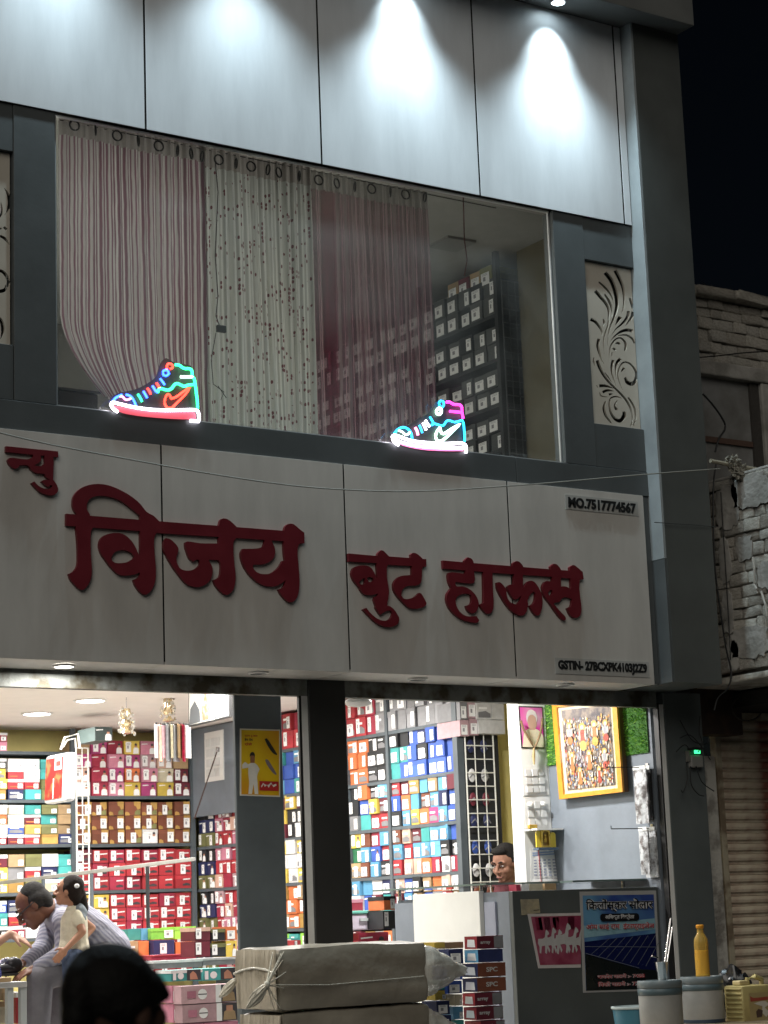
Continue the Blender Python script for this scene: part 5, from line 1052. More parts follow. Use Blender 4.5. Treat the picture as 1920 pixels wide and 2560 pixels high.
# ================================================================== RACKS, GRIDS AND HANGING GOODS
def grid(label, a, b, c, nu, nv, r, mat, cat='wire grid'):
    a, b, c = Vector(a), Vector(b), Vector(c); t = thing('wire_grid', label, cat, a); mb = MB()
    for i in range(nu+1): p = a+(b-a)*(i/nu); mb.tube([p, p+(c-a)], r*(1.4 if i in (0, nu) else 1), 6)
    for i in range(nv+1): p = a+(c-a)*(i/nv); q = Vector((0, -r*1.6, 0)); mb.tube([p+q, p+(b-a)+q], r, 6)
    tag(mb.build('wires', mat, t), kind='stuff'); return t
WIRE = M('wire_white', (.72, .72, .66), .4, var=.05)
grid('white wire grid on the end of the right rack beside the seller', (RX+.035, YB[4]-.045, 1.5), (RX+.30, YB[4]-.045, 1.5), (RX+.035, YB[4]-.045, 3.34), 3, 18, .0045, WIRE)
grid('tall white wire grid left of the brown boxes', (7.885, BF-.3, 1.5), (8.0, BF-.3, 1.5), (7.885, BF-.3, 3.34), 2, 22, .005, WIRE)
grid('dark wire grid on the end of the upstairs rack', (RX+.02, 1.90, UF+.02), (RX+.34, 1.90, UF+.02), (RX+.02, 1.90, 6.5), 5, 18, .004, M('wire_dark', (.09, .095, .1), .5))
for i, (z, c) in enumerate(((3.16,'cream'),(2.98,'navy'),(2.76,'white'),(2.58,'maroon'),(2.42,'navy'),(2.22,'blue'),(2.05,'white'),(1.88,'brown'))):
    t = thing('sandal_pair', ['uppermost','second','third','fourth','fifth','sixth','seventh','lowest'][i]+' '+c+' pair of sandals behind the white wire grid by the seller', 'sandals', (RX+.16, YB[4]-.02, z))
    for dx in (.06, .18):
        MB().ell((RX+.04+dx, YB[4]-.026, z+.05), (.034, .010, .052), None, 10, 6).build('sole', cm(c), t, smooth=True)
        MB().tube([(RX+.01+dx, YB[4]-.036, z+.03), (RX+.04+dx, YB[4]-.041, z+.06), (RX+.07+dx, YB[4]-.036, z+.03)], .005, 6).build('strap', cm('grey'), t)
def c1(x, y, yy): return Y(x/3.456, 1680+y/3.456, yy)
# white case with a red printed face
o = c1(560, 1115, 3.0); tp = c1(575, 690, 3.0); t = thing('hanging_case', 'white rounded plastic case with a red printed side hanging from a frame', 'case', o)
rx_ = c1(655, 1120, 3.0); d_ = X(375/3.456, 1680+1110/3.456, o.x)-o; d_.x = 0; d_.z = 0
R_ = (tp-o); U_ = Vector((rx_.x-o.x, 0, 0))
MB().obox(o, U_, R_, d_).build('shell', M('case_white', (.78, .8, .8), .3, var=.03), t, bevel=.022, smooth=True)
q0 = o+Vector((-.0015, 0, 0)); f = lambda a, c: q0+d_*a+R_*c+Vector((-.003, 0, 0))
MB().quad(f(.92,.08), f(.14,.08), f(.14,.92), f(.92,.92)).build('red_print', two_tone('case_red', (.62, .03, .03), (.7, .22, .08), 9, .52, .62, .35, 0), t)
MB().quad(*[x+Vector((-.002, 0, 0)) for x in (f(.5,.66), f(.17,.66), f(.17,.91), f(.5,.91))]).build('white_label', BARC, t); MB().quad(*[x+Vector((-.002, 0, 0)) for x in (f(.55,.08), f(.5,.08), f(.5,.5), f(.55,.5))]).build('white_stripe', BARC, t)
MB().quad(*[x+Vector((-.003, 0, 0)) for x in (f(.42,.74), f(.22,.74), f(.22,.84), f(.42,.84))]).build('label_mark', M('label_mark', (.45, .08, .06), .5), t)
fr = thing('case_frame', 'white wire frame above the hanging plastic case', 'frame', c1(600, 640, 3.05))
MB().tube([c1(525,670,3.05), c1(560,565,3.05), c1(672,535,3.05), c1(690,660,3.05)], .009, 6).build('wires', WIRE, fr); MB().tube([c1(545,650,3.05), c1(580,590,3.05), c1(650,575,3.05), c1(655,655,3.05)], .006, 6).build('inner_wire', WIRE, fr)
# sock packs on a rail
rk = thing('sock_rail', 'thin rail carrying sock packets high at the back of the shop', 'rail', c1(1480, 440, 3.6)); MB().tube([c1(1345,447,3.6), c1(1635,447,3.6), c1(1640,380,3.6)], .006, 6).build('rod', STEEL, rk)
for i in range(9):
    x = 1345+i*33; a = c1(x, 455+(i % 3)*4, 3.6); h = a.z-c1(x-10, 745+(i % 2)*30, 3.6).z; c = ['white','peach','rose','grey','cream','grey','tan','crimson','white'][i]
    t = thing('sock_packet', ['first','second','third','fourth','fifth','sixth','seventh','eighth','ninth'][i]+' sock packet from the left on the high rail, '+c, 'packet', a, 'sock packets on the high rail')
    R = Matrix.Rotation(.25*math.sin(i*2.1), 3, 'Z'); mb = MB()
    u_ = R @ Vector((.055, .05, 0)); n_ = R @ Vector((.012, -.012, 0)); oo = a-u_/2-Vector((0, 0, h)); mb.obox(oo, u_, Vector((0, 0, h)), n_); mb.build('packet', M('sock_'+c, CO[c], .35, var=.3, scale=30), t, bevel=.003)
    MB().obox(a-u_*.4+n_*.5-Vector((0, 0, .0)), u_*.8, Vector((0, 0, .015)), n_*.2).build('hanger', DARK, t)
for i, (x, yt, yb) in enumerate(((1092, 315, 540), (1450, 220, 435))):
    yy = 4.6; a, d = c1(x, yt, yy), c1(x, yb, yy); h = a.z-d.z; t = thing('hanging_ornament', ('left', 'right')[i]+' gold and silver ornament hanging from the shop ceiling', 'ornament', a, 'ornaments hanging from the ceiling')
    rr = random.Random(i); mb = MB(); mb.lathe([(.004, 0), (.03, -.01*h), (.055*h/.27, -.3*h), (.03, -.45*h), (.045, -.6*h), (.02, -.75*h), (.05, -.95*h), (.001, -h)], a, 12)
    mb.build('gold_cup', M('ornament_gold', (.72, .6, .4), .18, .9, var=.2, scale=60), t, smooth=True); mb = MB()
    for k in range(26): an = rr.uniform(0, 6.3); zz = rr.uniform(0, 1); mb.ell(a+Vector((math.cos(an)*(.045+.02*zz), math.sin(an)*.05, -h*zz)), (.014, .014, .018), None, 6, 4)
    tag(mb.build('glitter', M('ornament_silver', (.75, .72, .66), .15, .9, var=.2, scale=60), t), kind='stuff'); MB().tube([a, (a.x, a.y, CEILZ)], .002, 5).build('thread', CABLE, t)
# bowl lamp and camera under the housing
p = Y(895, 1755, .75); t = thing('round_wall_lamp', 'white round lamp hanging just under the shutter housing', 'lamp', p)
MB().lathe([(.001, .03), (.055, .028), (.085, .006), (.088, -.005), (.07, -.022), (.001, -.034)], p, 24).build('shade', WHITE, t, smooth=True); MB().tube([p+Vector((0, 0, .03)), p+Vector((-.02, .05, .18))], .012, 8).build('stem', WHITE, t)
p = Y(878, 1726, .62); t = thing('security_camera', 'small grey dome camera under the shutter housing by the dark pillar', 'camera', p)
MB().ell(p, (.032, .03, .036)).build('dome', M('dome_grey', (.3, .31, .32), .3), t, smooth=True); MB().ell(p+Vector((-.004, -.024, -.006)), (.012, .01, .012)).build('lens', CABLE, t, smooth=True); MB().tube([p+Vector((0, 0, .03)), p+Vector((.005, .0, .10))], .014, 8).build('mount', DARK, t)
MB().tube([p+Vector((-.02, 0, .03)), p+Vector((-.05, .01, .02)), p+Vector((-.03, .0, .07)), p+Vector((-.06, 0, .1))], .004, 6).build('cord', CABLE, t)
# clear storage crate
a, d = Y(884, 2326, 2.2), Y(958, 2326, 2.2); zt = Y(920, 2284, 2.2).z
t = thing('storage_crate', 'clear lilac storage crate with a teal lid right of the dark pillar', 'crate', a)
box('tub', (a.x-.06, 2.2, a.z), (d.x, 2.5, zt), M('tub_lilac', (.62, .56, .66), .25, var=.05), t, bevel=.01); box('lid', (a.x-.07, 2.19, zt+.001), (d.x+.01, 2.51, zt+.022), M('lid_teal', (.16, .5, .42), .35), t, bevel=.005); box('handle', (a.x+.05, 2.185, zt-.05), (a.x+.13, 2.199, zt-.03), M('handle_grey', (.5, .55, .55), .4), t)
for i, c in enumerate(('navy', 'blue', 'orange', 'white')):
    t = thing('folded_packet', c+' packet standing on edge right of the clear crate', 'packet', (d.x+.02+i*.014, 2.25, a.z)); box('card', (d.x+.018+i*.0145, 2.2+.01*i, a.z), (d.x+.030+i*.0145, 2.38, zt-.012), cm(c), t)
# railing running into the shop and a steel bench
ra, rb = Y(482, 2143, 4.0), Y(-40, 2208, 6.15); t = thing('stair_railing', 'steel railing running back into the shop behind the bending man', 'railing', ra)
mb = MB(); dv = rb-ra; mb.obox(ra+Vector((0, 0, -.028)), dv, Vector((0, 0, .028)), Vector((.03, .01, 0))); mb.build('handrail', M('rail_steel', (.42, .42, .4), .35, .5, var=.15), t, bevel=.003)
for px, yb, mt in ((368, 2412, M('post_black', (.03, .03, .032), .35)), (230, 2330, FRAME), (108, 2330, FRAME)):
    k = min(((Vector(ra+dv*i/200)) for i in range(201)), key=lambda q: abs(project(q)[0]-px)); z0 = Y(px, yb, k.y).z
    MB().tube([(k.x, k.y, z0 if px != 368 else FLOOR), (k.x, k.y, k.z-.029)], .015, 10).build('post', mt, t, smooth=True)
def J(x, y, yy): return Y(x/3.456, 2120+y/3.456, yy)
ba, bb = J(-260, 1148, 1.85), J(236, 1152, 1.85); t = thing('steel_bench', 'steel edged bench at the left on which a shoe is fitted', 'bench', ba)
zt = bb.z; bh = zt-J(236, 1200, 1.85).z
box('seat', (ba.x, 1.85, zt-bh), (bb.x, 2.25, zt), M('bench_steel', (.45, .46, .46), .35, .6, var=.2), t, bevel=.004)
for px in (-180, 85, 200): p = J(px, 1202, 1.88); box('leg', (p.x-.02, 1.87, FLOOR), (p.x+.02, 1.91, zt-bh-.001), M('bench_leg', (.3, .32, .32), .5), t)
t = thing('paper_bag', 'beige paper and open box lid on the bench end', 'paper', J(40, 1140, 1.9)); a, d = J(-60, 1140, 1.9), J(88, 1140, 1.9)
box('paper', (a.x, 1.88, zt+.001), (d.x, 2.02, zt+.028), cm('tan'), t, bevel=.004)
P2 = [('red', 140, 1250, 230, 1520), ('cream', 0, 1330, 70, 1520), ('tan', 20, 1210, 74, 1320)]
for c, x0, y0, x1, y1 in P2:
    a, d = J(x0, y1, 2.3), J(x1, y1, 2.3); tz = J(x0, y0, 2.3).z; t = thing('carton', c+' carton under the steel bench at the left', 'carton', a); box('body', (a.x, 2.3, a.z), (d.x, 2.5, tz), cm(c), t, bevel=.003); box('flap', (a.x-.002, 2.297, tz-.03), (d.x+.002, 2.502, tz+.001), cm('white' if c == 'red' else 'tan'), t)

# ================================================================== GOODS AND THINGS IN FRONT OF THE SHOP
# wrapped bundles
KRAFT = two_tone('bundle_wrap', (.31, .28, .225), (.21, .185, .145), 2.5, .35, .7, .38, .35, (1, 1, 3))
JUTE = M('bundle_end', (.42, .37, .29), .7, var=.2, scale=30, bump=.3, bscale=70, stretch=(1, 8, .6))
CLEAR = M('clear_wrap', (.5, .48, .42), .22, var=.1, scale=10, bump=.6, bscale=18, spec=.6)
BF_ = -.30
def bundle(label, px0, pyt, px1, pyb, z0=None, z1=None, seed=0, tie=True):
    a, d = Y(px0, pyt, BF_), Y(px1, pyt-13, BF_); zt = z1 if z1 is not None else a.z; zb = z0 if z0 is not None else Y(px0, pyb, BF_).z
    dep = .46; t = thing('wrapped_bundle', label, 'bundle', (a.x, BF_, zb), 'wrapped bundles stacked in front of the shop')
    rr = random.Random(seed); nx, ny, nz = 24, 10, 8; mb = MB(); L_, H = d.x-a.x, zt-zb; idx = {}
    from mathutils import noise
    def pt(u, v, w_):
        p = Vector((u*L_, v*dep, w_*H)); c = Vector((L_/2, dep/2, H/2)); r = .03
        q = Vector((min(max(p.x, r), L_-r), min(max(p.y, r), dep-r), min(max(p.z, r), H-r))); e = p-q
        if e.length > 1e-6: p = q+e.normalized()*min(e.length, r)
        n3 = noise.noise(Vector((u*3+seed*7, v*2, w_*2.2)))*.014+noise.noise(Vector((u*9, v*6+seed, w_*7)))*.004
        bul = .012*math.sin(math.pi*u)*math.sin(math.pi*w_)
        o = (p-c); o = Vector((o.x/L_, o.y/dep, o.z/H))
        return Vector((a.x, BF_, zb))+p+o*n3*2+Vector((0, -bul if v == 0 else 0, 0))
    def g(i, j, k):
        if (i, j, k) not in idx: idx[(i, j, k)] = len(mb.v); mb.v.append(tuple(pt(i/nx, j/ny, k/nz)))
        return idx[(i, j, k)]
    for i in range(nx):
        for k in range(nz): mb.f += [(g(i,0,k), g(i+1,0,k), g(i+1,0,k+1), g(i,0,k+1)), (g(i+1,ny,k), g(i,ny,k), g(i,ny,k+1), g(i+1,ny,k+1))]; mb.m += [0, 0]
        for j in range(ny): mb.f += [(g(i,j,nz), g(i+1,j,nz), g(i+1,j+1,nz), g(i,j+1,nz)), (g(i,j+1,0), g(i+1,j+1,0), g(i+1,j,0), g(i,j,0))]; mb.m += [0, 0]
    for j in range(ny):
        for k in range(nz): mb.f += [(g(nx,j,k), g(nx,j+1,k), g(nx,j+1,k+1), g(nx,j,k+1)), (g(0,j+1,k), g(0,j,k), g(0,j,k+1), g(0,j+1,k+1))]; mb.m += [0, 0]
    mb.build('wrapping', KRAFT, t, smooth=True)
    # gathered cloth end with ribs
    mb = MB(); n = 90; m_ = 14
    for i in range(n+1):
        y = BF_+.012+(dep-.024)*i/n; rib = .006*abs(math.sin(i*.9+1.3*math.sin(i*.37)))+.004*math.sin(i*2.3)
        for k in range(m_+1):
            w_ = k/m_; z = zb+.012+(H-.024)*w_
            fade = min(1, 4*w_*(1-w_)+.35)*(1 if w_ > .52 else .35)
            mb.v.append((a.x-.006-rib*fade-.006*math.sin(math.pi*w_), y, z))
    for i in range(n):
        for k in range(m_): q = i*(m_+1)+k; mb.f.append((q, q+1, q+m_+2, q+m_+1)); mb.m.append(0)
    mb.build('gathered_end', JUTE, t, smooth=True)
    if tie:
        zz = zb+H*.5; ym = BF_-.01
        mb = MB(); pts = []
        for i in range(13): yy = BF_+dep*i/12; pts.append((a.x-.018-.004*math.sin(i*2), yy, zz+.03+.03*math.sin(math.pi*i/12)))
        mb.tube(pts, [.005+.003*abs(math.sin(i*1.7)) for i in range(13)], 8); mb.build('twist', CLEAR, t, smooth=True)
        CL2 = M('tie_film', (.62, .58, .48), .35, var=.15, scale=20, bump=.6, bscale=40, stretch=(4, 1, 1))
        k0 = Y(px0-28, 2462, BF_-.03)
        def leafy(name, p, q, wdt, th=.012):
            p, q = Vector(p), Vector(q); mb = MB(); d_ = q-p; nrm = fw.copy(); side = d_.cross(nrm).normalized()
            n1, n2 = 10, 8; base = len(mb.v)
            for i in range(n1+1):
                u = i/n1; wd = wdt*math.sin(math.pi*min(1, u*.92+.06))**.8
                for j in range(n2+1): s_ = j/n2*2-1; mb.v.append(tuple(p+d_*u+side*wd*s_-nrm*(th*(1-s_*s_)+.004*math.sin(j*2.5+u*3))))
            for i in range(n1):
                for j in range(n2): e = i*(n2+1)+j; mb.f.append((e, e+1, e+n2+2, e+n2+1)); mb.m.append(0)
            o_ = mb.build(name, CL2, t, smooth=True); so_ = o_.modifiers.new('t', 'SOLIDIFY'); so_.thickness = .004
        leafy('tie_bow', k0, Y(px0-78, 2520, BF_+.08), .032); leafy('tie_bow', Y(px0-104, 2448, BF_+.42), Y(px0-146, 2492, BF_+.44), .026)
        mb = MB(); mb.ell(k0, (.017, .014, .02)); mb.build('knot', CL2, t, smooth=True)
        for j, (qx, qy) in enumerate(((15,2378),(8,2384),(0,2380),(12,2400),(-14,2384),(20,2430),(14,2470),(5,2520),(-4,2522))):
            q = Y(px0+qx, qy, BF_-.012 if qx > 0 else BF_+.02); 
            if qx <= 0: q.x = a.x-.022
            MB().tube([k0, (k0+q)/2+Vector((-.006, -.008, 0)), q], [.007, .0035, .002], 6).build('gathered_fold', CL2, t, smooth=True)
        MB().tube([k0, Y(820, 2462, BF_-.022), Y(1060, 2440, BF_-.022)], .0022, 6).build('cord', CL2, t)
    # loose film bulging past the right end
    mb = MB(); n1, n2 = 12, 16; xr = d.x-.02
    for i in range(n1+1):
        u = i/n1; ex = .34*u; hs = (1-u**1.3)*.93+.05; zc = zb+H*(.5-.02*u)
        for j in range(n2):
            an = 2*math.pi*j/n2; cx_, sx_ = math.cos(an), math.sin(an); cx_ = math.copysign(abs(cx_)**.45, cx_); sx_ = math.copysign(abs(sx_)**.45, sx_)
            nn = noise.noise(Vector((u*5+seed, cx_*2, sx_*2)))*.022
            mb.v.append((xr+ex+nn*.6, BF_+dep*(.5-.3*u)+(dep*.5*hs+nn)*cx_, zc+(H*.49*hs+nn)*sx_))
    for i in range(n1):
        for j in range(n2): mb.f.append((i*n2+j, i*n2+(j+1) % n2, (i+1)*n2+(j+1) % n2, (i+1)*n2+j)); mb.m.append(0)
    mb.f.append(tuple(n1*n2+j for j in range(n2))); mb.m.append(0)
    film = bpy.data.materials.get('loose_film')
    if not film:
        film = M('loose_film', (.5, .48, .42), .25, var=.15, scale=9, bump=.7, bscale=16, spec=.7); film.node_tree.nodes['Principled BSDF'].inputs['Alpha'].default_value = .8
    mb.build('loose_film', film, t, smooth=True)
    return zb, zt
z0, z1 = bundle('topmost wrapped bundle tied with film bows at its left end', 695, 2368, 1068, 2530, seed=1)
for i, lb in enumerate(('second wrapped bundle under the tied one, cut by the picture edge', 'third bundle from the top below the picture edge', 'lowest bundle of the stack below the picture edge')):
    bundle(lb, 702, 2368, 1072, 2530, z0-.004-(i+1)*.42+.03 if False else z0-.008-.40*(i+1)+.0, z0-.008-.40*i-.0, seed=i+2, tie=False)
# two water cans on a table with a steel tumbler and an oil bottle
TZ = Y(1650, 2572, -.5).z
tt = thing('stall_table', 'low table carrying the two water cans at the lower right', 'table', (9., -.5, 0)); box('top', (8.0, -.85, TZ-.03), (9.35, -.05, TZ), M('table_wood', (.2, .14, .08), .6), tt)
for x in (8.05, 9.3):
    for y in (-.82, -.08): box('leg', (x-.025, y-.025, 0), (x+.025, y+.025, TZ-.031), M('table_wood', (.2, .14, .08), .6), tt)
CANB = M('can_body', (.30, .30, .285), .42, var=.12, scale=7); CANT = M('can_teal', (.075, .105, .115), .4, var=.1)
def can(label, pxc, pyt, y, dark=False):
    c = Y(pxc, pyt, y); r = .132; h = c.z-TZ; b = Vector((c.x, y, TZ)); t = thing('water_can', label, 'water can', b, 'water cans on the table')
    MB().lathe([(r*.92, 0), (r*.97, .02), (r*.975, h*.55), (r*.98, h-.085)], b, 40).build('body', CANB, t, smooth=True)
    MB().lathe([(r*.981, h-.086), (r*1.005, h-.082), (r*1.005, h-.05), (r*.985, h-.047)], b, 40).build('band', CANT, t, smooth=True)
    MB().lathe([(r*.986, h-.046), (r*1.01, h-.042), (r*1.01, h-.012), (r*.98, h-.002), (r*.88, h-.001), (r*.86, h-.008), (.001, h-.006)], b, 40).build('lid', M('can_lid', (.14, .165, .17), .35, var=.1), t, smooth=True)
    if dark: MB().lathe([(r*.93, -.0), (r*.99, .001), (r*.99, .022), (r*.98, .023)], b, 40).build('base_band', M('can_base', (.03, .045, .07), .4), t, smooth=True)
    return b, h
b1, h1 = can('nearer grey water can with a steel tumbler on its teal lid', 1648, 2450, -.52)
b2, h2 = can('second grey water can behind, with the amber bottle on it', 1753, 2440, -.27, True)
p = Y(1656, 2439, -.52); p.z = b1.z+h1-.003; t = thing('steel_tumbler', 'tall flared steel tumbler holding two shiny rods', 'tumbler', p)
MB().lathe([(.001, 0), (.024, 0), (.026, .004), (.040, .105), (.042, .107), (.038, .106), (.024, .008)], p, 28).build('cup', STEEL, t, smooth=True)
for k, (x0, y0, x1, y1) in enumerate(((1662, 2405, 1677, 2296), (1668, 2406, 1681, 2318))):
    q = thing('steel_rod', ('longer', 'shorter')[k]+' bright steel rod standing in the tumbler', 'rod', Y(x0, y0, -.52)); MB().tube([Y(x0, y0, -.52), Y(x1, y1, -.50)], .0062, 10).build('rod', M('rod_steel', (.8, .8, .8), .12, 1., var=0), q, smooth=True)
MB().tube([Y(1645, 2394, -.53), Y(1630, 2390, -.53)], [.004, .006], 8).build('spoon_tip', STEEL, t)
p = Y(1757, 2431, -.3); p.z = b2.z+h2-.005; hb_ = Y(1745, 2312, -.3).z-p.z; k_ = hb_/.275
AMB = M('amber_glass', (.9, .62, .16), .12, var=0, trans=.75); AMB.node_tree.nodes['Principled BSDF'].inputs['IOR'].default_value = 1.2
t = thing('amber_bottle', 'amber bottle with a narrow capped neck standing on the rear can', 'bottle', p)
MB().lathe([(.001, 0), (.036*k_, 0), (.04*k_, .006), (.038*k_, .02), (.038*k_, .17*k_), (.036*k_, .2*k_), (.02*k_, .228*k_), (.0175*k_, .232*k_), (.0175*k_, .255*k_)], p, 16).build('body', AMB, t, smooth=True)
MB().lathe([(.019*k_, .2551*k_), (.021*k_, .258*k_), (.021*k_, .272*k_), (.017*k_, .275*k_), (.001, .275*k_)], p, 20).build('cap', M('cap_orange', (.7, .3, .03), .4), t, smooth=True)
MB().lathe([(.001, .01), (.033*k_, .01), (.034*k_, .14*k_), (.001, .141*k_)], p, 16).build('oil', M('oil_yellow', (.85, .6, .12), .2, var=0), t, smooth=True)
# oil jerrycan, black bag, blue bin at the lower right
def hb8(x, y, yy): return Y(1440+x/3.456, 2120+y/3.456, yy)
a = hb8(1460, 1560, -.45); zt = hb8(1470, 1190, -.45).z; t = thing('oil_can', 'yellow ribbed oil can with a faded printed panel at the right edge', 'oil can', a); w_ = .24
JC = M('oilcan_yellow', (.36, .29, .12), .4, var=.15, scale=10)
mb = MB(); mb.box((a.x, -.45, TZ-.06), (a.x+w_, -.28, zt)); mb.build('body', JC, t, bevel=.014, smooth=True)
for i in range(9): zz = TZ-.04+i*.028; MB().box((a.x-.004, -.44, zz), (a.x+.012, -.30, zz+.014)).build('rib', JC, t, bevel=.004)
MB().tube([(a.x+.13, -.36, zt), (a.x+.13, -.36, zt+.035), (a.x+.19, -.36, zt+.05), (a.x+.25, -.36, zt+.03), (a.x+.25, -.36, zt-.01)], .016, 10).build('handle', JC, t, smooth=True)
box('spout_cap', (a.x+.03, -.40, zt+.001), (a.x+.10, -.33, zt+.03), M('oilcan_cap', (.5, .4, .2), .4), t, bevel=.006)
lb = Board('x', '', '', (a.x+.05, -.4515, TZ-.02), (a.x+.225, -.4515, TZ-.02), (a.x+.225, -.4515, zt-.045), (a.x+.05, -.4515, zt-.045), M('oil_label', (.34, .27, .13), .4), .001, None, t)
lb.poly('red_mark', smooth_loop([(.05,.72),(.9,.75),(.9,.85),(.2,.84),(.05,.9)]), flatmat('oil_red', (.3, .06, .04))); lb.poly('white_mark', smooth_loop([(.2,.66),(.7,.72),(.95,.6),(.7,.5),(.95,.35),(.75,.2),(.55,.35),(.6,.55),(.4,.6)]), flatmat('oil_white', (.55, .52, .45))); lb.poly('dark_mark', smooth_loop([(.3,.2),(.55,.22),(.6,.42),(.4,.48),(.28,.4)]), flatmat('oil_dark', (.08, .05, .04)))
t = thing('black_bag', 'crumpled black plastic bag between the rear can and the oil can', 'bag', hb8(1370, 1400, -.2)); mb = MB(); c0 = hb8(1375, 1240, -.15)
from mathutils import noise
def crumple(mb, c, r, amp, fr, nu=28, nv=18, seed=0):
    mb.ell(c, r, None, nu, nv)
    for i, v in enumerate(mb.v):
        q = Vector(v)-c; k = 1+amp*noise.noise(Vector((q.x/r[0], q.y/r[1], q.z/r[2]))*fr+Vector((seed, 0, 0))); mb.v[i] = tuple(c+q*k)
crumple(mb, c0, (.11, .09, .14), .5, 2.4); mb.build('bag', M('black_plastic', (.012, .012, .013), .25, var=.1, spec=.6), t, smooth=True)
t = thing('blue_bin', 'small blue tub with a pale rim left of the near can', 'tub', hb8(500, 1500, -.3)); c0 = hb8(515, 1368, -.3)
MB().lathe([(.11, -.25), (.14, -.012), (.14, 0)], c0, 28).build('tub', M('tub_blue', (.05, .17, .24), .4), t, smooth=True); MB().lathe([(.141, -.012), (.148, -.01), (.148, .002), (.135, .003), (.13, -.02)], c0, 28).build('rim', M('tub_rim', (.4, .46, .46), .4), t, smooth=True)
# ================================================================== PEOPLE
def body(name, prims, vox, mat, parent, sm=6):
    mb = MB()
    for p in prims:
        if p[0] == 'c': mb.cap(p[1], p[2], p[3], p[4])
        else: mb.ell(p[1], p[2], p[3] if len(p) > 3 else None, 18, 12)
    me = mb.mesh('raw', mat); o = bpy.data.objects.new('raw', me); COL.objects.link(o)
    bm = bmesh.new(); bm.from_mesh(me); bmesh.ops.recalc_face_normals(bm, faces=bm.faces); bm.to_mesh(me); bm.free()
    r = o.modifiers.new('r', 'REMESH'); r.mode = 'VOXEL'; r.voxel_size = vox
    s_ = o.modifiers.new('s', 'SMOOTH'); s_.factor = .5; s_.iterations = sm
    dg = bpy.context.evaluated_depsgraph_get(); dg.update()
    m2 = bpy.data.meshes.new_from_object(o.evaluated_get(dg)); bpy.data.objects.remove(o); m2.name = name
    m2.materials.clear(); m2.materials.append(mat); m2.polygons.foreach_set('use_smooth', [True]*len(m2.polygons))
    return link(bpy.data.objects.new(name, m2), parent)
def frame(f, u=(0, 0, 1)):
    f = Vector(f).normalized(); u = Vector(u); u = (u-f*u.dot(f)).normalized(); s_ = u.cross(f)      # s_: the head's left
    return f, u, s_, Matrix((s_, f, u)).transposed()                                              # local x = side, y = forward, z = up
def head(c, f, u, h):
    """Skin shapes of a head of height h centred at c, and a function for placing its features."""
    f, u, s_, R = frame(f, u); k = h/.23; c = Vector(c)
    def q(a, b, d): return c+(s_*a+f*b+u*d)*k
    E = lambda p, r: ('e', q(*p), tuple(x*k for x in r), R)
    pr = [E((0,-.012,.028),(.074,.093,.085)), E((0,.02,-.045),(.056,.066,.062)), E((0,.058,-.092),(.026,.026,.02)), ('c', q(0,.086,.008), .0095*k, q(0,.108,-.03), .0135*k), E((.014,.094,-.034),(.012,.014,.009)), E((-.014,.094,-.034),(.012,.014,.009)),
          E((.075,-.012,-.008),(.011,.02,.03)), E((-.075,-.012,-.008),(.011,.02,.03)), ('c', q(.05,.072,.026), .01*k, q(-.05,.072,.026), .01*k), E((0,.082,-.062),(.024,.014,.008)), E((0,.08,-.072),(.021,.014,.008)), E((.038,.05,-.03),(.026,.028,.026)), E((-.038,.05,-.03),(.026,.028,.026))]
    return pr, q, R, k
EYEW = M('eye_white', (.36, .33, .31), .5, var=0); DKH = M('hair_black', (.010, .009, .008), .75, spec=.12, var=.3, scale=60, bump=.4, bscale=120, stretch=(1, 1, 5)); LIP = M('lip', (.2, .06, .05), .5, var=0)
def face(q, R, k, parent, skin):
    for sx_ in (1, -1):
        mb = MB(); mb.ell(q(.031*sx_, .077, .004), (.0125*k, .006*k, .0048*k), R, 10, 8); e = mb.build('eye', EYEW, parent, smooth=True)
        mb = MB(); mb.ell(q(.031*sx_, .0815, .004), (.0056*k, .004*k, .0052*k), R, 10, 8); mb.build('pupil', M('pupil', (.01, .008, .006), .2, var=0), e, smooth=True)
        MB().tube([q(.05*sx_, .075, .026), q(.033*sx_, .086, .033), q(.014*sx_, .09, .027)], [.003*k, .0055*k, .004*k], 6).build('eyebrow', DKH, parent, smooth=True)
    MB().tube([q(.022, .089, -.067), q(0, .097, -.066), q(-.022, .089, -.067)], [.002*k, .0042*k, .002*k], 6).build('mouth', LIP, parent, smooth=True)
def hand(wr, d, pn, L=.17, curl=.5, spread=1., side=1):
    """Shapes of a hand from wrist wr pointing along d; pn is the palm normal; side +1 puts the thumb on d x pn."""
    d = Vector(d).normalized(); pn = Vector(pn); pn = (pn-d*pn.dot(d)).normalized(); s_ = d.cross(pn)*side; wr = Vector(wr); k = L/.17
    pr = [('c', wr, .024*k, wr+d*.03*k, .026*k), ('e', wr+d*.05*k, (.040*k, .050*k, .016*k), Matrix((s_, d, pn)).transposed())]
    for i, (o, ln, r) in enumerate(((.03, .07, .0088), (.010, .078, .009), (-.010, .072, .0086), (-.029, .056, .0078))):
        b = wr+d*.088*k+s_*o*k*spread; d1 = (d+s_*o*3*(spread-.6)+pn*curl*.5).normalized(); m_ = b+d1*ln*.52*k; d2 = (d1+pn*curl*1.1).normalized(); e = m_+d2*ln*.48*k
        pr += [('c', wr+d*.06*k+s_*o*.8*k, r*k*1.05, b, r*k), ('c', b, r*k, m_, r*.92*k), ('c', m_, r*.92*k, e, r*.75*k)]
    tb = wr+d*.03*k+s_*.032*k; tm = tb+(d*.6+s_*.8+pn*.25).normalized()*.036*k; te = tm+(d*.95+s_*.25+pn*.35).normalized()*.03*k
    return pr+[('c', wr+d*.015*k+s_*.012*k, .014*k, tb, .0125*k), ('c', tb, .0125*k, tm, .0105*k), ('c', tm, .0105*k, te, .008*k)]
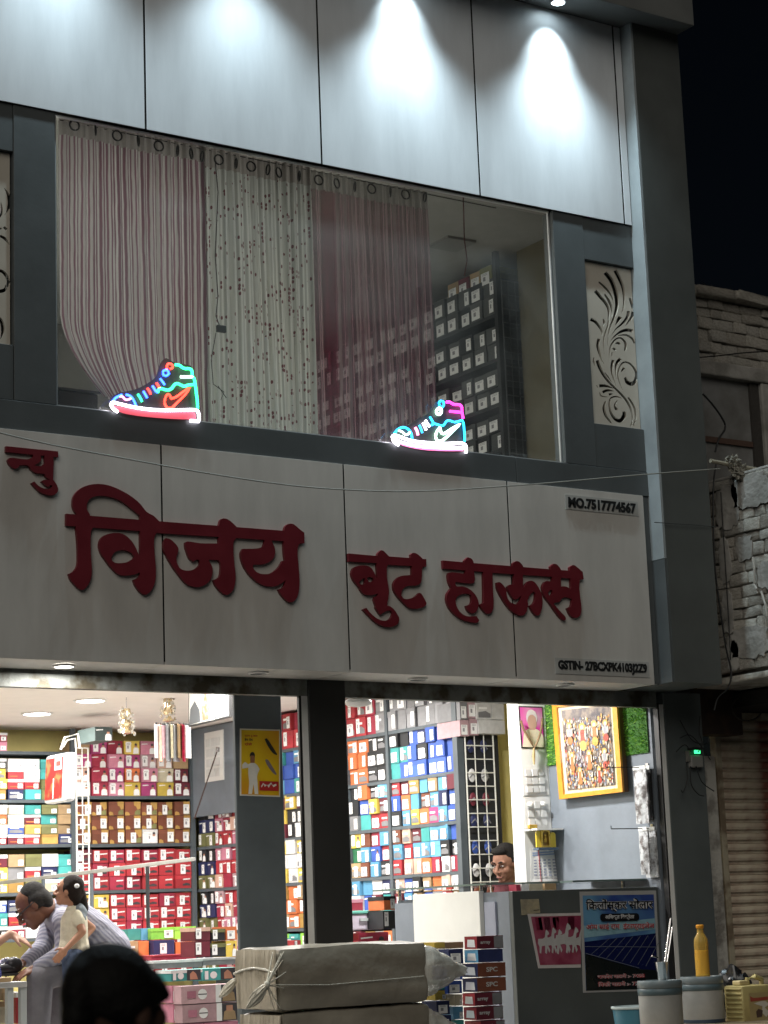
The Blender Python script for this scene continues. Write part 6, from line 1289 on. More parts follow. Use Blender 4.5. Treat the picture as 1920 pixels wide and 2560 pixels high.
def cloth(n, c, sc=5., b=.5, bs=12, rough=.8): return M(n, c, rough, var=.16, scale=sc, bump=min(1, b*1.6), bscale=bs, spec=.15)
left = -rt
# ---- elderly man bending forward
MY = 2.35
def mj(x, y, dy=0.): return J(x, y, MY+dy)
SK1 = M('skin_dark', (.17, .075, .045), .5, var=.12, scale=25, spec=.35)
man = thing('person', 'grey haired man in glasses and pale striped shirt bending over a shoe', 'person', (mj(900, 900).x, MY, FLOOR))
hc = mj(283, 505); hf = (left*.82+Vector((0, 0, -.62))+(-fw)*.12); hu = (left*.55+Vector((0, 0, .82)))
hp, q, R, k = head(hc, hf, hu, .265)
pel, wai, che, nck = mj(930, 905), mj(770, 735), mj(600, 615), mj(455, 520)
sn_, sf_ = mj(560, 640, -.17), mj(470, 585, .17); en, ef = mj(560, 900, -.2), mj(375, 850, .14); wn, wf_ = mj(318, 1035, -.12), mj(215, 985, .06)
hn, hfp = mj(905, 950, -.1), mj(930, 930, .1); kn, kf = mj(345, 1115, -.12), mj(460, 1140, .12); an_, af_ = mj(330, 1640, -.12), mj(470, 1640, .12)
skel = [('c', pel, .13, wai, .125), ('c', wai, .125, che, .12), ('c', che, .11, nck, .062), ('c', nck, .06, q(0, -.03, -.05), .056), ('c', sn_, .05, en, .042), ('c', en, .042, wn, .026), ('c', sf_, .05, ef, .042), ('c', ef, .042, wf_, .026),
  ('c', sn_, .055, sf_, .055), ('c', hn, .085, kn, .058), ('c', hfp, .085, kf, .058), ('c', kn, .056, an_, .036), ('c', kf, .056, af_, .036)]
for a, in ((an_,), (af_,)): skel += [('c', a+Vector((0, 0, -.02)), .035, a+left*.16+Vector((0, 0, -.045)), .03)]
skel += hp+hand(wn, mj(120, 1120, -.1)-wn, Vector((0, 0, -1))+fw*.3, .185, .55, 1.1, -1)+hand(wf_, mj(95, 1035, .05)-wf_, Vector((0, 0, -1)), .18, .6, 1., 1)
body('body', skel, .0065, SK1, man)
face(q, R, k, man, SK1)
GH = M('hair_grey', (.028, .027, .026), .8, spec=.12, var=.5, scale=40, bump=.5, bscale=90, stretch=(1, 1, 4))
body('hair', [('e', q(0, -.04, .052), (.076*k, .078*k, .072*k), R), ('e', q(0, -.07, .0), (.074*k, .05*k, .07*k), R), ('e', q(.06, -.035, .01), (.024*k, .05*k, .05*k), R), ('e', q(-.06, -.035, .01), (.024*k, .05*k, .05*k), R)], .006, GH, man)
MB().tube([q(.018, .092, -.058), q(0, .106, -.055), q(-.018, .092, -.058)], [.004*k, .007*k, .004*k], 6).build('moustache', M('moustache_grey', (.28, .27, .26), .7), man, smooth=True)
gl = thing('eyeglasses', 'thin framed eyeglasses worn by the bending man', 'glasses', q(0, .1, 0)); GF = M('glasses_frame', (.02, .02, .022), .3)
for sx_ in (1, -1):
    MB().tube([q(.036*sx_+.024*math.cos(i*.524), .103, -.002+.017*math.sin(i*.524)) for i in range(13)], .0018, 6).build('rim', GF, gl); MB().tube([q(.06*sx_, .1, .002), q(.078*sx_, .04, .006), q(.082*sx_, -.02, .006)], .0048, 6).build('temple', GF, gl)
    MB().poly([q(.036*sx_+.023*math.cos(i*.524), .1035, -.002+.016*math.sin(i*.524)) for i in range(12)]).build('lens', glass('lens_glass', (1, 1, 1), .12), gl)
MB().tube([q(-.014, .103, 0), q(0, .107, .003), q(.014, .103, 0)], .002, 6).build('bridge', GF, gl)
def shirt_mat():
    mt = cloth('shirt_stripe', (.42, .42, .47), 6, .9, 11); n = mt.node_tree; b_ = n.nodes['Principled BSDF']
    tc = n.nodes.new('ShaderNodeTexCoord'); wv = n.nodes.new('ShaderNodeTexWave'); wv.bands_direction = 'DIAGONAL'; wv.inputs['Scale'].default_value = 16; wv.inputs['Distortion'].default_value = 1.5
    mx = n.nodes.new('ShaderNodeMix'); mx.data_type = 'RGBA'; mx.inputs['A'].default_value = (.36, .36, .41, 1); mx.inputs['B'].default_value = (.2, .2, .26, 1)
    n.links.new(tc.outputs['Object'], wv.inputs['Vector']); n.links.new(wv.outputs['Fac'], mx.inputs['Factor']); n.links.new(mx.outputs['Result'], b_.inputs['Base Color']); return mt
SHM = shirt_mat()
wn2, wf2 = wn.lerp(en, .08), wf_.lerp(ef, .1)
sh = [('c', pel+Vector((0, 0, .02)), .155, wai, .155), ('c', wai, .155, che, .145), ('c', che, .14, nck.lerp(che, .3), .085), ('c', sn_, .075, en, .062), ('c', en, .062, wn2, .046), ('c', sf_, .075, ef, .062), ('c', ef, .062, wf2, .044), ('c', sn_, .085, sf_, .085), ('c', nck.lerp(che, .1), .07, nck.lerp(che, .35), .085)]
body('shirt', sh, .008, SHM, man, 4)
body('trousers', [('c', pel, .148, pel.lerp(wai, .25), .14), ('c', hn, .115, kn, .088), ('c', hfp, .115, kf, .088), ('c', kn, .086, an_+Vector((0, 0, .03)), .075), ('c', kf, .086, af_+Vector((0, 0, .03)), .075)], .009, cloth('trouser_grey', (.16, .155, .17), 6, .5, 9), man, 5)
t = thing('stool', 'plain stool the bending man sits on, hidden behind the girl', 'stool', (pel.x, MY, FLOOR)); sz = pel.z-.16
MB().lathe([(.001, 0), (.17, 0), (.17, -.04), (.001, -.04)], (pel.x, MY, sz), 24).build('seat', DARK, t)
for x, y in ((.12, .12), (-.12, .12), (.12, -.12), (-.12, -.12)): MB().tube([(pel.x+x*.8, MY+y*.8, sz-.03), (pel.x+x, MY+y, FLOOR)], .014, 8).build('leg', DARK, t)
# the shoe being fitted
t = thing('black_shoe', 'black shoe held in the hands of the bending man on the bench', 'shoe', mj(80, 1085, -.05)); s0 = mj(40, 1090, -.04)
mb = MB(); mb.ell(s0+Vector((0, 0, .03)), (.12, .042, .035)); mb.ell(s0+Vector((.06, 0, .055)), (.06, .04, .05)); o_ = mb.build('upper', M('shoe_black', (.015, .015, .018), .35, var=.1), t, smooth=True); tag(o_, kind='stuff')
MB().box(s0+Vector((-.125, -.04, -.012)), s0+Vector((.125, .04, .006))).build('sole', M('shoe_sole', (.03, .03, .03), .6), t, bevel=.006)
MB().tube([mj(60,1000,-.05), mj(110,960,-.05), mj(140,1010,-.05), mj(100,1040,-.05)], .005, 6).build('lace', CABLE, t)
t = thing('silver_wrap', 'crumpled silver and blue paper beside the shoe on the bench', 'paper', mj(60, 1020, .05)); mb = MB(); crumple(mb, mj(62, 1005, .07), (.05, .04, .035), .6, 3); mb.build('crumple', two_tone('silver_paper', (.6, .6, .62), (.08, .09, .3), 20, .5, .6, .3, .3), t)
# ---- girl with a ponytail
GY = 2.0
def gj(x, y, dy=0.): return J(x, y, GY+dy)
SK2 = M('skin_girl', (.38, .19, .115), .5, var=.08, scale=25, spec=.35)
girl = thing('person', 'girl with a ponytail in a cream top standing hand on hip', 'person', (gj(640, 900).x, GY, FLOOR))
gc = gj(590, 372); gf = left*.97+Vector((0, 0, .1))+fw*.18
hp, q, R, k = head(gc, gf, (0, 0, 1), .19)
sn_, sf_ = gj(668, 590, -.06), gj(650, 580, .08); en, ef = gj(712, 725, -.13), gj(795, 690, .16); wn, wf_ = gj(575, 868, -.13), gj(735, 770, .12)
nk, ch, ws, hpz = gj(635, 505), gj(640, 640), gj(640, 800), gj(648, 935)
skel = hp+[('c', nk, .032, q(0, -.025, -.06), .03), ('c', ch, .066, nk, .036), ('c', ws, .062, ch, .068), ('c', hpz, .072, ws, .062), ('c', sn_, .034, sf_, .034), ('c', sn_, .03, en, .025), ('c', en, .025, wn, .017), ('c', sf_, .03, ef, .025), ('c', ef, .025, wf_, .018)]
for dy in (-.05, .05):
    h_, k_2, a_ = gj(640, 960, dy), gj(625, 1300, dy), gj(635, 1690, dy); skel += [('c', h_, .06, k_2, .042), ('c', k_2, .042, a_, .028), ('c', a_, .025, a_+left*.1+Vector((0, 0, -.02)), .022)]
skel += hand(wn, gj(525, 925, -.12)-wn, fw+Vector((0, 0, -.2)), .12, .5, 1., -1)+hand(wf_, gj(690, 800, .1)-wf_, -fw, .12, .4, 1., 1)
body('body', skel, .005, SK2, girl, 4); face(q, R, k, girl, SK2)
HB_ = M('hair_brown', (.018, .012, .009), .7, spec=.15, var=.4, scale=50, bump=.5, bscale=90, stretch=(1, 1, 4))
pt = [gj(655, 335), gj(700, 420), gj(715, 520), gj(690, 585)]
body('hair', [('e', q(0, -.03, .05), (.079*k, .09*k, .078*k), R), ('e', q(0, -.06, .0), (.076*k, .06*k, .08*k), R), ('e', q(.055, -.02, .025), (.03*k, .05*k, .055*k), R), ('e', q(-.055, -.02, .025), (.03*k, .05*k, .055*k), R), ('c', q(0, -.09, .02), .03, pt[1], .036), ('c', pt[1], .036, pt[2], .038), ('c', pt[2], .038, pt[3], .02), ('c', q(0, -.07, -.02), .03, gj(640, 520), .03), ('c', gj(640, 480), .03, gj(650, 580, -.03), .02)], .0055, HB_, girl, 3)
mb = MB(); mb.ell(gj(664, 328, -.105), (.017, .014, .014)); mb.build('hair_tie', PAPER, girl, smooth=True)
CRM = cloth('top_cream', (.62, .57, .44), 5, .5, 14)
body('top', [('c', ch, .085, nk.lerp(ch, .35), .055), ('c', ws, .088, ch, .086), ('c', gj(640, 870), .1, ws, .09), ('c', sn_, .042, sf_, .042), ('c', sn_, .043, sn_.lerp(en, .35), .044), ('c', sf_, .043, sf_.lerp(ef, .35), .042)], .006, CRM, girl, 3)
body('shoulder_yoke', [('c', gj(668, 530, .0), .05, gj(700, 560, -.05), .042), ('c', gj(690, 575, -.06), .035, gj(715, 610, -.09), .025)], .006, cloth('yoke_grey', (.2, .23, .25)), girl, 3)
JN = cloth('jeans', (.07, .095, .15), 10, .4, 20); jp = [('c', gj(650, 905), .09, hpz, .092)]
for dy in (-.05, .05): h_, k_2, a_ = gj(640, 960, dy), gj(625, 1300, dy), gj(635, 1690, dy); jp += [('c', h_, .078, k_2, .056), ('c', k_2, .056, a_+Vector((0, 0, .02)), .045)]
body('jeans', jp, .007, JN, girl, 4)
# ---- customer reaching in from the left
cu = thing('person', 'customer mostly out of frame reaching a hand in from the left', 'person', (J(-420, 900, 2.3).x, 2.3, FLOOR)); SK3 = M('skin_fair', (.5, .29, .21), .5, var=.06, scale=25, spec=.35)
cp, cc, cn, chd = J(-430, 1040, 2.3), J(-420, 640, 2.3), J(-400, 430, 2.3), J(-390, 290, 2.3); w1 = J(85, 742, 2.15); e1 = J(-120, 880, 2.15); s1 = J(-380, 560, 2.15)
hp, q, R, k = head(chd, -left*.9+Vector((0, 0, -.3)), (0, 0, 1), .23)
kk = J(-150, 1100, 2.3)
body('body', hp+[('c', cn, .055, q(0, -.03, -.06), .052), ('c', cc, .12, cn, .07), ('c', cp, .13, cc, .12), ('c', s1, .05, e1, .04), ('c', e1, .038, w1, .024), ('c', J(-380, 560, 2.45), .05, J(-330, 880, 2.5), .04), ('c', J(-330, 880, 2.5), .04, J(-200, 1000, 2.4), .026), ('c', cp, .1, kk, .065), ('c', kk, .06, J(-150, 1600, 2.3), .04)]+hand(w1, J(240, 812, 2.15)-w1, Vector((0, 0, -1))+fw*.5, .175, .22, 1.05, -1), .0065, SK3, cu, 4)
face(q, R, k, cu, SK3); body('hair', [('e', q(0, -.03, .05), (.082*k, .09*k, .08*k), R), ('e', q(0, -.06, 0), (.08*k, .06*k, .08*k), R)], .007, DKH, cu)
body('dress', [('c', cc, .14, cn.lerp(cc, .4), .1), ('c', cp, .16, cc, .14), ('c', s1, .065, s1.lerp(e1, .5), .06), ('c', J(-380, 560, 2.45), .065, J(-340, 800, 2.48), .06), ('c', cp, .14, kk, .12), ('c', kk, .1, J(-150, 1600, 2.3), .1)], .009, cloth('dress_blue', (.08, .09, .3)), cu)
# ---- seller behind the counter
sc_ = Y(1262, 2160, 2.15); se = thing('person', 'seller with short dark hair looking out from behind the counter', 'person', (sc_.x, 2.15, FLOOR)); SK4 = M('skin_brown', (.19, .095, .062), .6, var=.14, scale=25, spec=.2)
hp, q, R, k = head(sc_, -fw*.8-rt*.62+Vector((0, 0, -.1)), (0.02, 0, 1), .255)
tz = sc_.z
B_ = lambda x, y, z: Vector((sc_.x+x, 2.15+y, tz+z))
body('body', hp+[('c', B_(.01, .03, -.2), .056, q(0, -.03, -.06), .054), ('c', B_(0, .04, -.42), .12, B_(.01, .03, -.22), .07), ('c', B_(0, .04, -.8), .13, B_(0, .04, -.42), .12), ('c', B_(-.2, .04, -.3), .05, B_(-.24, .0, -.6), .04), ('c', B_(.2, .04, -.3), .05, B_(.24, .0, -.6), .04), ('c', B_(-.2, .04, -.3), .06, B_(.2, .04, -.3), .06), ('c', B_(-.24, 0, -.6), .04, B_(-.1, -.12, -.72), .026), ('c', B_(.24, 0, -.6), .04, B_(.1, -.12, -.72), .026), ('c', B_(-.09, .04, -.85), .08, B_(-.1, .02, -1.42), .05), ('c', B_(.09, .04, -.85), .08, B_(.1, .02, -1.42), .05)]
  +hand(B_(-.1, -.12, -.72), (.3, -1, -.2), (0, 0, -1), .17, .4, 1., 1)+hand(B_(.1, -.12, -.72), (-.3, -1, -.2), (0, 0, -1), .17, .4, 1., -1), .0062, SK4, se, 4)
face(q, R, k, se, SK4)
body('hair', [('e', q(0, -.03, .055), (.082*k, .092*k, .08*k), R), ('e', q(0, -.06, .01), (.08*k, .058*k, .08*k), R), ('e', q(0, .04, .095), (.06*k, .035*k, .028*k), R), ('e', q(.064, -.02, .03), (.02*k, .035*k, .05*k), R), ('e', q(-.064, -.02, .03), (.02*k, .035*k, .05*k), R)], .005, DKH, se, 3)
body('shirt', [('c', B_(0, .04, -.44), .145, B_(.01, .04, -.19), .075), ('c', B_(0, .04, -.9), .15, B_(0, .04, -.44), .145), ('c', B_(-.2, .04, -.31), .075, B_(.2, .04, -.31), .075), ('c', B_(-.2, .04, -.31), .07, B_(-.24, .01, -.55), .06), ('c', B_(.2, .04, -.31), .07, B_(.24, .01, -.55), .06)], .009, cloth('shirt_maroon', (.07, .018, .022)), se)
# ---- passer-by in the foreground
FY = -6.742
def fj(x, y, dy=0.): return Y(x, y, FY+dy)
fp = thing('person', 'passer by with black hair, dark and close in the lower left', 'person', (fj(285, 2600).x, FY, 0)); SKF = M('skin_shade', (.06, .03, .02), .6, var=.1)
hcF = fj(288, 2520); hfF = rt*.55+fw*.8; hp, q, R, k = head(hcF, hfF, (0, 0, 1), .235)
nz_ = hcF.z; G_ = lambda a, b, z: hcF+rt*a+Vector((fw.x, fw.y, 0))*b+Vector((0, 0, z))
fb = hp+[('c', G_(-.02, 0, -.2), .058, q(0, -.03, -.06), .056), ('c', G_(-.02, 0, -.45), .12, G_(-.02, 0, -.22), .075), ('c', G_(-.02, 0, -.85), .12, G_(-.02, 0, -.45), .125), ('c', G_(-.03, .18, -.3), .055, G_(-.03, -.18, -.3), .055)]
for sgn in (1, -1):
    fb += [('c', G_(-.03, .19*sgn, -.3), .05, G_(-.05, .22*sgn, -.6), .042), ('c', G_(-.05, .22*sgn, -.6), .04, G_(.03, .2*sgn, -.84), .027), ('c', G_(-.02, .09*sgn, -.85), .085, G_(0, .1*sgn, -1.22), .06), ('c', G_(0, .1*sgn, -1.22), .056, G_(-.02, .1*sgn, -1.58), .038), ('c', G_(-.02, .1*sgn, -1.6), .036, G_(.14, .1*sgn, -1.62), .03)]
    fb += hand(G_(.03, .2*sgn, -.84), (.15, 0, -1), (fw*(-sgn)), .18, .35, 1., sgn)
body('body', fb, .0075, SKF, fp)
face(q, R, k, fp, SKF)
BLK = M('hair_jet', (.006, .0055, .005), .75, var=.3, scale=50, bump=.4, bscale=90, spec=.15)
el = lambda px, py, rx_, rz_, ry=.108, dy=0: ('e', fj(px, py, dy), (rx_*.000735, ry, rz_*.000735), Matrix.Rotation(-YAW, 3, 'Z'))
body('hair', [el(272,2470,114,108), el(212,2485,56,92,.1), el(330,2470,76,62,.09), el(375,2480,46,34,.05), el(406,2488,22,16,.03), el(250,2420,70,58,.06), el(205,2540,48,70,.1), el(300,2500,100,80,.11)], .006, BLK, fp, 5)
body('shirt', [('c', G_(-.02, 0, -.46), .15, G_(-.02, 0, -.28), .09), ('c', G_(-.02, 0, -.9), .15, G_(-.02, 0, -.46), .15), ('c', G_(-.03, .18, -.31), .08, G_(-.03, -.18, -.31), .08)]+[('c', G_(-.03, .19*s_, -.31), .072, G_(-.05, .22*s_, -.56), .062) for s_ in (1, -1)], .01, cloth('shirt_dark', (.03, .03, .035)), fp)
body('trousers', [('c', G_(-.02, .09*s_, -.86), .11, G_(0, .1*s_, -1.22), .085) for s_ in (1, -1)]+[('c', G_(0, .1*s_, -1.22), .085, G_(-.02, .1*s_, -1.56), .07) for s_ in (1, -1)], .01, cloth('trouser_dark', (.03, .03, .03)), fp)
# ================================================================== NEIGHBOURING BUILDING, WIRES, TREE
nb = thing('old_building', 'dilapidated stone building with crumbling plaster right of the shop', 'building', (10.6, .8, 0)); NY = .82
PLA = two_tone('old_plaster', (.34, .325, .3), (.2, .19, .17), 5, .4, .65, .85, .5); PLD = two_tone('dark_plaster', (.22, .22, .215), (.13, .125, .115), 4, .4, .7, .85, .3)
STN = [two_tone('stone_a', (.46, .435, .385), (.30, .28, .245), 9, .4, .65, .9, .7), two_tone('stone_b', (.4, .37, .32), (.26, .235, .2), 9, .4, .65, .9, .7), two_tone('stone_c', (.5, .47, .415), (.34, .31, .26), 9, .4, .65, .9, .7)]
ztop = Y(1760, 742, NY).z; zled = Y(1760, 905, NY).z
box('rubble_core', (9.7, NY+.03, 3.2), (12.5, NY+.35, ztop-.03), M('mortar_dark', (.15, .135, .115), .95, bump=.5, bscale=40), nb)
rs = random.Random(21); SM = []
for i in range(9):
    mb = MB(); 
    bm = bmesh.new(); bmesh.ops.create_cube(bm, size=1); bmesh.ops.bevel(bm, geom=bm.edges[:], offset=.09, segments=2, affect='EDGES', profile=.6)
    for v in bm.verts: v.co += Vector((rs.uniform(-.035, .035), rs.uniform(-.03, .03), rs.uniform(-.05, .05)))
    me = bpy.data.meshes.new('brick'); bm.to_mesh(me); bm.free(); me.materials.append(STN[i % 3]); me.polygons.foreach_set('use_smooth', [True]*len(me.polygons)); SM.append(me)
def brick(c, sz, rz=0.):
    o = bpy.data.objects.new('brick', rs.choice(SM)); COL.objects.link(o); o.parent = nb; o.location = Vector(c)-WL[nb]; o.scale = sz; o.rotation_euler = (rs.uniform(-.06, .06), rs.uniform(-.05, .05), rz+rs.uniform(-.05, .05))
z = zled
while z < ztop-.02:
    h = rs.uniform(.06, .095); x = 9.95+rs.uniform(0, .1)
    while x < 11.35:
        w_ = rs.uniform(.1, .24); brick((x+w_/2, NY+.03+rs.uniform(-.01, .02), z+h/2), (w_*.96, .10, h*.93)); x += w_
    z += h
x = 9.9
while x < 11.4: w_ = rs.uniform(.25, .4); brick((x+w_/2, NY+.02, ztop+.02+rs.uniform(-.012, .01)), (w_*.98, .2, .075)); x += w_
# ledge, recessed wall, post, strip
zl_ = Y(1770, 928, NY).z; box('ledge', (9.7, NY-.06, zl_-.045), (12.5, NY+.1, zled+.0), PLA, nb, bevel=.012)
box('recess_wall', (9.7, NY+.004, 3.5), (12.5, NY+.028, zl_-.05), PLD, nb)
xr = Y(1898, 1050, NY).x; box('jamb', (xr, NY-.05, 4.5), (xr+.5, NY+.003, zl_-.046), PLA, nb, bevel=.01); box('jamb_dark_board', (xr-.09, NY-.02, 4.5), (xr-.002, NY+.002, zl_-.05), M('old_wood', (.05, .045, .04), .8, bump=.4, bscale=30), nb)  # darker board along the left edge of the jamb
zs = Y(1830, 1103, NY).z; box('timber_strip', (9.7, NY-.012, zs-.03), (xr-.092, NY+.003, zs+.012), M('timber_brown', (.1, .06, .045), .8, bump=.4, bscale=30), nb)
# projecting parapet with broken plaster
PXX = 9.66; pz0, pz1 = 3.27, 4.60
box('parapet_core', (PXX+.045, -1.0, pz0), (12.2, .6, pz1), M('mortar_dark', (.15, .135, .115), .95, bump=.5, bscale=40), nb)
z = pz0+.03
while z < pz1-.03:
    h = rs.uniform(.065, .1); y = -.98+rs.uniform(0, .08)
    while y < .5:
        w_ = rs.uniform(.09, .27)
        if not (z < pz0+.24 and -.62 < y < -.36): brick((PXX+.045+rs.uniform(-.006, .008), y+w_/2, z+h/2), (.11, w_*.97, h*.95))
        y += w_
    z += h
mb = MB(); rr = random.Random(5)
def patch(y0, y1, z0_, z1_, seed, n=30):
    """a flake of surviving plaster with a broken outline and real thickness"""
    r2 = random.Random(seed); pts = []; 
    for i in range(n): a_ = 2*math.pi*i/n; k2 = r2.uniform(.8, 1.02); pts.append(((y0+y1)/2+(y1-y0)/2*k2*math.copysign(abs(math.cos(a_))**.6, math.cos(a_)), (z0_+z1_)/2+(z1_-z0_)/2*k2*math.copysign(abs(math.sin(a_))**.6, math.sin(a_))))
    flat('plaster_flake', [[Vector(p) for p in pts]], [], lambda u, v, d: (PXX-.010-d, u, v), .008, PLA, nb)
for i, (y0, y1, za, zb2) in enumerate(((-.1,.14,4.25,4.58),(.02,.14,3.9,4.22),(-.42,-.02,4.36,4.6),(.03,.14,3.55,3.86),(-.3,.1,3.36,3.6),(-.5,-.2,3.8,4.0),(.0,.13,3.3,3.52),(-.2,-.03,4.02,4.2),(-.8,-.5,3.7,4.1))): patch(y0, y1, za, zb2, i+3)
box('parapet_lip', (PXX-.07, -1.05, pz0-.05), (PXX+.35, .4, pz0-.005), two_tone('lip_concrete', (.36, .34, .3), (.18, .165, .14), 8, .4, .65, .9, .6), nb, bevel=.012)
box('parapet_top', (PXX-.01, -1.0, pz1+.002), (PXX+.4, .55, pz1+.03), PLA, nb, bevel=.01)
box('slab_underside', (PXX+.36, -1.0, pz0-.16), (12.2, NY, pz0-.06), M('near_black', (.03, .028, .025), .9, bump=.4), nb)  # one near-black colour over the slab underside, shared by the lintel
bw = thing('wooden_bar', 'weathered wooden bar lying across the top of the old parapet', 'beam', Y(1778, 1153, -.12)); MB().tube([Y(1776,1152,-.12), Y(1850,1167,-.12), Y(1935,1184,-.12)], [.014, .018, .02], 8).build('bar', M('bar_wood', (.26, .23, .17), .8, bump=.5, bscale=30), bw)
for i, (x, y, rx2) in enumerate(((1835,1160,.05),(1848,1180,.06),(1858,1195,.045),(1825,1150,.03))):
    t = thing('rag', ['pale','grey','torn','small'][i]+' rag of cloth caught on the wooden bar', 'rag', Y(x, y, -.13)); mb = MB(); crumple(mb, Y(x, y, -.13), (rx2, .03, rx2*.9), .9, 3.2, 20, 14, i*3.1); mb.build('cloth', two_tone('rag_cloth', (.32, .3, .25), (.1, .09, .07), 30, .45, .6, .9, .6), t)
# rolling shutter, post, rusty box
SY = .68; shx0 = Y(1806, 2000, SY).x; zs1 = Y(1830, 1800, SY).z
RUST = two_tone('rusty_slat', (.58, .51, .39), (.27, .1, .07), 1.9, .44, .56, .65, .4, (1, 1, 1.6)); 
rsu = thing('rolling_shutter', 'rusty closed rolling shutter of the old building', 'shutter', (shx0, SY, 0)); ph_ = .0715; z = zs1; prof = [(0, 0), (-.004, .012), (-.016, .022), (-.02, .04), (-.016, .056), (-.004, .064), (.0, .0685)]
mb = MB(); n = len(prof); L_ = 2.2
for (dy, dz) in prof: mb.v += [(0, dy, dz), (L_, dy, dz)]
for i in range(n-1): mb.f.append((2*i, 2*i+1, 2*i+3, 2*i+2)); mb.m.append(0)
mb.v += [(0, .002, -.003), (L_, .002, -.003), (L_, -.007, -.002), (0, -.007, -.002), (0, -.007, .004), (L_, -.007, .004)]; b0 = 2*n; mb.f += [(b0+3, b0+2, b0+5, b0+4), (b0, b0+1, b0+2, b0+3)]; mb.m += [0, 0]
sme = mb.mesh('slat', RUST)
while z > .1:
    z -= ph_; o = bpy.data.objects.new('slat', sme); COL.objects.link(o); o.parent = rsu; o.location = Vector((shx0, SY+rs.uniform(-.002, .002), z))-WL[rsu]
box('backing', (shx0, SY+.012, .05), (shx0+2.2, SY+.03, zs1), BLACK, rsu)
box('top_rail', (shx0-.05, SY-.03, zs1+.004), (shx0+2.2, SY+.06, zs1+.05), two_tone('angle_steel', (.42, .37, .27), (.2, .15, .1), 7), rsu)
box('side_channel', (shx0-.055, SY-.03, .02), (shx0-.006, SY+.03, zs1+.003), two_tone('angle_steel', (.42, .37, .27), (.2, .15, .1), 7), rsu, bevel=.003)
box('lintel', (9.7, SY+.062, zs1+.052), (12.2, SY+.12, 3.5), M('near_black', (.03, .028, .025), .9, bump=.4), nb)
xa, xb = Y(1768, 2000, .62).x, Y(1790, 2000, .62).x
box('concrete_post', (xa-.14, .60, .01), (xb, .9, Y(1770, 1890, .6).z), two_tone('post_concrete', (.55, .53, .48), (.28, .26, .23), 9, .45, .62, .85, .5), nb, bevel=.008)
a, d = Y(1752, 1835, .5), Y(1850, 1710, .5); box('rusty_box', (a.x, .5, a.z), (d.x, .66, d.z), two_tone('rust_dark', (.045, .03, .024), (.09, .05, .035), 6, .5, .7, .8, .4), nb, bevel=.006)
hl = thing('cable_hoop', 'loop of old cable hanging in front of the rusty shutter top', 'cable', Y(1880, 1770, .4)); MB().tube([Y(1858+38*math.cos(i*.35+.4)+10, 1770+32*math.sin(i*.35+.4), .42) for i in range(17)], .006, 6).build('cable', M('cable_old', (.07, .06, .045), .7), hl)
# electric meter with a green light
p = Y(1738, 1900, .36); t = thing('electric_meter', 'small pale meter with a glowing green display on the right pillar', 'meter', p)
MB().box(p+Vector((-.05, -.02, -.05)), p+Vector((.055, .02, .03))).build('case', M('meter_case', (.24, .235, .22), .5), t, bevel=.006); MB().box(p+Vector((-.066, -.012, -.01)), p+Vector((-.051, .02, .062))).build('side_box', M('meter_side', (.17, .165, .15), .6), t)
gq = Y(1743, 1880, .335); MB().box(gq+Vector((-.024, -.002, -.011)), gq+Vector((.026, .004, .012))).build('display', M('green_display', (.05, 1, .3), emit=2.2), t); box('hood', (gq.x-.05, gq.y-.01, gq.z+.0135), (gq.x+.04, gq.y+.04, gq.z+.03), DARK, t)
def wire(label, pts, r=.004, mat=CABLE, name='cable', cat='cable'):
    t = thing(name, label, cat, pts[0]); q = []
    for i in range(len(pts)-1):
        p0 = pts[max(0, i-1)]; p1 = pts[i]; p2 = pts[i+1]; p3 = pts[min(len(pts)-1, i+2)]
        for k in range(6): s_ = k/6; q.append(.5*((2*p1)+(p2-p0)*s_+(2*p0-5*p1+4*p2-p3)*s_*s_+(3*p1-p0-3*p2+p3)*s_**3))
    q.append(pts[-1]); MB().tube(q, r, 6).build('strand', mat, t)
wl_ = lambda pts, y: [Y(px, py, y) for px, py in pts]
wire('long sagging cable crossing in front of the signboard', wl_([(-60,1065),(0,1082),(130,1112),(300,1144),(500,1180),(700,1210),(860,1224),(1050,1228),(1300,1213),(1500,1196),(1650,1183),(1800,1172)], -.25), .0042, M('cable_grey', (.2, .19, .16), .6))
wire('black cable looping down beside the old window recess', wl_([(1757,985),(1780,1010),(1805,1045),(1813,1070),(1797,1098),(1788,1130)], .3), .007)
wire('thin black cable running to the right over the rough stones', wl_([(1745,894),(1800,889),(1860,882),(1930,878)], .45), .005)
wire('long black cable hanging down the edge of the old parapet', wl_([(1790,1160),(1783,1230),(1786,1400),(1800,1520),(1815,1620),(1828,1680),(1820,1720),(1795,1745),(1786,1775)], -.0), .006)
wire('thin cable hanging down over the broken plaster', wl_([(1802,1230),(1806,1300),(1815,1440),(1822,1560),(1826,1650)], .05), .0035)
for i, pts in enumerate(([(1700,1800),(1730,1850),(1765,1860),(1772,1840)],[(1716,1905),(1718,1950),(1708,1980),(1703,1975)],[(1726,1915),(1728,1960),(1745,1985),(1760,1990)],[(1740,1915),(1755,1955),(1785,1978)],[(1750,1790),(1748,1830),(1756,1860),(1745,1880)],[(1700,1845),(1725,1838),(1755,1868),(1776,1900)],[(1690,1880),(1712,1862),(1728,1880)])):
    wire(['uppermost slack wire on the right pillar above the meter','short wire curling left under the meter','wire hanging straight under the meter','wire running from the meter to the concrete post','wire dropping from the rusty box to the meter','wire crossing above the green display','wire tail left of the green display'][i], wl_(pts, .33), .0035)
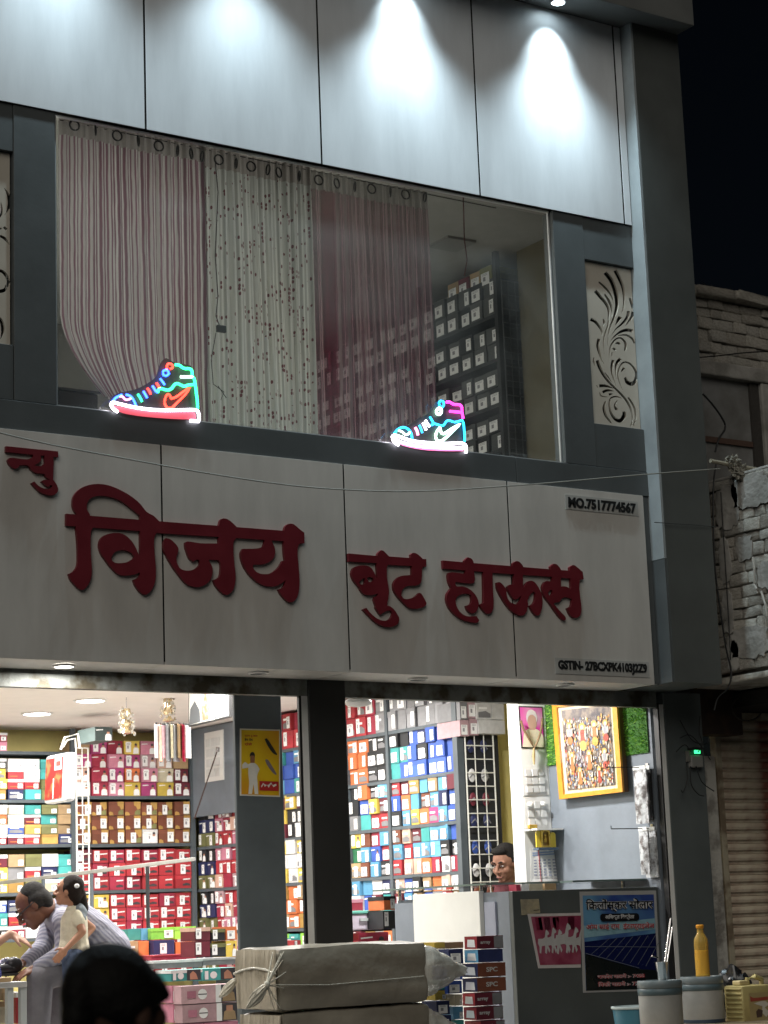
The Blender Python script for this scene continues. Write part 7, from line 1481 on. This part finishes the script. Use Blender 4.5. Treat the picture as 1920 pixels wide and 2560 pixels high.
wire('thin horizontal wire crossing the pilaster joint', wl_([(1636,1306),(1700,1310),(1760,1314),(1790,1318)], -.125), .0028, M('wire_dark_grey', (.03, .03, .03), .6))
for i, (x0, y0, x1, y1) in enumerate(((1882,1392,1886,1460),(1886,1462,1893,1482),(1903,1478,1918,1540))):
    t = thing('bent_rod', ('upper', 'middle', 'lower')[i]+' pale rod sticking out of the broken parapet wall', 'rod', X(x0, y0, PXX-.02)); MB().tube([X(x0,y0,PXX-.035), X((x0+x1)/2+2,(y0+y1)/2,PXX-.04), X(x1,y1,PXX-.035)], .007, 6).build('rod', M('rod_pale', (.42, .4, .36), .7), t)
# dark tree behind the wall
tb = Y(1850, 1100, 6.); tt = thing('tree', 'dark tree crown showing above the old wall against the night sky', 'tree', (tb.x, 6, 0)); cz = Y(1840, 730, 6.).z
MB().tube([(tb.x, 6, 0), (tb.x+.1, 6, cz*.6), (tb.x+.3, 6.1, cz*.9)], [.22, .16, .07], 10).build('trunk', M('bark', (.06, .045, .03), .9, bump=.6), tt)
for sg in (-1, 1): MB().tube([(tb.x+.15, 6, cz*.68), (tb.x+.7*sg, 6.2, cz*.85), (tb.x+1.5*sg, 6.1, cz*.97)], [.09, .06, .02], 8).build('limb', M('bark', (.06, .045, .03), .9, bump=.6), tt)
mb = MB(); rr = random.Random(9); cl_ = [(rr.uniform(-3, 3.4), rr.uniform(-.8, .8), rr.uniform(-1., 0.)+.05) for _ in range(34)]
for k in range(5200):
    cx, cy2, cz2 = rr.choice(cl_); p = Vector((tb.x+.2+cx+rr.gauss(0, .22), 6+cy2+rr.gauss(0, .22), cz+cz2-.11*cx*.9+rr.gauss(0, .13))); a = Vector((rr.uniform(-1, 1), rr.uniform(-1, 1), rr.uniform(-1, 1))).normalized(); b_ = a.orthogonal().normalized(); l_ = rr.uniform(.03, .07)
    mb.add([p-a*l_, p+b_*l_*.4, p+a*l_, p-b_*l_*.4], [(0, 1, 2, 3)], rr.randrange(2))
tag(mb.build('crown', [M('leaf_a', (.05, .06, .03), .6, var=0), M('leaf_b', (.075, .07, .04), .6, var=0)], tt), kind='stuff')
